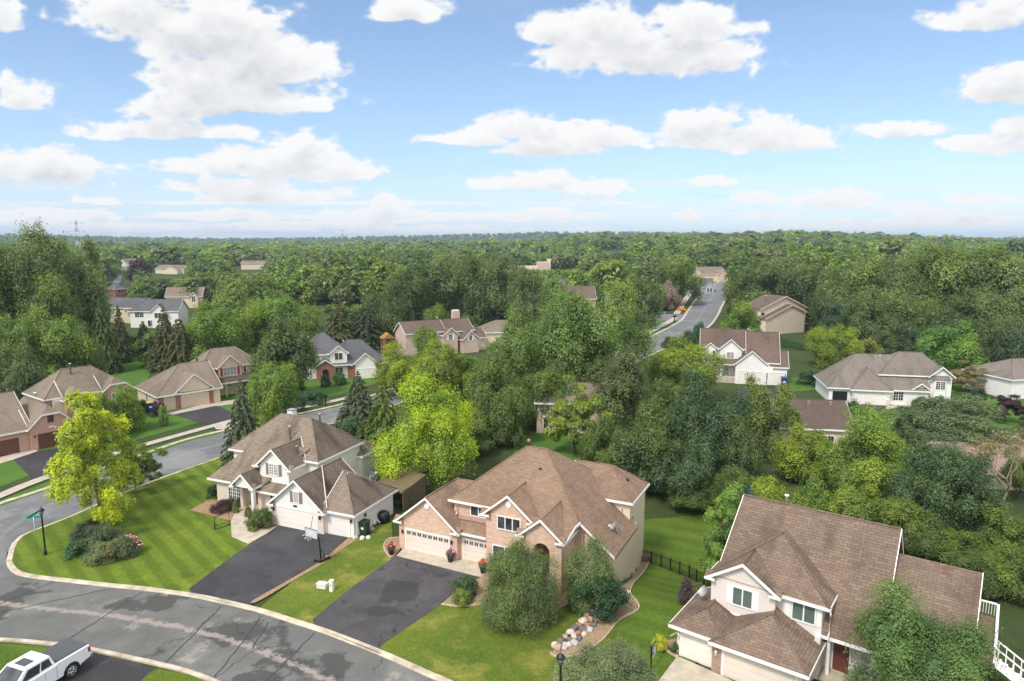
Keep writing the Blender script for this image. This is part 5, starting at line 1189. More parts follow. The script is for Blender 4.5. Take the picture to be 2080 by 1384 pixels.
    simple('house corner with hipped taupe roof left of the great cottonwood', 978, 706, 12, 12, 9, 3.9, .55, SC, RT2, 'hh')
    simple('grey hip roofed house with brick front at the right edge', 2052, 812, 12, 16, 10, 3.6, .5, SW, RG2, 'hh', None, [('f', 0, 5.5, 1.0, 1.8, 1.2, 2, 1, 1)])
    simple('low house with dusty rose roof behind the bare-branched tree', 1925, 990, -8, 14, 8, 2.0, .5, ST, RP, 'gg')
    simple('cream house glimpsed between the trunks behind the lime-green maple', 1090, 880, -6, 10, 7, 4.6, .6, SPk, RT2, 'gg', None, [('f', 0, 1, .8, 1.6, 1.6, 2, 1, 1), ('f', 0, 5, .8, 1.6, 1.6, 2, 1, 1), ('f', 0, 2, 3.0, 1.4, 1.1, 2, 1, 1)])
    h = H('school_building', 'flat-roofed pale pink school building far off in the wood', 1055, 562, 3, RP, 2)
    for i, (x0, x1, z1) in enumerate(((-8, 14, 5.5), (14, 22, 8.5), (22, 23.5, 10.5), (46, 60, 5), (58, 84, 7.5), (76, 104, 4.5))): h.m('wing', SPk if i % 2 else SC).box(x0, x1, i * .8, 14 + i, -4, z1)
    h.done()
    simple('far tiny cream house under the right-hand hill', 1236, 508, 5, 20, 12, 5, .5, SC, RT2, 'gg', z=12)
house_pink(); house_shutter(); house_grey(); house_beige(); house_redbrown(); house_tall(); house_cream(); house_dark(); far_houses()
# lean-to garden shelter behind the white house
def shelter():
    x, y = G(793, 1046); t = thing('garden_shelter', 'weathered brown timber garden shelter behind the white garage', 'shelter', (x, y, 0), -23)
    b = MB(); b.prism([(-3.2, 1.6, 2.15), (.9, 1.0, 2.15), (.9, 5.8, 2.55), (-3.2, 6.2, 2.55)], (0, 0, -.14)); b.build('roof', shingle('mossy_timber_roof', (.20, .16, .085), (.15, .115, .065), (.08, .065, .035), .4, 1.6, .3), t)
    b = MB(); b.box(.72, .84, 1.2, 5.8, 0, 2.3); b.build('side_wall', siding('board_wall', (.15, .10, .07), .3, .6), t)
    for p in ((-3.0, 1.8), (-3.0, 5.9), (.7, 5.7)): b = MB(); b.box(p[0] - .08, p[0] + .08, p[1] - .08, p[1] + .08, 0, 2.3); b.build('post', M_timber, t)
shelter()

# ------------------------------------------------------------------ trees and shrubs set out one by one
def bare_tree(px, D, top, wpx, label):
    d = ray(px, top); h = CAM_H + d[2] / d[1] * D - T(d[0] / d[1] * D, D); zc = zdepth(D, h * .5); x = (px - 1040) / FPX * zc; w = wpx * zc / FPX
    t = thing('bare_tree', label, 'tree', (x, D, T(x, D))); rr = random.Random(8); b = MB(); tips = []
    def grow(p, v, r, n):
        q = p + v; b.tube([p, p + v * .5 + Vector((rr.uniform(-.1, .1), rr.uniform(-.1, .1), 0)) * v.length, q], [r, r * .8, r * .55], 4, False)
        if n == 0: tips.append(q); return
        for k in range(3 if n > 1 else 4):
            u = (v.normalized() + Vector((rr.uniform(-.9, .9) * w / h * 1.5, rr.uniform(-.9, .9) * w / h * 1.5, rr.uniform(-.15, .5)))).normalized(); grow(q, u * v.length * rr.uniform(.6, .85), r * .55, n - 1)
    grow(Vector((0, 0, -.1)), Vector((.1, 0, h * .30)), .2, 5); b.build('branches', M_barkpale, t)
    rs = np.random.RandomState(2); tp = np.array([tuple(p) for p in tips]); P = tp[rs.randint(0, len(tp), 900)] + rs.normal(0, .25, (900, 3))
    o = bpy.data.objects.new('sparse_foliage', quads_mesh('sparse_foliage', leaves(rs, P, unit(rs.normal(size=(900, 3)) + np.array([0, 0, .5])), .16), {'tint': rs.uniform(0, 1, 900)}, M_leaf)); col.objects.link(o); o.parent = t; o.color = (*TAN, 1)
bare_tree(2048, 66, 865, 120, 'nearly bare pale-branched tree at the right edge, by the rose roof')
def trees_near():
    P = tree_px
    P('maple_tree', 'layer', 1, 192, None, 798, 262, (.24, .275, .009), 'big yellow-green maple on the corner lawn, above the flower bed', base=1062)
    P('maple_tree', 'layer', 2, 272, None, 905, 125, MID, 'dark green low-branched tree just right of the yellow maple', base=1000)
    P('maple_sapling', 'round', 1, 228, None, 1030, 38, LIME, 'lime sapling at the foot of the yellow maple', base=1064)
    P('spruce_tree', 'spruce', 1, 492, 82, 765, 105, SPR, 'tall grey-green spruce left of the white house')
    P('deciduous_tree', 'broad', 3, 552, 92, 742, 120, BRI, 'bright green tree right behind the tall grey-green spruce')
    P('linden_tree', 'oval', 1, 575, 119, 648, 140, DK, 'dark rounded linden between red-shutter and grey-roof houses')
    P('spruce_tree', 'spruce', 2, 728, 100, 752, 105, SPR, 'blue-grey spruce on the verge right of the street bend')
    P('pine_tree', 'pine', 1, 778, 86, 772, 100, MID, 'layered green pine just left of the lime-green maple')
    P('pine_tree', 'pine', 2, 742, 90, 850, 70, DK, 'low dark pine behind the white house and the garden shelter')
    P('maple_tree', 'tall', 4, 868, None, 764, 196, LIME, 'bright lime-green maple standing left of the peach brick house', base=985, pale=True)
    P('deciduous_tree', 'broad', 2, 805, 121, 702, 115, YG, 'leftmost yellow-green round tree below the beige house')
    P('deciduous_tree', 'broad', 4, 885, 119, 694, 125, YG, 'middle yellow-green tree below the beige house chimney')
    P('deciduous_tree', 'oval', 3, 945, 122, 722, 95, BRI, 'green tree below the beige house, right of two yellow-green ones')
    P('maple_sapling', 'round', 2, 866, 152, 662, 56, BRI, 'small bright green tree standing close before the beige house')
    P('cottonwood_tree', 'tall', 1, 1165, 112, 574, 285, (.098, .146, .030), 'great cottonwood, tallest tree in the middle of the view')
    P('cottonwood_tree', 'tall', 2, 1040, 106, 632, 125, (.095, .14, .028), 'slim pale green cottonwood leaning against the great cottonwood')
    P('deciduous_tree', 'tall', 3, 995, 97, 700, 120, MID, 'mid green tall tree behind the lime-green maple crown')
    P('deciduous_tree', 'tall', 1, 1010, 90, 790, 130, GRN, 'dark green tree directly behind the brick house ridge, left')
    P('deciduous_tree', 'broad', 3, 1108, 99, 752, 105, GRN, 'dark green tree under the great cottonwood, before the cream house', lod=0)
    P('deciduous_tree', 'oval', 4, 1062, 98, 770, 70, MID, 'narrow green tree left of the cream house between the trunks', lod=0)
    P('deciduous_tree', 'broad', 2, 960, 86, 850, 95, GRN, 'green tree filling the gap right of the lime-green maple')
    P('maple_tree', 'layer', 3, 1168, 87, 766, 138, YG, 'yellow-green maple rising right behind the brick house flue')
    P('ash_tree', 'tall', 2, 1255, 98, 704, 150, (.072, .092, .024), 'dull green ash tree right of the great cottonwood')
    P('deciduous_tree', 'oval', 2, 1225, 83, 850, 100, GRN, 'low green tree behind the brick house roof, centre')
    P('deciduous_tree', 'broad', 1, 1385, 117, 692, 175, YG, 'wide yellow-green tree left of the red-brown roofed house')
    P('deciduous_tree', 'tall', 2, 1440, 79, 758, 190, DKB, 'big bluish dark green tree behind the brick house back lawn')
    P('deciduous_tree', 'tall', 3, 1330, 86, 775, 125, GRN, 'dark green tree between the ash and the big bluish tree')
    P('deciduous_tree', 'broad', 3, 1300, 77, 862, 150, DK, 'dark bushy tree right above the brick house rear wing')
    P('deciduous_tree', 'broad', 4, 1380, 74, 900, 120, DKB, 'dark low tree at the back lawn edge of the brick house')
    P('deciduous_tree', 'tall', 1, 1545, 86, 772, 135, (.095, .125, .022), 'yellow-green tree left of the dark brown roof with vents')
    P('deciduous_tree', 'broad', 4, 1500, 76, 850, 100, DK, 'dark tree under the yellow-green one near the blue pool cover')
    P('deciduous_tree', 'broad', 1, 1642, 76, 868, 130, YG, 'yellow-green tree just above the blush house ridge, left')
    P('deciduous_tree', 'tall', 3, 1775, 70, 826, 205, (.115, .165, .02), 'big yellow-green tree just above the blush house ridge, right')
    P('oak_tree', 'flat', 1, 1925, 84, 806, 220, (.082, .112, .045), 'wide flat-topped grey-green oak near the right edge')
    P('deciduous_tree', 'broad', 3, 1925, 61, 906, 195, DKB, 'dark blue-green tree below the flat-topped oak')
    P('deciduous_tree', 'spread', 2, 2076, 71, 915, 80, GRN, 'green tree at the right edge covering the end of the rose roof')
    P('deciduous_tree', 'tall', 3, 1138, 100, 740, 110, (.085, .12, .03), 'pale green tree under the great cottonwood, right of its trunk')
    P('smoke_tree', 'layer', 2, 2045, 103, 800, 105, PUR, 'dark purple smoke tree at the right edge')
    P('deciduous_tree', 'broad', 2, 2050, 56, 1040, 150, MID, 'green tree at the right edge beside the dark blue-green tree')
    P('deciduous_tree', 'broad', 4, 1965, 55, 1085, 130, GRN, 'green tree right behind the blush house lower wing')
    P('deciduous_tree', 'broad', 1, 2065, 50, 1110, 120, MID, 'bushy green tree at the right edge above the white stair')
    P('maple_tree', 'tall', 2, 1872, 36.5, 1210, 292, (.075, .125, .028), 'young green maple in front of the blush house porch')
    P('serviceberry_tree', 'layer', 1, 1478, 56, 988, 185, (.115, .185, .026), 'light green airy tree at the left side of the blush house')
    P('crabapple_tree', 'dome', 1, 1057, None, 1110, 172, (.075, .105, .028), 'dense dark domed tree on the lawn before the peach brick house', base=1262)
    P('crabapple_tree', 'dome', 2, 1198, None, 1096, 108, (.092, .124, .040), 'grey-green domed tree at the right front corner of the brick house', base=1232)
    P('deciduous_tree', 'round', 2, 1232, 36.5, 1320, 196, (.10, .125, .052), 'olive green tree crown cut by the bottom edge near the lamp post')
    P('maple_tree', 'round', 1, 1310, None, 568, 74, DK, 'dark green oval street tree left of the far street junction', base=668)
    P('deciduous_tree', 'broad', 3, 1378, 283, 533, 100, GRN, 'wide dark green tree on the lawn left of the far street')
    P('plum_tree', 'oval', 1, 1357, 268, 572, 52, (.20, .155, .115), 'greyish pink tree left of the far street')
    P('maple_tree', 'broad', 4, 242, 97, 786, 100, BRI, 'bright green maple between the pink brick house and the street')
    P('maple_tree', 'oval', 2, 205, 93, 800, 70, GRN, 'dark green tree hard against the pink brick house front')
    P('deciduous_tree', 'broad', 1, 1930, 137, 656, 128, (.088, .155, .026), 'bright green round tree standing before the dark right-hand wood')
    P('deciduous_tree', 'round', 3, 1695, 150, 665, 120, YG, 'round yellow-green tree between tall tan and cream houses')
    P('deciduous_tree', 'broad', 2, 1512, 178, 614, 92, BRI, 'bright green tree by the far street, left of the tall tan house')
    P('redbud_tree', 'layer', 3, 1965, 125, 734, 95, TAN, 'tan twiggy tree at the right corner of the cream house')
    P('copper_beech_tree', 'broad', 3, 282, 420, 524, 44, PUR, 'round purple tree beside the far lane', lod=2)
    # the tall wood edge, left
    P('elm_tree', 'spread', 1, 70, 150, 468, 240, (.088, .118, .028), 'huge tall elm at the left edge, above the skyline')
    P('elm_tree', 'spread', 2, 155, 160, 494, 110, (.080, .108, .026), 'second tall elm, right of the huge one at left edge')
    P('elm_tree', 'spread', 3, -10, 138, 500, 150, GRN, 'tall tree cut by the left edge under the huge elm')
    P('elm_tree', 'broad', 2, 110, 140, 560, 130, GRN, 'dark tree in front of the huge elm at left')
    P('locust_tree', 'broad', 1, 112, 116, 632, 150, (.105, .15, .02), 'yellow-green locust over the pink brick house roof')
    P('locust_tree', 'broad', 3, 25, 112, 645, 120, (.082, .125, .02), 'yellow-green tree at the left edge over the pink roof')
    P('deciduous_tree', 'broad', 4, 30, 104, 700, 110, DK, 'dark tree close behind the pink brick roof, left edge')
    P('deciduous_tree', 'oval', 1, 175, 122, 660, 80, GRN, 'dark green tree right of the yellow-green locust')
    P('spruce_tree', 'spruce', 3, 207, 142, 600, 74, DK, 'dark spruce left of the cream house with grey roof')
    P('spruce_tree', 'spruce', 1, 243, 155, 618, 52, BRN, 'slim spruce before the cream house with grey roof')
    P('spruce_tree', 'spruce', 2, 335, 146, 622, 84, BRN, 'broad spruce right before the white charcoal-roofed house')
    P('spruce_tree', 'spruce', 3, 292, 165, 650, 60, SPR, 'low bluish spruce at the foot of the white charcoal-roofed house')
    P('pine_tree', 'pine', 1, 365, 138, 640, 80, BRN, 'brownish pine behind the red-shutter house, left')
    P('maple_tree', 'broad', 1, 432, 143, 618, 135, BRI, 'bright green maple above the red-shutter house ridge, left')
    P('maple_tree', 'broad', 2, 512, 152, 622, 100, BRI, 'bright green maple above the red-shutter house ridge, right')
    P('maple_tree', 'broad', 3, 568, 156, 606, 120, (.078, .135, .022), 'bright green maple behind the dark rounded linden')
    P('maple_tree', 'broad', 4, 622, 152, 622, 90, MID, 'green maple just left of the grey roof chimney pipe')
    P('pine_tree', 'pine', 2, 688, 172, 614, 84, BRN, 'brownish pine behind the grey roof, left one')
    P('pine_tree', 'pine', 1, 742, 175, 612, 84, (.05, .065, .026), 'brownish pine behind the grey roof, right one')
    P('deciduous_tree', 'tall', 2, 785, 182, 566, 90, DK, 'dark tree behind the orange playset')
    P('maple_tree', 'round', 2, 886, 190, 619, 54, BRI, 'small bright round tree behind the beige house ridge')
    P('maple_tree', 'oval', 3, 950, 192, 640, 50, GRN, 'small green tree right of the beige house chimney')
    for i, (px, D, top, w, c, l) in enumerate(((828, 215, 548, 100, DK, 'leftmost of the dark elms behind the beige house'), (885, 222, 514, 115, (.066, .098, .024), 'second from left of the dark elms behind the beige house'), (950, 226, 520, 105, DK, 'third from left of the dark elms behind the beige house'),
        (1010, 216, 522, 110, (.07, .10, .026), 'fourth from left of the dark elms behind the beige house'), (1065, 206, 545, 90, (.078, .108, .026), 'rightmost of the dark elms, behind the slim cottonwood'))):
        P('elm_tree', 'spread', i % 3 + 1, px, D, top, w * 1.1, c, l, group='dark elms behind the beige house')
    P('deciduous_tree', 'oval', 2, 1103, 212, 560, 60, (.12, .125, .04), 'yellowish tree at the right end of the dark elms')
    # right-hand wood edge
    W = (((1510, 238, 548, 90, DK), (1572, 232, 534, 120, (.058, .088, .022)), (1640, 222, 540, 115, DK), (1702, 205, 548, 105, (.064, .092, .024))), 'dark tree from left behind the tall tan house', 'dark trees behind the tall tan house')
    for i, (px, D, top, w, c) in enumerate(W[0]): P('oak_tree', 'broad', i + 1, px, D, top, w, c, ('first', 'second', 'third', 'fourth')[i] + ' ' + W[1], group=W[2])
    for i, (px, D, top, w, c) in enumerate(((1765, 188, 524, 140, (.095, .13, .03)), (1840, 192, 502, 150, (.085, .12, .028)), (1920, 188, 506, 140, (.094, .128, .03)), (1992, 182, 510, 130, (.082, .115, .028)), (2065, 176, 508, 140, (.09, .12, .03)))):
        P('cottonwood_tree', 'spread', i % 3 + 1, px, D, top, w * 1.12, c, ('leftmost', 'second from left', 'middle', 'second from right', 'rightmost')[i] + ' of five tall pale trees topping the right-hand wood', group='tall pale trees of the right-hand wood')
    for i, (px, D, top, w, c) in enumerate(((1705, 176, 605, 80, DKB), (1775, 172, 590, 110, (.088, .122, .03)), (1850, 170, 605, 110, (.074, .108, .026)), (1920, 160, 610, 100, DK), (1975, 162, 590, 110, (.078, .11, .028)), (2050, 155, 592, 130, (.082, .11, .03)))):
        P('cottonwood_tree', 'spread', (i + 1) % 3 + 1, px, D, top, w * 1.1, c, ('first', 'second', 'third', 'fourth', 'fifth', 'sixth')[i] + ' from left in the lower front row of the right-hand wood', group='front row of the right-hand wood')
    for i, (px, D, top, w, c) in enumerate(((1800, 160, 672, 60, DK), (1850, 158, 660, 60, DKB), (2000, 135, 650, 90, DK), (2060, 130, 660, 110, (.04, .065, .024)))):
        P('deciduous_tree', 'broad', i + 1, px, D, top, w, c, ('first', 'second', 'third', 'fourth')[i] + ' from left of the dark low trees under the right-hand wood', group='low trees under the right-hand wood')
    for i, (px, D, top, w, c) in enumerate(((1345, 77, 975, 95, GRN), (1415, 73, 968, 110, DK), (1490, 70, 955, 95, GRN), (1565, 66, 972, 115, YG), (1650, 63, 975, 120, BRI), (1738, 61, 990, 120, (.12, .16, .018)), (1822, 59, 1012, 115, MID), (1893, 57, 1045, 110, GRN), (1985, 51, 1130, 110, DK))):
        P('deciduous_tree', ('broad', 'oval', 'spread')[i % 3], i % 4 + 1, px, D, top, w, c, ('first', 'second', 'third', 'fourth', 'fifth', 'sixth', 'seventh', 'eighth', 'ninth')[i] + ' from left in the low green screen behind the blush house', group='low green screen behind the blush house')
    # shrubs
    S = lambda *a, **k: P(*a, cat='shrub', **k)
    S('shrub', 'shrub', 1, 180, None, 1060, 80, (.032, .048, .022), 'dark shrub at the back of the corner flower bed', base=1104)
    S('shrub', 'shrub', 2, 209, None, 1066, 82, (.07, .095, .042), 'grey-green shrub in the middle of the corner flower bed', base=1119)
    S('shrub', 'shrub', 3, 160, None, 1096, 56, (.04, .09, .03), 'fresh green perennials at the left of the corner flower bed', base=1133, trunkless=True)
    S('ornamental_grass', 'shrub', 1, 207, None, 1104, 66, (.105, .125, .05), 'straw-green grasses along the front of the corner flower bed', base=1141, trunkless=True)
    S('flower_clump', 'shrub', 2, 250, None, 1089, 66, (.075, .10, .04), 'pink-flowered clump at the right of the corner flower bed', base=1131, trunkless=True)
    S('shrub', 'shrub', 3, 437, None, 984, 36, (.028, .055, .02), 'dark shrub at the left corner of the white house', base=1012)
    S('shrub', 'shrub', 1, 466, None, 1013, 40, (.034, .06, .026), 'dark green shrub under the tall white-house window', base=1032)
    S('shrub', 'shrub', 2, 450, None, 1018, 46, (.06, .035, .03), 'low reddish purple shrub in the white house bed', base=1040, trunkless=True)
    S('dwarf_conifer', 'column', 1, 478, None, 1019, 14, (.11, .12, .028), 'yellowish dwarf conifer left of the porch steps', base=1044)
    S('dwarf_conifer', 'column', 2, 504, None, 1026, 15, (.11, .105, .03), 'yellowish dwarf conifer right of the porch steps', base=1052)
    S('shrub', 'shrub', 3, 530, None, 1032, 50, (.075, .105, .026), 'yellow-green shrub beside the white garage front', base=1076)
    S('shrub', 'shrub', 1, 516, None, 1052, 34, (.085, .10, .03), 'small bronzy shrub at the concrete walk', base=1076, trunkless=True)
    S('shrub', 'shrub', 1, 945, None, 1172, 56, (.045, .08, .028), 'dark green shrub by the driveway of the brick house', base=1212)
    S('shrub', 'shrub', 2, 937, None, 1197, 44, (.115, .15, .022), 'small lime shrub in front of the dark driveway shrub', base=1229)
    S('yew_shrub', 'shrub', 3, 1212, None, 1168, 124, (.022, .052, .016), 'dark green yew under the grey-green domed tree', base=1248)
    S('shrub', 'shrub', 2, 1341, None, 1291, 36, (.27, .27, .02), 'bright yellow shrub beside the blush house driveway', base=1320, trunkless=True)
    S('shrub', 'column', 1, 1392, None, 1172, 30, (.07, .045, .05), 'purple upright shrub beside the blush house', base=1228)
    S('shrub', 'shrub', 3, 1420, None, 1186, 36, (.10, .10, .04), 'tan-green shrub behind the purple upright shrub', base=1216)
    S('shrub', 'shrub', 1, 1372, None, 1305, 22, (.05, .085, .03), 'small green shrub at the blush garage corner', base=1330)
    S('shrub', 'shrub', 1, 1158, 36.8, 1348, 64, (.17, .205, .10), 'pale silvery shrub at the foot of the lamp post, bottom edge')
    S('shrub', 'shrub', 2, 288, None, 812, 34, (.035, .065, .03), 'dark round shrub at the cream garage side', base=838)
    S('shrub', 'shrub', 3, 322, None, 818, 30, (.04, .03, .03), 'dark plum shrub at the single garage door pillar', base=846)
    S('shrub', 'shrub', 1, 660, None, 762, 24, (.03, .055, .03), 'clipped dark ball shrub before the brick arch', base=786)
    S('shrub', 'shrub', 2, 690, None, 755, 30, (.04, .10, .03), 'green shrub right of the brick arch', base=782)
    S('shrub', 'shrub', 3, 600, None, 770, 40, (.03, .05, .022), 'dark shrub under the rounded linden', base=792)
    S('shrub', 'shrub', 1, 640, None, 792, 40, (.04, .085, .03), 'shrub on the lawn edge by the mailbox, left', base=822)
    S('shrub', 'shrub', 2, 600, None, 800, 44, (.035, .06, .025), 'dark shrub left of the mailbox, beyond the street', base=838)
    S('shrub', 'shrub', 3, 705, 92, 850, 60, (.05, .095, .03), 'green shrub on the verge behind the white house, left')
    S('shrub', 'shrub', 1, 760, 80, 905, 60, (.035, .06, .025), 'dark shrub behind the garden shelter')
    S('shrub', 'shrub', 2, 822, None, 1000, 40, (.06, .13, .035), 'hosta clump right of the garden shelter', base=1026, trunkless=True)
    S('shrub', 'shrub', 3, 845, 74, 970, 36, (.085, .16, .03), 'light green perennials under the lime-green maple', trunkless=True)
    S('shrub', 'shrub', 2, 900, 80, 955, 70, (.04, .085, .028), 'green bush at the trunk of the lime-green maple, right')
    S('arborvitae', 'column', 1, 1422, 176, 655, 40, (.032, .07, .024), 'dark upright arborvitae between far street and red-brown roof')
    S('arborvitae', 'column', 2, 1398, 172, 672, 36, (.036, .075, .024), 'second dark arborvitae, left of the first')
    S('shrub', 'shrub', 1, 1365, 176, 684, 46, (.036, .07, .026), 'dark round shrub below the far street bend')
    S('arborvitae', 'column', 1, 1735, None, 812, 36, (.034, .07, .028), 'cone-shaped evergreen before the cream house driveway', base=862)
    S('arborvitae', 'column', 2, 1690, 127, 764, 18, (.03, .075, .024), 'narrow evergreen at the left corner of the cream house')
    S('shrub', 'shrub', 3, 1650, 130, 752, 62, (.04, .075, .03), 'dark bush right of the white single garage')
    S('shrub', 'shrub', 1, 1385, None, 624, 16, (.5, .27, .02), 'orange-yellow shrub on the far street lawn', base=632, trunkless=True)
    S('shrub', 'shrub', 2, 1990, 118, 788, 30, (.03, .05, .026), 'dark shrub at the right-edge house corner')
    S('shrub', 'shrub', 3, 1870, 112, 806, 26, (.04, .08, .03), 'green shrub at the cream house entry, right')
    S('shrub', 'shrub', 1, 1858, 113, 812, 12, (.20, .045, .04), 'small red shrub by the cream house door', trunkless=True)
    S('hedge', 'shrub', 2, 1760, 156, 690, 70, (.13, .14, .03), 'yellowish bushes behind the round yellow-green tree')
    for i in range(9):
        S('arborvitae', 'column', i % 2 + 1, 1588 + i * 6.5, 178 - i * .8, 684 + i * 1.6, 9, (.045, .095, .028), ('first', 'second', 'third', 'fourth', 'fifth', 'sixth', 'seventh', 'eighth', 'ninth')[i] + ' from left of the small evergreens below the tall tan wall', lod=3, group='row of small evergreens below the tall tan house')
trees_near()

# ------------------------------------------------------------------ the wood: the trees that show largest one by one, the rest as one mass
CLEAR = [(195,592,300,668,240),(262,603,392,674,224),(333,583,408,628,276),(208,576,247,610,332),(226,546,262,592,450),(312,533,376,562,540),(248,518,278,544,690),(646,568,702,616,268),(588,596,624,622,288),
 (788,655,988,725,162),(962,652,1012,695,178),(776,688,802,724,166),(635,672,792,785,132),(1232,570,1312,628,254),(1200,590,1228,622,236),(1112,568,1152,587,288),(1298,540,1352,574,346),(1405,543,1464,594,385),
 (1285,600,1330,715,170),(1285,655,1445,718,172),(1365,596,1484,668,205),(1395,578,1475,612,300),(1536,598,1656,702,214),(1415,662,1620,790,126),(478,536,534,553,660),(1042,520,1168,546,560),(1300,560,1360,676,200),(1228,500,1250,512,900)]
def wood():
    rs = np.random.RandomState(11); cand = []
    def ok(x, y, h, w):
        zg = T(x, y); zc = zdepth(y, zg + h / 2); px = 1040 + FPX * x / zc
        k = lambda z: 692 - FPX * (y * sp_ + (z - CAM_H) * cp_) / zdepth(y, z)
        t, b = k(zg + h), k(zg); r = FPX * w * .5 / zc
        for x0, y0, x1, y1, D in CLEAR:
            if px + r * .85 < x0 or px - r * .85 > x1 or y > D + 9: continue
            if y > D:
                if x0 - 8 < px < x1 + 8: return None
                continue
            if t < y1 + 2:
                zt = CAM_H + (lambda d: d[2] / d[1])(ray(px, y1 + 3)) * y
                if zt - zg < 4.5 or y > D - 6: return None
                if zt - zg < h: h = zt - zg; t = y1 + 3
        return px, h
    rd = (resample(np.array(clk), 60) + resample(np.array(crk), 60)) / 2; rd = rd[rd[:, 1] > 150]
    y = 148.0
    while y < 3900:
        sp = 11.5 if y < 340 else 12.5 + (y - 340) * .016
        for x in np.arange(-.80 * y - 10, .80 * y + 10, sp):
            xx = x + rs.uniform(-.45, .45) * sp; yy = y + rs.uniform(-.45, .45) * sp
            far = min(max((yy - 300) / 900, 0), 1); h = rs.uniform(9, 16.5) * (1 + .12 * far); 
            if rs.rand() < .06: h *= 1.3
            w = h * rs.uniform(.75, 1.25) + (2 if yy > 500 else 0) + max(0, sp - 13) * .7
            px0 = 1040 + FPX * xx / (yy * cp_ + 3)
            if px0 > 1560 and yy > 200: h *= 1.12
            if 1440 < px0 < 2100 and yy < 172 or 400 < px0 < 660 and yy < 170 or px0 < 200 and yy < 170: continue
            if 640 < px0 < 1100 and yy < 232 and not (700 < px0 < 790 and yy > 185): continue
            if 1100 <= px0 < 1300 and yy < 205: continue
            if 150 < yy < 370 and np.min(np.hypot(rd[:, 0] - xx, rd[:, 1] - yy)) < 11: continue
            q = ok(xx, yy, h, w)
            if q: cand.append((yy, xx, q[1], min(w, q[1] * 1.35), q[0]))
        y += sp
    cl = fbm(np.array([c[1] for c in cand]) / 38, np.array([c[0] for c in cand]) / 38, 3)
    names = ['bright green', 'mid green', 'green', 'dark green', 'grey-green', 'yellow-green']
    cols = [BRI, MID, (.068, .102, .020), (.054, .082, .021), GRY, (.095, .135, .022)]
    cand = [c + (int(np.clip(rs.normal(.5 + (k - .5) * 1.2, .30), 0, .999) * 6),) for c, k in zip(cand, cl)]
    cand.sort(); near = [c for c in cand if c[0] < 420 and abs(c[1] / c[0]) < .80][:172]; keep = set(id(c) for c in near)
    zones = [(200, 'behind the huge left-hand elm'), (420, 'round the charcoal-roofed house'), (640, 'behind the bright green maples'), (800, 'round the pale tan house'), (1110, 'behind the dark elms'), (1300, 'behind the great cottonwood'), (1490, 'round the far street'), (1700, 'behind the tall tan house'), (9999, 'in the right-hand wood')]
    order = {}
    for c in near:
        zn = next(z for lim, z in zones if c[4] < lim); order.setdefault((zn, c[5]), []).append(c)
    words = 'first second third fourth fifth sixth seventh eighth ninth tenth eleventh twelfth thirteenth fourteenth'.split()
    num = 'no one two three four five six seven eight nine ten eleven twelve thirteen fourteen'.split()
    kinds = ['broad', 'oval', 'tall', 'broad', 'round']; n = 0
    for (zn, ci), L in order.items():
        L.sort(); rows = [L] if len(L) <= 5 else [L[:(len(L) + 1) // 2], L[(len(L) + 1) // 2:]]
        for r, row in enumerate(rows):
            row.sort(key=lambda c: c[4]); rn = '' if len(rows) == 1 else (', nearer row' if r == 0 else ', farther row')
            for i, c in enumerate(row):
                o = 'the only %s tree %s' % (names[ci], zn) + rn if len(row) == 1 else '%s from left of %s %s trees %s' % (words[i], num[len(row)], names[ci], zn) + rn
                k = rs.uniform(.85, 1.15); cc = tuple(v * k for v in cols[ci]); n += 1
                plant('deciduous_tree', kinds[n % 5], n % 4 + 1, 2, c[1], c[0], c[2], c[3], cc, o, 'tree', '%s trees %s' % (names[ci], zn))
    base = {}
    for kd, args in (('a', (46, (.52, .52, .40), .58, (.11, .20))), ('b', (44, (.5, .5, .46), .53, (.11, .18))), ('c', (50, (.52, .52, .44), .54, (.10, .17)))):
        for nl, lf in ((1400, .057), (900, .068), (260, .125), (60, .27)):
            base[kd, nl] = clump_crown(ord(kd) * 3 + nl, args[0] if nl > 300 else 20, nl, args[1], args[2], args[3] if nl > 300 else (.16, .26), lf, .15)
    PV, PT, PC = [], [], []
    for c in cand:
        if id(c) in keep: continue
        y, x, h, w, px, ci = c
        nl = 1400 if y < 340 else 900 if y < 600 else 260 if y < 1500 else 60
        V, t, _ = base['abc'[rs.randint(3)], nl]; a = rs.uniform(0, 6.28); ca, sa = math.cos(a), math.sin(a)
        X = (V[..., 0] * ca - V[..., 1] * sa) * w + x; Y = (V[..., 0] * sa + V[..., 1] * ca) * w + y; Z = V[..., 2] * h + T(x, y)
        k = rs.uniform(.8, 1.2); cc = np.array([*cols[ci], 1.0]); cc[:3] *= k
        PV.append(np.stack([X, Y, Z], -1)); PT.append(t); PC.append(np.repeat(cc[None], len(t), 0))
    V = np.concatenate(PV); me = quads_mesh('distant_wood', V, {'tint': np.concatenate(PT), 'leaf_colour': np.concatenate(PC)}, M_far)
    o = bpy.data.objects.new('distant_wood', me); col.objects.link(o); tag(o, 'distant wood of mixed green trees reaching to the skyline', 'wood', kind='stuff')
wood()

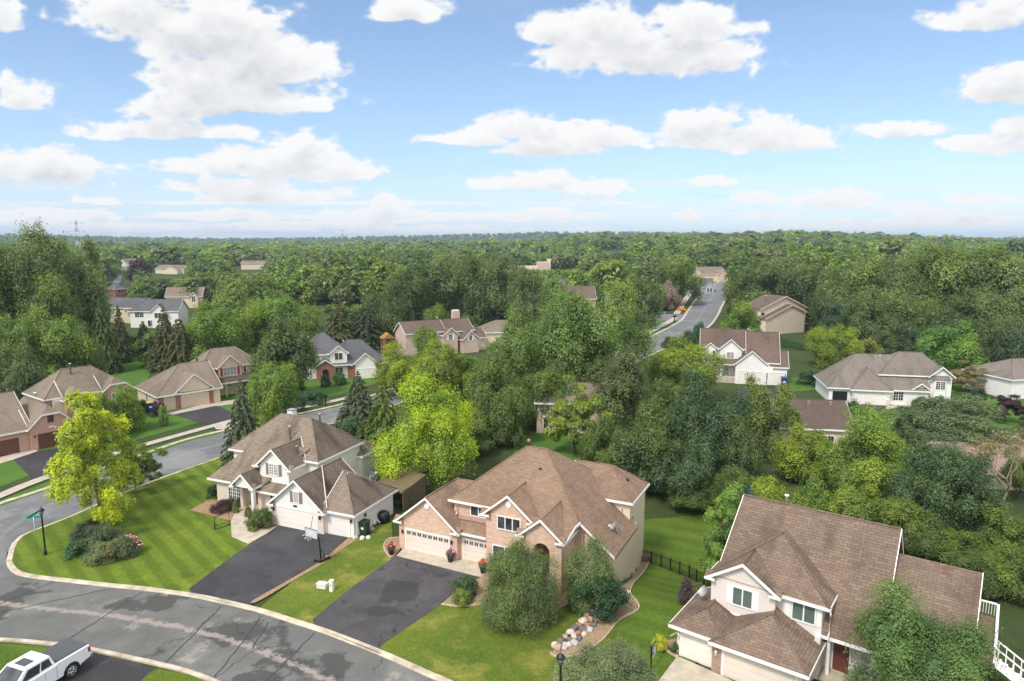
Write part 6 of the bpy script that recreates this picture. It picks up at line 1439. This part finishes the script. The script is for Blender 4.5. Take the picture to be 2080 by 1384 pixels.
# ------------------------------------------------------------------ street furniture, vehicles and small things
def blossoms(name, parent, c, r, h, n, size, colr, seed):
    rs = np.random.RandomState(seed); a = rs.uniform(0, 6.28, n); q = np.sqrt(rs.uniform(0, 1, n)) * r
    P = np.stack([c[0] + q * np.cos(a), c[1] + q * np.sin(a), c[2] + h * (1 - .5 * (q / r) ** 2) + rs.uniform(-.05, .05, n)], 1)
    V = leaves(rs, P, unit(rs.normal(size=(n, 3)) * .5 + np.array([0, 0, 1.0])), size, 1.1, .1)
    o = bpy.data.objects.new(name, quads_mesh(name, V, {'tint': rs.uniform(.3, 1, n)}, M_leaf)); col.objects.link(o); o.color = (*colr, 1); o.parent = parent; return o
def find(lbl): return next(o for o in bpy.data.objects if o.get('label') == lbl)
for lbl, cc, n, sd_ in (('pink-flowered clump at the right of the corner flower bed', (.62, .26, .30), 120, 1), ('fresh green perennials at the left of the corner flower bed', (.65, .22, .38), 30, 2), ('straw-green grasses along the front of the corner flower bed', (.55, .18, .03), 26, 3)):
    o = find(lbl); e = blossoms('blossoms', o, (.12, .1, 0), .4, .93, n, .05, cc, sd_)
def lamp_post(px, base, top, label, D=None):
    x, y = G(px, base) if D is None else ((px - 1040) / FPX * zdepth(D, 2), D); d = ray(px, top); H_ = CAM_H + d[2] / d[1] * y
    t = thing('lamp_post', label, 'lamp post', (x, y, .1)); b = MB(); b.lathe([(.14, 0), (.14, .3), (.08, .45), (.065, H_ - .75), (.1, H_ - .72), (.1, H_ - .66)], 12); b.build('post', M_black, t)
    b = MB(); b.lathe([(.10, H_ - .66), (.2, H_ - .28), (.2, H_ - .26)], 8); b.build('lantern_glass', plain('lantern_glass', (.30, .30, .29), .15), t)
    b = MB(); b.lathe([(.27, H_ - .26), (.25, H_ - .18), (.1, H_ - .04), (.03, H_ + .02), (.02, H_ + .12)], 10)
    for k in range(4):
        a = k * math.pi / 2 + .4; b.tube([(.11 * math.cos(a), .11 * math.sin(a), H_ - .66), (.21 * math.cos(a), .21 * math.sin(a), H_ - .27)], .016, 4)
    b.build('lantern_frame', M_black, t)
lamp_post(93, 1129, 1034, 'black lamp post on the corner lawn beside the green street sign')
lamp_post(1138, 1400, 1331, 'black lamp post cut by the bottom edge, beyond the boulder wall', D=35.6)
def street_sign():
    x, y = G(75, 1118); t = thing('street_sign', 'green street name sign on a thin post at the corner', 'street sign', (x, y, .1), 12)
    b = MB(); b.tube([(0, 0, 0), (0, 0, 3.1)], .03, 6); b.build('post', M_metal, t)
    for k, (rz, z) in enumerate(((0, 2.95), (78, 3.2))):
        b = MB(); c, s_ = math.cos(R(rz)), math.sin(R(rz)); w = .62
        b.prism([(-w * c, -w * s_, z), (w * c, w * s_, z), (w * c, w * s_, z + .22), (-w * c, -w * s_, z + .22)], (-s_ * .02, c * .02, 0)); b.build('name_blade', M_signgreen, t)
street_sign()
def far_sign():
    x, y = G(1349, 648); t = thing('street_sign', 'small green street sign at the far street junction', 'street sign', (x, y, 0))
    b = MB(); b.tube([(0, 0, 0), (0, 0, 2.6)], .05, 6); b.build('post', M_metal, t); b = MB(); b.box(-.9, .9, -.02, .02, 2.3, 2.65); b.build('name_blade', M_signgreen, t)
far_sign()
def mailbox(px, py, label, s=1.0):
    x, y = G(px, py); t = thing('mailbox', label, 'mailbox', (x, y, .05), 20, scale=s)
    b = MB(); b.box(-.07, .07, -.07, .07, 0, 1.15); b.build('post', M_black, t)
    b = MB(); pr = [(-.2 * math.cos(a) if False else .2 * math.cos(a), 0, .2 * math.sin(a)) for a in np.linspace(0, math.pi, 9)]
    b.prism([(p[0], -.4, 1.3 + p[2]) for p in pr] + [(-.2, -.4, 1.12), (.2, -.4, 1.12)], (0, .75, 0)); b.build('box', M_black, t)
mailbox(662, 827, 'black mailbox beyond the side street, before the grey-roofed house', 1.5); mailbox(1370, 656, 'black mailbox at the far street kerb', 1.7)
def hoop():
    x, y = G(652, 1141); t = thing('basketball_hoop', 'portable basketball hoop standing at the driveway edge of the white house', 'basketball hoop', (x, y, .13), 150, scale=.92)
    b = MB(); b.prism([(-.55, -.75, 0), (.55, -.75, 0), (.4, .5, 0), (-.4, .5, 0)], (0, 0, .22)); b.build('base', M_black, t)
    b = MB(); b.tube([(0, 0, .2), (0, .1, 2.0), (0, .45, 3.1)], .065, 8); b.tube([(0, -.6, .2), (0, .08, 1.3)], .03, 6); b.tube([(0, .1, 2.3), (0, .95, 2.9)], .03, 6); b.tube([(0, .45, 3.1), (0, 1.0, 3.2)], .03, 6); b.build('pole', M_black, t)
    b = MB(); b.box(-.78, .78, 1.0, 1.04, 2.65, 3.55); b.build('backboard', plain('clear_backboard', (.55, .60, .64), .1), t)
    b = MB(); L = [(-.78, 1.06, 2.65), (.78, 1.06, 2.65), (.78, 1.06, 3.55), (-.78, 1.06, 3.55), (-.78, 1.06, 2.65)]; b.tube(L, .03, 5); b.build('backboard_frame', M_black, t)
    b = MB(); b.tube([(.23 * math.cos(a), 1.32 + .23 * math.sin(a), 2.85) for a in np.linspace(0, 6.283, 17)], .015, 5); b.build('rim', M_orange, t)
    b = MB()
    for k in range(10):
        a = 6.283 * k / 10; b.tube([(.23 * math.cos(a), 1.32 + .23 * math.sin(a), 2.85), (.13 * math.cos(a + .5), 1.32 + .13 * math.sin(a + .5), 2.45)], .006, 4)
    b.build('net', M_white, t)
    x, y = G(664, 1137); b = MB(); n = 12
    for i in range(7):
        pass
    b.lathe([(.001, 0), (.10, .05), (.15, .15), (.15, .19), (.10, .27), (.001, .31)], 12); o = b.build('basketball', M_orange); o.location = (x, y, .13); tag(o, 'orange basketball beside the foot of the hoop', 'ball')
    # the second hoop at the red-brown roofed house
    x, y = G(1556, 790); t = thing('basketball_hoop', 'basketball hoop before the red-brown roofed garage', 'basketball hoop', (x, y, 0), 165, scale=1.2)
    b = MB(); b.tube([(0, 0, 0), (0, .1, 2.0), (0, .6, 3.2)], .06, 6); b.build('pole', M_black, t); b = MB(); b.box(-.8, .8, .7, .74, 2.7, 3.7); b.build('backboard', M_white, t)
hoop()
def weeder_antenna():
    x, y = G(630, 1092); t = thing('folding_stand', 'spindly white-legged stand with a thin mast on the black driveway', 'stand', (x, y, .13), 20)
    b = MB()
    for a in (.2, 1.5, 2.7, 3.9, 5.2): b.tube([(0, 0, .35), (math.cos(a) * .75, math.sin(a) * .75, .02)], .03, 5)
    b.build('legs', M_white, t); b = MB(); b.tube([(0, 0, .3), (.35, .25, 1.9)], .03, 5); b.build('mast', M_timber, t)
weeder_antenna()
def goal():
    A, B = G(437, 1078), G(467, 1069); d = math.hypot(B[0] - A[0], B[1] - A[1]); t = thing('sports_goal', 'small black goal frame on the striped lawn by the concrete walk', 'goal', (*A, .1), math.degrees(math.atan2(B[1] - A[1], B[0] - A[0])))
    b = MB(); b.tube([(0, 0, 0.03), (0, 0, 1.25), (d, .1, 1.35), (d, 0, .03), (0, 0, .03)], .05, 6); b.build('frame', M_black, t)
    b = MB(); b.tube([(0, 0, .05), (.2, .8, .03), (d - .2, .8, .03), (d, 0, .05)], .025, 5); b.build('back_bar', M_black, t)
goal()
def bins():
    def wheelie(px, py, rz, mat, lid, label, s=1.0, z=.13):
        x, y = G(px, py); t = thing('wheeled_bin', label, 'bin', (x, y, z), rz, scale=s)
        b = MB(); b.prism([(-.26, -.26, .08), (.26, -.26, .08), (.26, .26, .08), (-.26, .26, .08)], (0, 0, .02))
        lo = [(-.26, -.26, .08), (.26, -.26, .08), (.26, .26, .08), (-.26, .26, .08)]; hi = [(-.34, -.36, 1.08), (.34, -.36, 1.08), (.34, .36, 1.08), (-.34, .36, 1.08)]
        for i in range(4): b.poly([lo[i], lo[(i + 1) % 4], hi[(i + 1) % 4], hi[i]])
        b.poly(hi); b.build('body', mat, t)
        b = MB(); b.prism([(-.36, -.4, 1.08), (.36, -.4, 1.08), (.36, .4, 1.12), (-.36, .4, 1.12)], (0, 0, .07)); b.tube([(-.25, .42, 1.0), (.25, .42, 1.0)], .025, 5); b.build('lid', lid, t)
        for sx in (-1, 1):
            b = MB(); b.tube([(sx * .3, .28, .13), (sx * .36, .28, .13)], .13, 10); b.build('wheel', M_tyre, t)
        b = MB(); b.box(-.12, .12, -.37, -.355, .55, .75); b.build('label_patch', M_white, t)
    wheelie(741, 1088, -20, M_green_plastic, M_green_plastic, 'dark green wheeled bin beside the white garage side door', 1.15)
    wheelie(1592, 786, -15, M_blue_plastic, M_blue_plastic, 'blue bin at the corner of the red-brown roofed garage', 1.6, .02)
    wheelie(305, 838, 40, M_blue_plastic, plain('yellow_lid', (.5, .36, .03), .5), 'blue bin with yellow lid beside the cream garage', 1.5, .02)
    wheelie(314, 836, 48, M_blue_plastic, M_blue_plastic, 'dark blue bin beside the yellow-lidded one', 1.4, .02)
bins()
def side_yard_things():
    x, y = G(779, 1062); t = thing('covered_grill', 'black covered grill leaning by the white garage wall', 'grill', (x, y, .12), 62)
    b = MB(); b.lathe([(.62, 0), (.66, .5), (.6, .9), (.4, 1.08), (.1, 1.12)], 14); b.build('cover', M_greycov if False else M_black, t)
    b = MB(); b.tube([(-.75, 0, .75), (.75, 0, .75)], .05, 6); b.build('handle', M_black, t)
    x, y = G(762, 1066); t = thing('wheelbarrow', 'silver wheelbarrow tipped against the white garage wall', 'wheelbarrow', (x, y, .12), 40)
    b = MB(); b.prism([(-.42, -.2, .1), (.42, -.2, .1), (.36, .35, .85), (-.36, .35, .85)], (0, -.28, .05)); b.build('tray', M_metal, t)
    b = MB(); b.tube([(-.4, .1, .05), (-.3, .5, 1.3)], .035, 6); b.tube([(.4, .1, .05), (.3, .5, 1.3)], .035, 6); b.build('handles', M_timber, t)
    b = MB(); b.tube([(-.06, -.4, .18), (.06, -.4, .18)], .18, 12); b.build('wheel', M_tyre, t)
    rr = random.Random(4)
    for i, (px, py, l) in enumerate(((755, 1080, 'grey garden rock right of the green bin'), (748, 1096, 'first white rock below the green bin'), (736, 1097, 'second white rock below the green bin, by the hosta'), (722, 1094, 'white rock at the garage corner'))):
        x, y = G(px, py); o = rock(.28 if i else .36, i, (.62, .6, .56) if i else (.33, .3, .27)); o.name = 'garden_rock'; o.location = (x, y, .15); tag(o, l, 'rock')
def rock(r, seed, c):
    rs = np.random.RandomState(seed + 40); bm = bmesh.new(); bmesh.ops.create_icosphere(bm, subdivisions=3, radius=1)
    ax = rs.uniform(.8, 1.25, 3); D = unit(rs.normal(size=(9, 3))); K = rs.uniform(.72, .95, 9)
    for v in bm.verts:
        p = np.array(v.co)
        for d, k in zip(D, K):
            q = p @ d
            if q > k: p = p - d * (q - k) * .85
        v.co = Vector(p * ax * r * np.array([1, 1, .78]))
    me = bpy.data.meshes.new('rock'); bm.to_mesh(me); bm.free(); me.polygons.foreach_set('use_smooth', [True] * len(me.polygons))
    nm = 'stone_%d_%d_%d' % tuple(int(v * 100) for v in c); me.materials.append(MATS.get(nm) or plain(nm, c, .9, 0, .3, 5)); o = bpy.data.objects.new('boulder', me); col.objects.link(o); return o
side_yard_things()
def boulder_wall():
    cs = {'pale cream': (.52, .45, .37), 'rust red': (.33, .17, .11), 'dark grey': (.14, .135, .13), 'tan': (.40, .28, .19), 'light grey': (.42, .41, .39)}; nm = list(cs)
    rows = [[(1127,1320),(1138,1313),(1148,1303),(1158,1293),(1167,1285),(1175,1279),(1184,1270),(1192,1260),(1200,1250)],
            [(1134,1323),(1146,1316),(1156,1308),(1165,1300),(1174,1293),(1183,1285),(1191,1275),(1199,1265),(1208,1254)],
            [(1145,1322),(1155,1317),(1166,1312),(1177,1303),(1187,1294),(1197,1284),(1206,1275),(1213,1264)]]
    seq = [0, 2, 3, 0, 2, 1, 0, 1, 4, 3, 4, 2, 0, 1, 2, 1, 3, 2, 4, 0, 4, 2, 0, 4, 2, 3, 2]; k = 0
    words = 'first second third fourth fifth sixth seventh eighth ninth'.split()
    for ri, row in enumerate(rows):
        for i, (px, py) in enumerate(row):
            x, y = Gt(px, py); c = nm[seq[k % len(seq)]]; r = .29 + .06 * math.sin(k * 2.3); o = rock(r, k, cs[c]); o.location = (x, y, T(x, y) + .34 - ri * .07); o.rotation_euler = (0, 0, k * 1.7)
            tag(o, '%s %s boulder, %s from street end in %s row of retaining wall' % (c, 'round' if k % 2 else 'blocky', words[i], ('lawn-side', 'middle', 'bed-side')[ri]), 'boulder', 'boulders of the curved retaining wall'); k += 1
boulder_wall()
def step_slab():
    A, B = Gt(1247, 1222), Gt(1281, 1213); t = MB(); d = Vector((B[0] - A[0], B[1] - A[1], 0)); n = Vector((-d.y, d.x, 0)).normalized() * .35
    z = T(*A) + .1; t.prism([(A[0], A[1], z), (B[0], B[1], z), (B[0] + n.x, B[1] + n.y, z), (A[0] + n.x, A[1] + n.y, z)], (0, 0, .3)); tag(t.build('stone_step', M_stoneblock), 'long pale stone step across the gravel bed', 'step')
step_slab()
def fence():
    P = [Gt(1304, 1140), Gt(1350, 1156), Gt(1400, 1176), Gt(1445, 1200)]; L = resample(np.array(P), 9); t = thing('metal_fence', 'black metal picket fence across the side lawn', 'fence', (0, 0, 0)); rl = MB(); pk = MB()
    for i, p in enumerate(L):
        b = MB(); z = T(*p); b.box(p[0] - .045, p[0] + .045, p[1] - .045, p[1] + .045, z - .1, z + 1.35); b.build('post', M_black, t)
        if i:
            q = L[i - 1]; zq = T(*q)
            for h in (.15, 1.15): rl.tube([(q[0], q[1], zq + h), (p[0], p[1], z + h)], .022, 4)
            n = 11
            for k in range(1, n): f = k / n; x, y, zz = q[0] + (p[0] - q[0]) * f, q[1] + (p[1] - q[1]) * f, zq + (z - zq) * f; pk.box(x - .012, x + .012, y - .012, y + .012, zz + .05, zz + 1.25)
    rl.build('rail', M_black, t); pk.build('pickets', M_black, t)
    b = MB(); x, y = Gt(1310, 1141); b.box(x - .5, x + .5, y - .35, y + .35, T(x, y), T(x, y) + .65); tag(b.build('timber_planter', M_timber), 'brown timber planter box at the fence end by the house corner', 'planter')
    L = resample(np.array([G(760, 925), G(840, 905), G(930, 880)]), 5); 
fence()
def pedestals():
    x, y = G(655, 1196); t = thing('utility_box', 'low pale green utility box on the lawn between two driveways', 'utility box', (x, y, .1), -15); b = MB(); b.prism([(-.5, -.3, 0), (.5, -.3, 0), (.5, .3, 0), (-.5, .3, 0)], (0, 0, .42)); t.scale = (.8,) * 3; b.build('cabinet', plain('pale_utility', (.62, .68, .60), .5), t); b = MB(); b.box(-.53, .53, -.33, .33, .42, .5); b.build('lid', plain('pale_utility_lid', (.66, .71, .64), .5), t)
    x, y = G(674, 1203); t = thing('utility_pedestal', 'upright white utility pedestal beside the low utility box', 'utility post', (x, y, .1), -15); b = MB(); b.prism([(-.14, -.14, 0), (.14, -.14, 0), (.14, .14, 0), (-.14, .14, 0)], (0, 0, .85)); b.build('case', M_white, t); b = MB(); b.box(-.17, .17, -.17, .17, .8, .92); b.build('cap', M_white, t); b = MB(); b.box(-.06, .06, -.15, -.14, .45, .62); b.build('warning_label', M_yellowp, t)
    x, y = G(333, 863); b = MB(); b.box(-.13, .13, -.13, .13, 0, 1.05); o = b.build('marker_post', M_white); o.location = (x, y, 0); tag(o, 'white marker post on the lawn before the cream garage', 'post')
    plant('maple_sapling', 'oval', 3, 2, *G(333, 866), 3.2, 1.7, (.10, .16, .03), 'slender young sapling behind the white marker post', 'tree', z=0)
pedestals()
def pots():
    for i, (px, py, c, l) in enumerate(((795, 1129, (.62, .12, .16), 'dark pot of red and pink flowers in the round bed left of the garage'), (915, 1144, (.55, .22, .42), 'dark pot of pink flowers between the two brick garage doors'), (981, 1166, (.6, .1, .10), 'dark pot of red flowers at the driveway corner by the domed tree'))):
        x, y = G(px, py); t = thing('flower_pot', l, 'flower pot', (x, y, .14)); b = MB(); b.lathe([(.2, 0), (.3, .45), (.33, .5), (.33, .56), (.28, .56)], 14); b.build('pot', M_pot, t)
        f = bpy.data.objects.new('foliage', crown('shrub', 2, 2)[0]); col.objects.link(f); f.parent = t; f.scale = (.85, .85, .7); f.location = (0, 0, .45); f.color = (.07, .10, .04, 1); blossoms('blossoms', t, (0, 0, .6), .42, .5, 60, .13, c, 7 + i)
pots()
def yard_sign():
    x, y = G(1322, 1366); t = thing('yard_sign', 'white yard sign hanging on a dark post beside the blush house driveway', 'sign', (x, y, .1), 62)
    b = MB(); b.box(-.05, .05, -.05, .05, 0, 1.75); b.box(0, .95, -.03, .03, 1.55, 1.63); b.build('post', M_black, t); b = MB(); b.box(.1, .92, -.015, .015, .75, 1.5); b.build('panel', plain('sign_panel', (.55, .58, .60), .5), t)
    b = MB(); b.box(.16, .86, -.02, -.016, 1.32, 1.42); b.build('printed_band', M_black, t); b = MB(); b.box(.2, .5, -.02, -.016, .9, 1.2); b.build('printed_picture', M_greycov, t)
yard_sign()
def playset():
    x, y = G(788, 720); t = thing('playset', 'orange cedar playset with gabled roof beside the beige house', 'playset', (x, y, 0), 25, scale=1.25)
    for p in ((-1, -1), (1, -1), (1, 1), (-1, 1)): b = MB(); b.box(p[0] - .09, p[0] + .09, p[1] - .09, p[1] + .09, 0, 3.4); b.build('post', M_cedar, t)
    b = MB(); b.prism([(-1.3, -1.3, 3.3), (1.3, -1.3, 3.3), (0, -1.3, 4.3)], (0, 2.6, 0)); b.build('roof', M_cedar, t); b = MB(); b.box(-1.1, 1.1, -1.1, 1.1, 1.4, 1.55); b.build('platform', M_cedar, t); b = MB(); b.box(-1.1, 1.1, -1.12, -1.02, 1.6, 2.2); b.build('railing', M_cedar, t)
    b = MB(); b.prism([(1.05, -.4, 1.5), (1.05, .4, 1.5), (3.2, .4, .15), (3.2, -.4, .15)], (0, 0, .15)); b.build('slide', M_yellowp, t); b = MB(); b.tube([(-1, -1.2, 1.5), (-1.6, -1.6, 0)], .08, 5); b.tube([(-.3, -1.2, 1.5), (-.7, -1.8, 0)], .08, 5); b.build('ladder', M_cedar, t)
playset()
def flag():
    x, y = -39.1 + 1.15 * math.cos(R(19.3)) + .35 * math.sin(R(19.3)), 133.7 + 1.15 * math.sin(R(19.3)) - .35 * math.cos(R(19.3)); t = thing('flag', 'red and white striped flag hanging at the brick arch', 'flag', (x, y, 0), 19.3)
    b = MB(); b.tube([(0, .3, 1.9), (0, -.5, 2.9)], .03, 5); b.build('pole', M_white, t)
    st = plain('flag_red', (.5, .06, .06), .7); b1, b2, b3 = MB(), MB(), MB()
    for i in range(7): (b1 if i % 2 == 0 else b2).prism([(-.02 + .03 * math.sin(i), -.42 + i * .075, 1.15 + .05 * i), (-.02 + .03 * math.sin(i + 1), -.42 + (i + 1) * .075, 1.2 + .05 * i), (0, -.42 + (i + 1) * .075, 2.7 - .085 * (i + 1)), (0, -.42 + i * .075, 2.7 - .085 * i)], (.02, 0, 0))
    b1.build('red_stripes', st, t); b2.build('white_stripes', M_white, t); b3.prism([(-.04, -.43, 2.2), (-.04, -.2, 2.1), (-.04, -.2, 2.55), (-.04, -.43, 2.75)], (.07, 0, 0)); b3.build('canton', M_blue_plastic, t)
flag()
def pylon(px, top, D, label, Ht):
    x = (px - 1040) / FPX * zdepth(D, 40); d = ray(px, top); z1 = CAM_H + d[2] / d[1] * D; t = thing('power_pylon', label, 'pylon', (x, D, z1 - Ht), 8); b = MB(); lv = [0, .35, .6, .78, .9, 1]; wd = [.14, .075, .05, .04, .03, .008]
    P = [[(sx * w * Ht / 2, sy * w * Ht / 2, l * Ht) for sx, sy in ((-1, -1), (1, -1), (1, 1), (-1, 1))] for l, w in zip(lv, wd)]; r = Ht * .0028
    for i in range(5):
        for k in range(4): b.tube([P[i][k], P[i + 1][k]], r, 4); b.tube([P[i][k], P[i + 1][(k + 1) % 4]], r * .6, 4); b.tube([P[i + 1][k], P[i + 1][(k + 1) % 4]], r * .6, 4)
    b.build('lattice_tower', M_metal, t)
    for l, w in ((.95, .26), (.78, .34), (.62, .28)):
        c = MB(); 
        for s in (-1, 1): c.tube([(0, 0, l * Ht + .02 * Ht), (s * w * Ht / 2, 0, l * Ht)], r * .8, 4); c.tube([(0, 0, l * Ht - .015 * Ht), (s * w * Ht / 2, 0, l * Ht)], r * .8, 4); c.tube([(s * w * Ht / 2, 0, l * Ht), (s * w * Ht / 2, 0, l * Ht - .035 * Ht)], r, 4)
        c.build('crossarm', M_metal, t)
pylon(155, 447, 620, 'lattice power pylon above the wood at upper left', 46); pylon(695, 464, 1050, 'fainter lattice power pylon left of centre on the skyline', 52); pylon(938, 478, 1900, 'faint tiny power pylon near the middle of the skyline', 48)
def pool():
    A = G(1545, 1040); b = MB(); b.lathe([(2.6, 0), (2.6, .8), (2.5, .85)], 28); o = b.build('pool', plain('blue_pool_cover', (.02, .13, .17), .4)); o.location = (A[0], A[1] + 6, T(A[0], A[1] + 6)); tag(o, 'round blue covered pool behind the blush house', 'pool')
pool()
def truck():
    s = 1.11; A = G(173, 1318, 1.35 * s); B = G(118, 1351, 1.35 * s); ang = math.degrees(math.atan2(B[1] - A[1], B[0] - A[0]))
    x, y = G(148, 1376, .12); a = R(ang); n = Vector((math.sin(a), -math.cos(a)))                     # n: the truck's right-hand side... seen side is its left when heading away
    t = thing('pickup_truck', 'white pickup truck with black bed cover on the near driveway', 'pickup truck', (0, 0, .11), ang, scale=s)
    side = 1 if Vector((math.sin(a), -math.cos(a))).x > 0 else -1
    off_ = Vector((-1.55 * 0, 0)); c, s_ = math.cos(a), math.sin(a)
    lx, ly = 1.2, -.98 * side if True else 0
    ly = -.98 if side > 0 else .98
    t.location = (x - s * (c * lx - s_ * ly), y - s * (s_ * lx + c * ly), .11)
    # local x runs from the tailgate forwards
    arch = lambda cx: [(cx + .50 * math.cos(q), .42 + .50 * math.sin(q)) for q in np.linspace(0, math.pi, 11)]
    prof = [(0.03, .62), (.0, .75), (.02, 1.36), (2.02, 1.38), (2.04, 1.32), (4.35, 1.24), (5.55, 1.10), (5.78, .95), (5.82, .55), (5.6, .42)] + [p for p in arch(4.75)] + [(4.2, .42), (1.75, .42)] + [p for p in arch(1.2)] + [(.6, .50)]
    b = MB(); b.prism([(px, -.98, pz) for px, pz in prof], (0, 1.96, 0)); o = b.build('body', M_carpaint, t); bv = o.modifiers.new('edge', 'BEVEL'); bv.width = .05; bv.segments = 3; bv.limit_method = 'ANGLE'; bv.angle_limit = R(50)
    b = MB(); lo = [(2.03, .93, 1.30), (4.45, .93, 1.25), (4.45, -.93, 1.25), (2.03, -.93, 1.30)]; hi = [(2.22, .74, 1.92), (3.55, .74, 1.93), (3.55, -.74, 1.93), (2.22, -.74, 1.92)]
    for i in range(4): b.poly([lo[i], lo[(i + 1) % 4], hi[(i + 1) % 4], hi[i]][::-1])
    b.poly(hi[::-1]); o = b.build('cab', M_carpaint, t); bv = o.modifiers.new('edge', 'BEVEL'); bv.width = .07; bv.segments = 3
    lerp = lambda p, q, f: tuple(p[k] + (q[k] - p[k]) * f for k in range(3))
    def glass(a0, a1, b1, b0, m=(.12, .88, .14, .82), o=.012, name='window'):
        u0, u1, v0, v1 = m; f = lambda u, v: Vector(lerp(lerp(a0, a1, u), lerp(b0, b1, u), v)); P = [f(u0, v0), f(u1, v0), f(u1, v1), f(u0, v1)]; nn = (P[1] - P[0]).cross(P[3] - P[0]).normalized()
        if nn.z < 0: nn = -nn
        g = MB(); g.prism([p + nn * o for p in P], -nn * .02); g.build(name, M_glass, t)
    glass(lo[2], lo[1], hi[1], hi[2], (.06, .94, .10, .92), name='windscreen')
    for q in ((lo[0], lo[1], hi[1], hi[0]), (lo[3], lo[2], hi[2], hi[3])): glass(*q, m=(.08, .36, .2, .86)); glass(*q, m=(.40, .86, .16, .86))
    glass(lo[0], lo[3], hi[3], hi[0], (.2, .8, .25, .85), name='rear_window')
    b = MB(); b.box(2.85, 3.4, -.42, .42, 1.935, 1.945); b.build('sunroof', M_greycov, t)
    b = MB(); b.box(.06, 2.0, -.86, .86, 1.38, 1.43); b.build('bed_cover', M_greycov, t)
    for sx in (-1, 1):
        b = MB(); b.box(-.02, .14, sx * .80 if sx > 0 else -.99, .99 if sx > 0 else -.80, .95, 1.25); b.build('tail_light', M_taillight, t)
        b = MB(); b.box(4.0, 4.14, sx * 1.0 if sx > 0 else -1.22, 1.22 if sx > 0 else -1.0, 1.25, 1.45); b.build('mirror', M_carpaint, t)
        for wx in (1.2, 4.75):
            w = bpy.data.objects.new('wheel', None); col.objects.link(w); w.parent = t; w.location = (wx, sx * .84, .42)
            b = MB(); b.tube([(0, -.14 * sx, 0), (0, -.12 * sx, 0), (0, .12 * sx, 0), (0, .14 * sx, 0)], [.36, .42, .42, .36], 24); b.build('tyre', M_tyre, w)
            b = MB(); b.tube([(0, .10 * sx, 0), (0, .15 * sx, 0)], .10, 10)
            for k in range(6):
                q = k * math.pi / 3; b.tube([(0, .14 * sx, 0), (.25 * math.cos(q), .145 * sx, .25 * math.sin(q))], .045, 5)
            b.tube([(.26 * math.cos(q), .14 * sx, .26 * math.sin(q)) for q in np.linspace(0, 6.283, 21)], .025, 5); b.build('rim', M_chrome, w)
            b = MB(); b.tube([(.45 * math.cos(q), .14 * sx, .45 * math.sin(q)) for q in np.linspace(.0, math.pi, 12)], .035, 5); b.build('wheel_arch_trim', M_black, w)
    b = MB(); b.box(-.16, .02, -.95, .95, .52, .74); b.build('rear_bumper', M_chrome, t); b = MB(); b.box(5.75, 5.92, -.95, .95, .5, .8); b.build('front_bumper', M_chrome, t)
    b = MB(); b.box(.005, -.012, -.3, .3, 1.0, 1.06); b.build('tailgate_handle', M_black, t)
    for k, xx in enumerate((2.06, 2.7, 4.05)):
        b = MB()
        for sx in (-1, 1): b.box(xx, xx + .012, sx * .982 - .004, sx * .982 + .004, .55, 1.28)
        b.build('door_seam', M_black, t)
truck()

# ------------------------------------------------------------------ the air: far things fade to blue
def haze():
    b = MB(); b.box(-7500, 7500, -1500, 7600, -6, 95); o = b.build('haze', None if False else M_white, None, False); tag(o, kind='stuff')
    m = bpy.data.materials.new('haze'); m.use_nodes = True; nt = m.node_tree; nt.nodes.clear(); out = nt.nodes.new('ShaderNodeOutputMaterial'); v = nt.nodes.new('ShaderNodeVolumePrincipled')
    v.inputs['Density'].default_value = 1.3e-4; v.inputs['Color'].default_value = (.60, .77, 1, 1); v.inputs['Anisotropy'].default_value = .2
    nt.links.new(v.outputs[0], out.inputs['Volume']); o.data.materials[0] = m
haze()
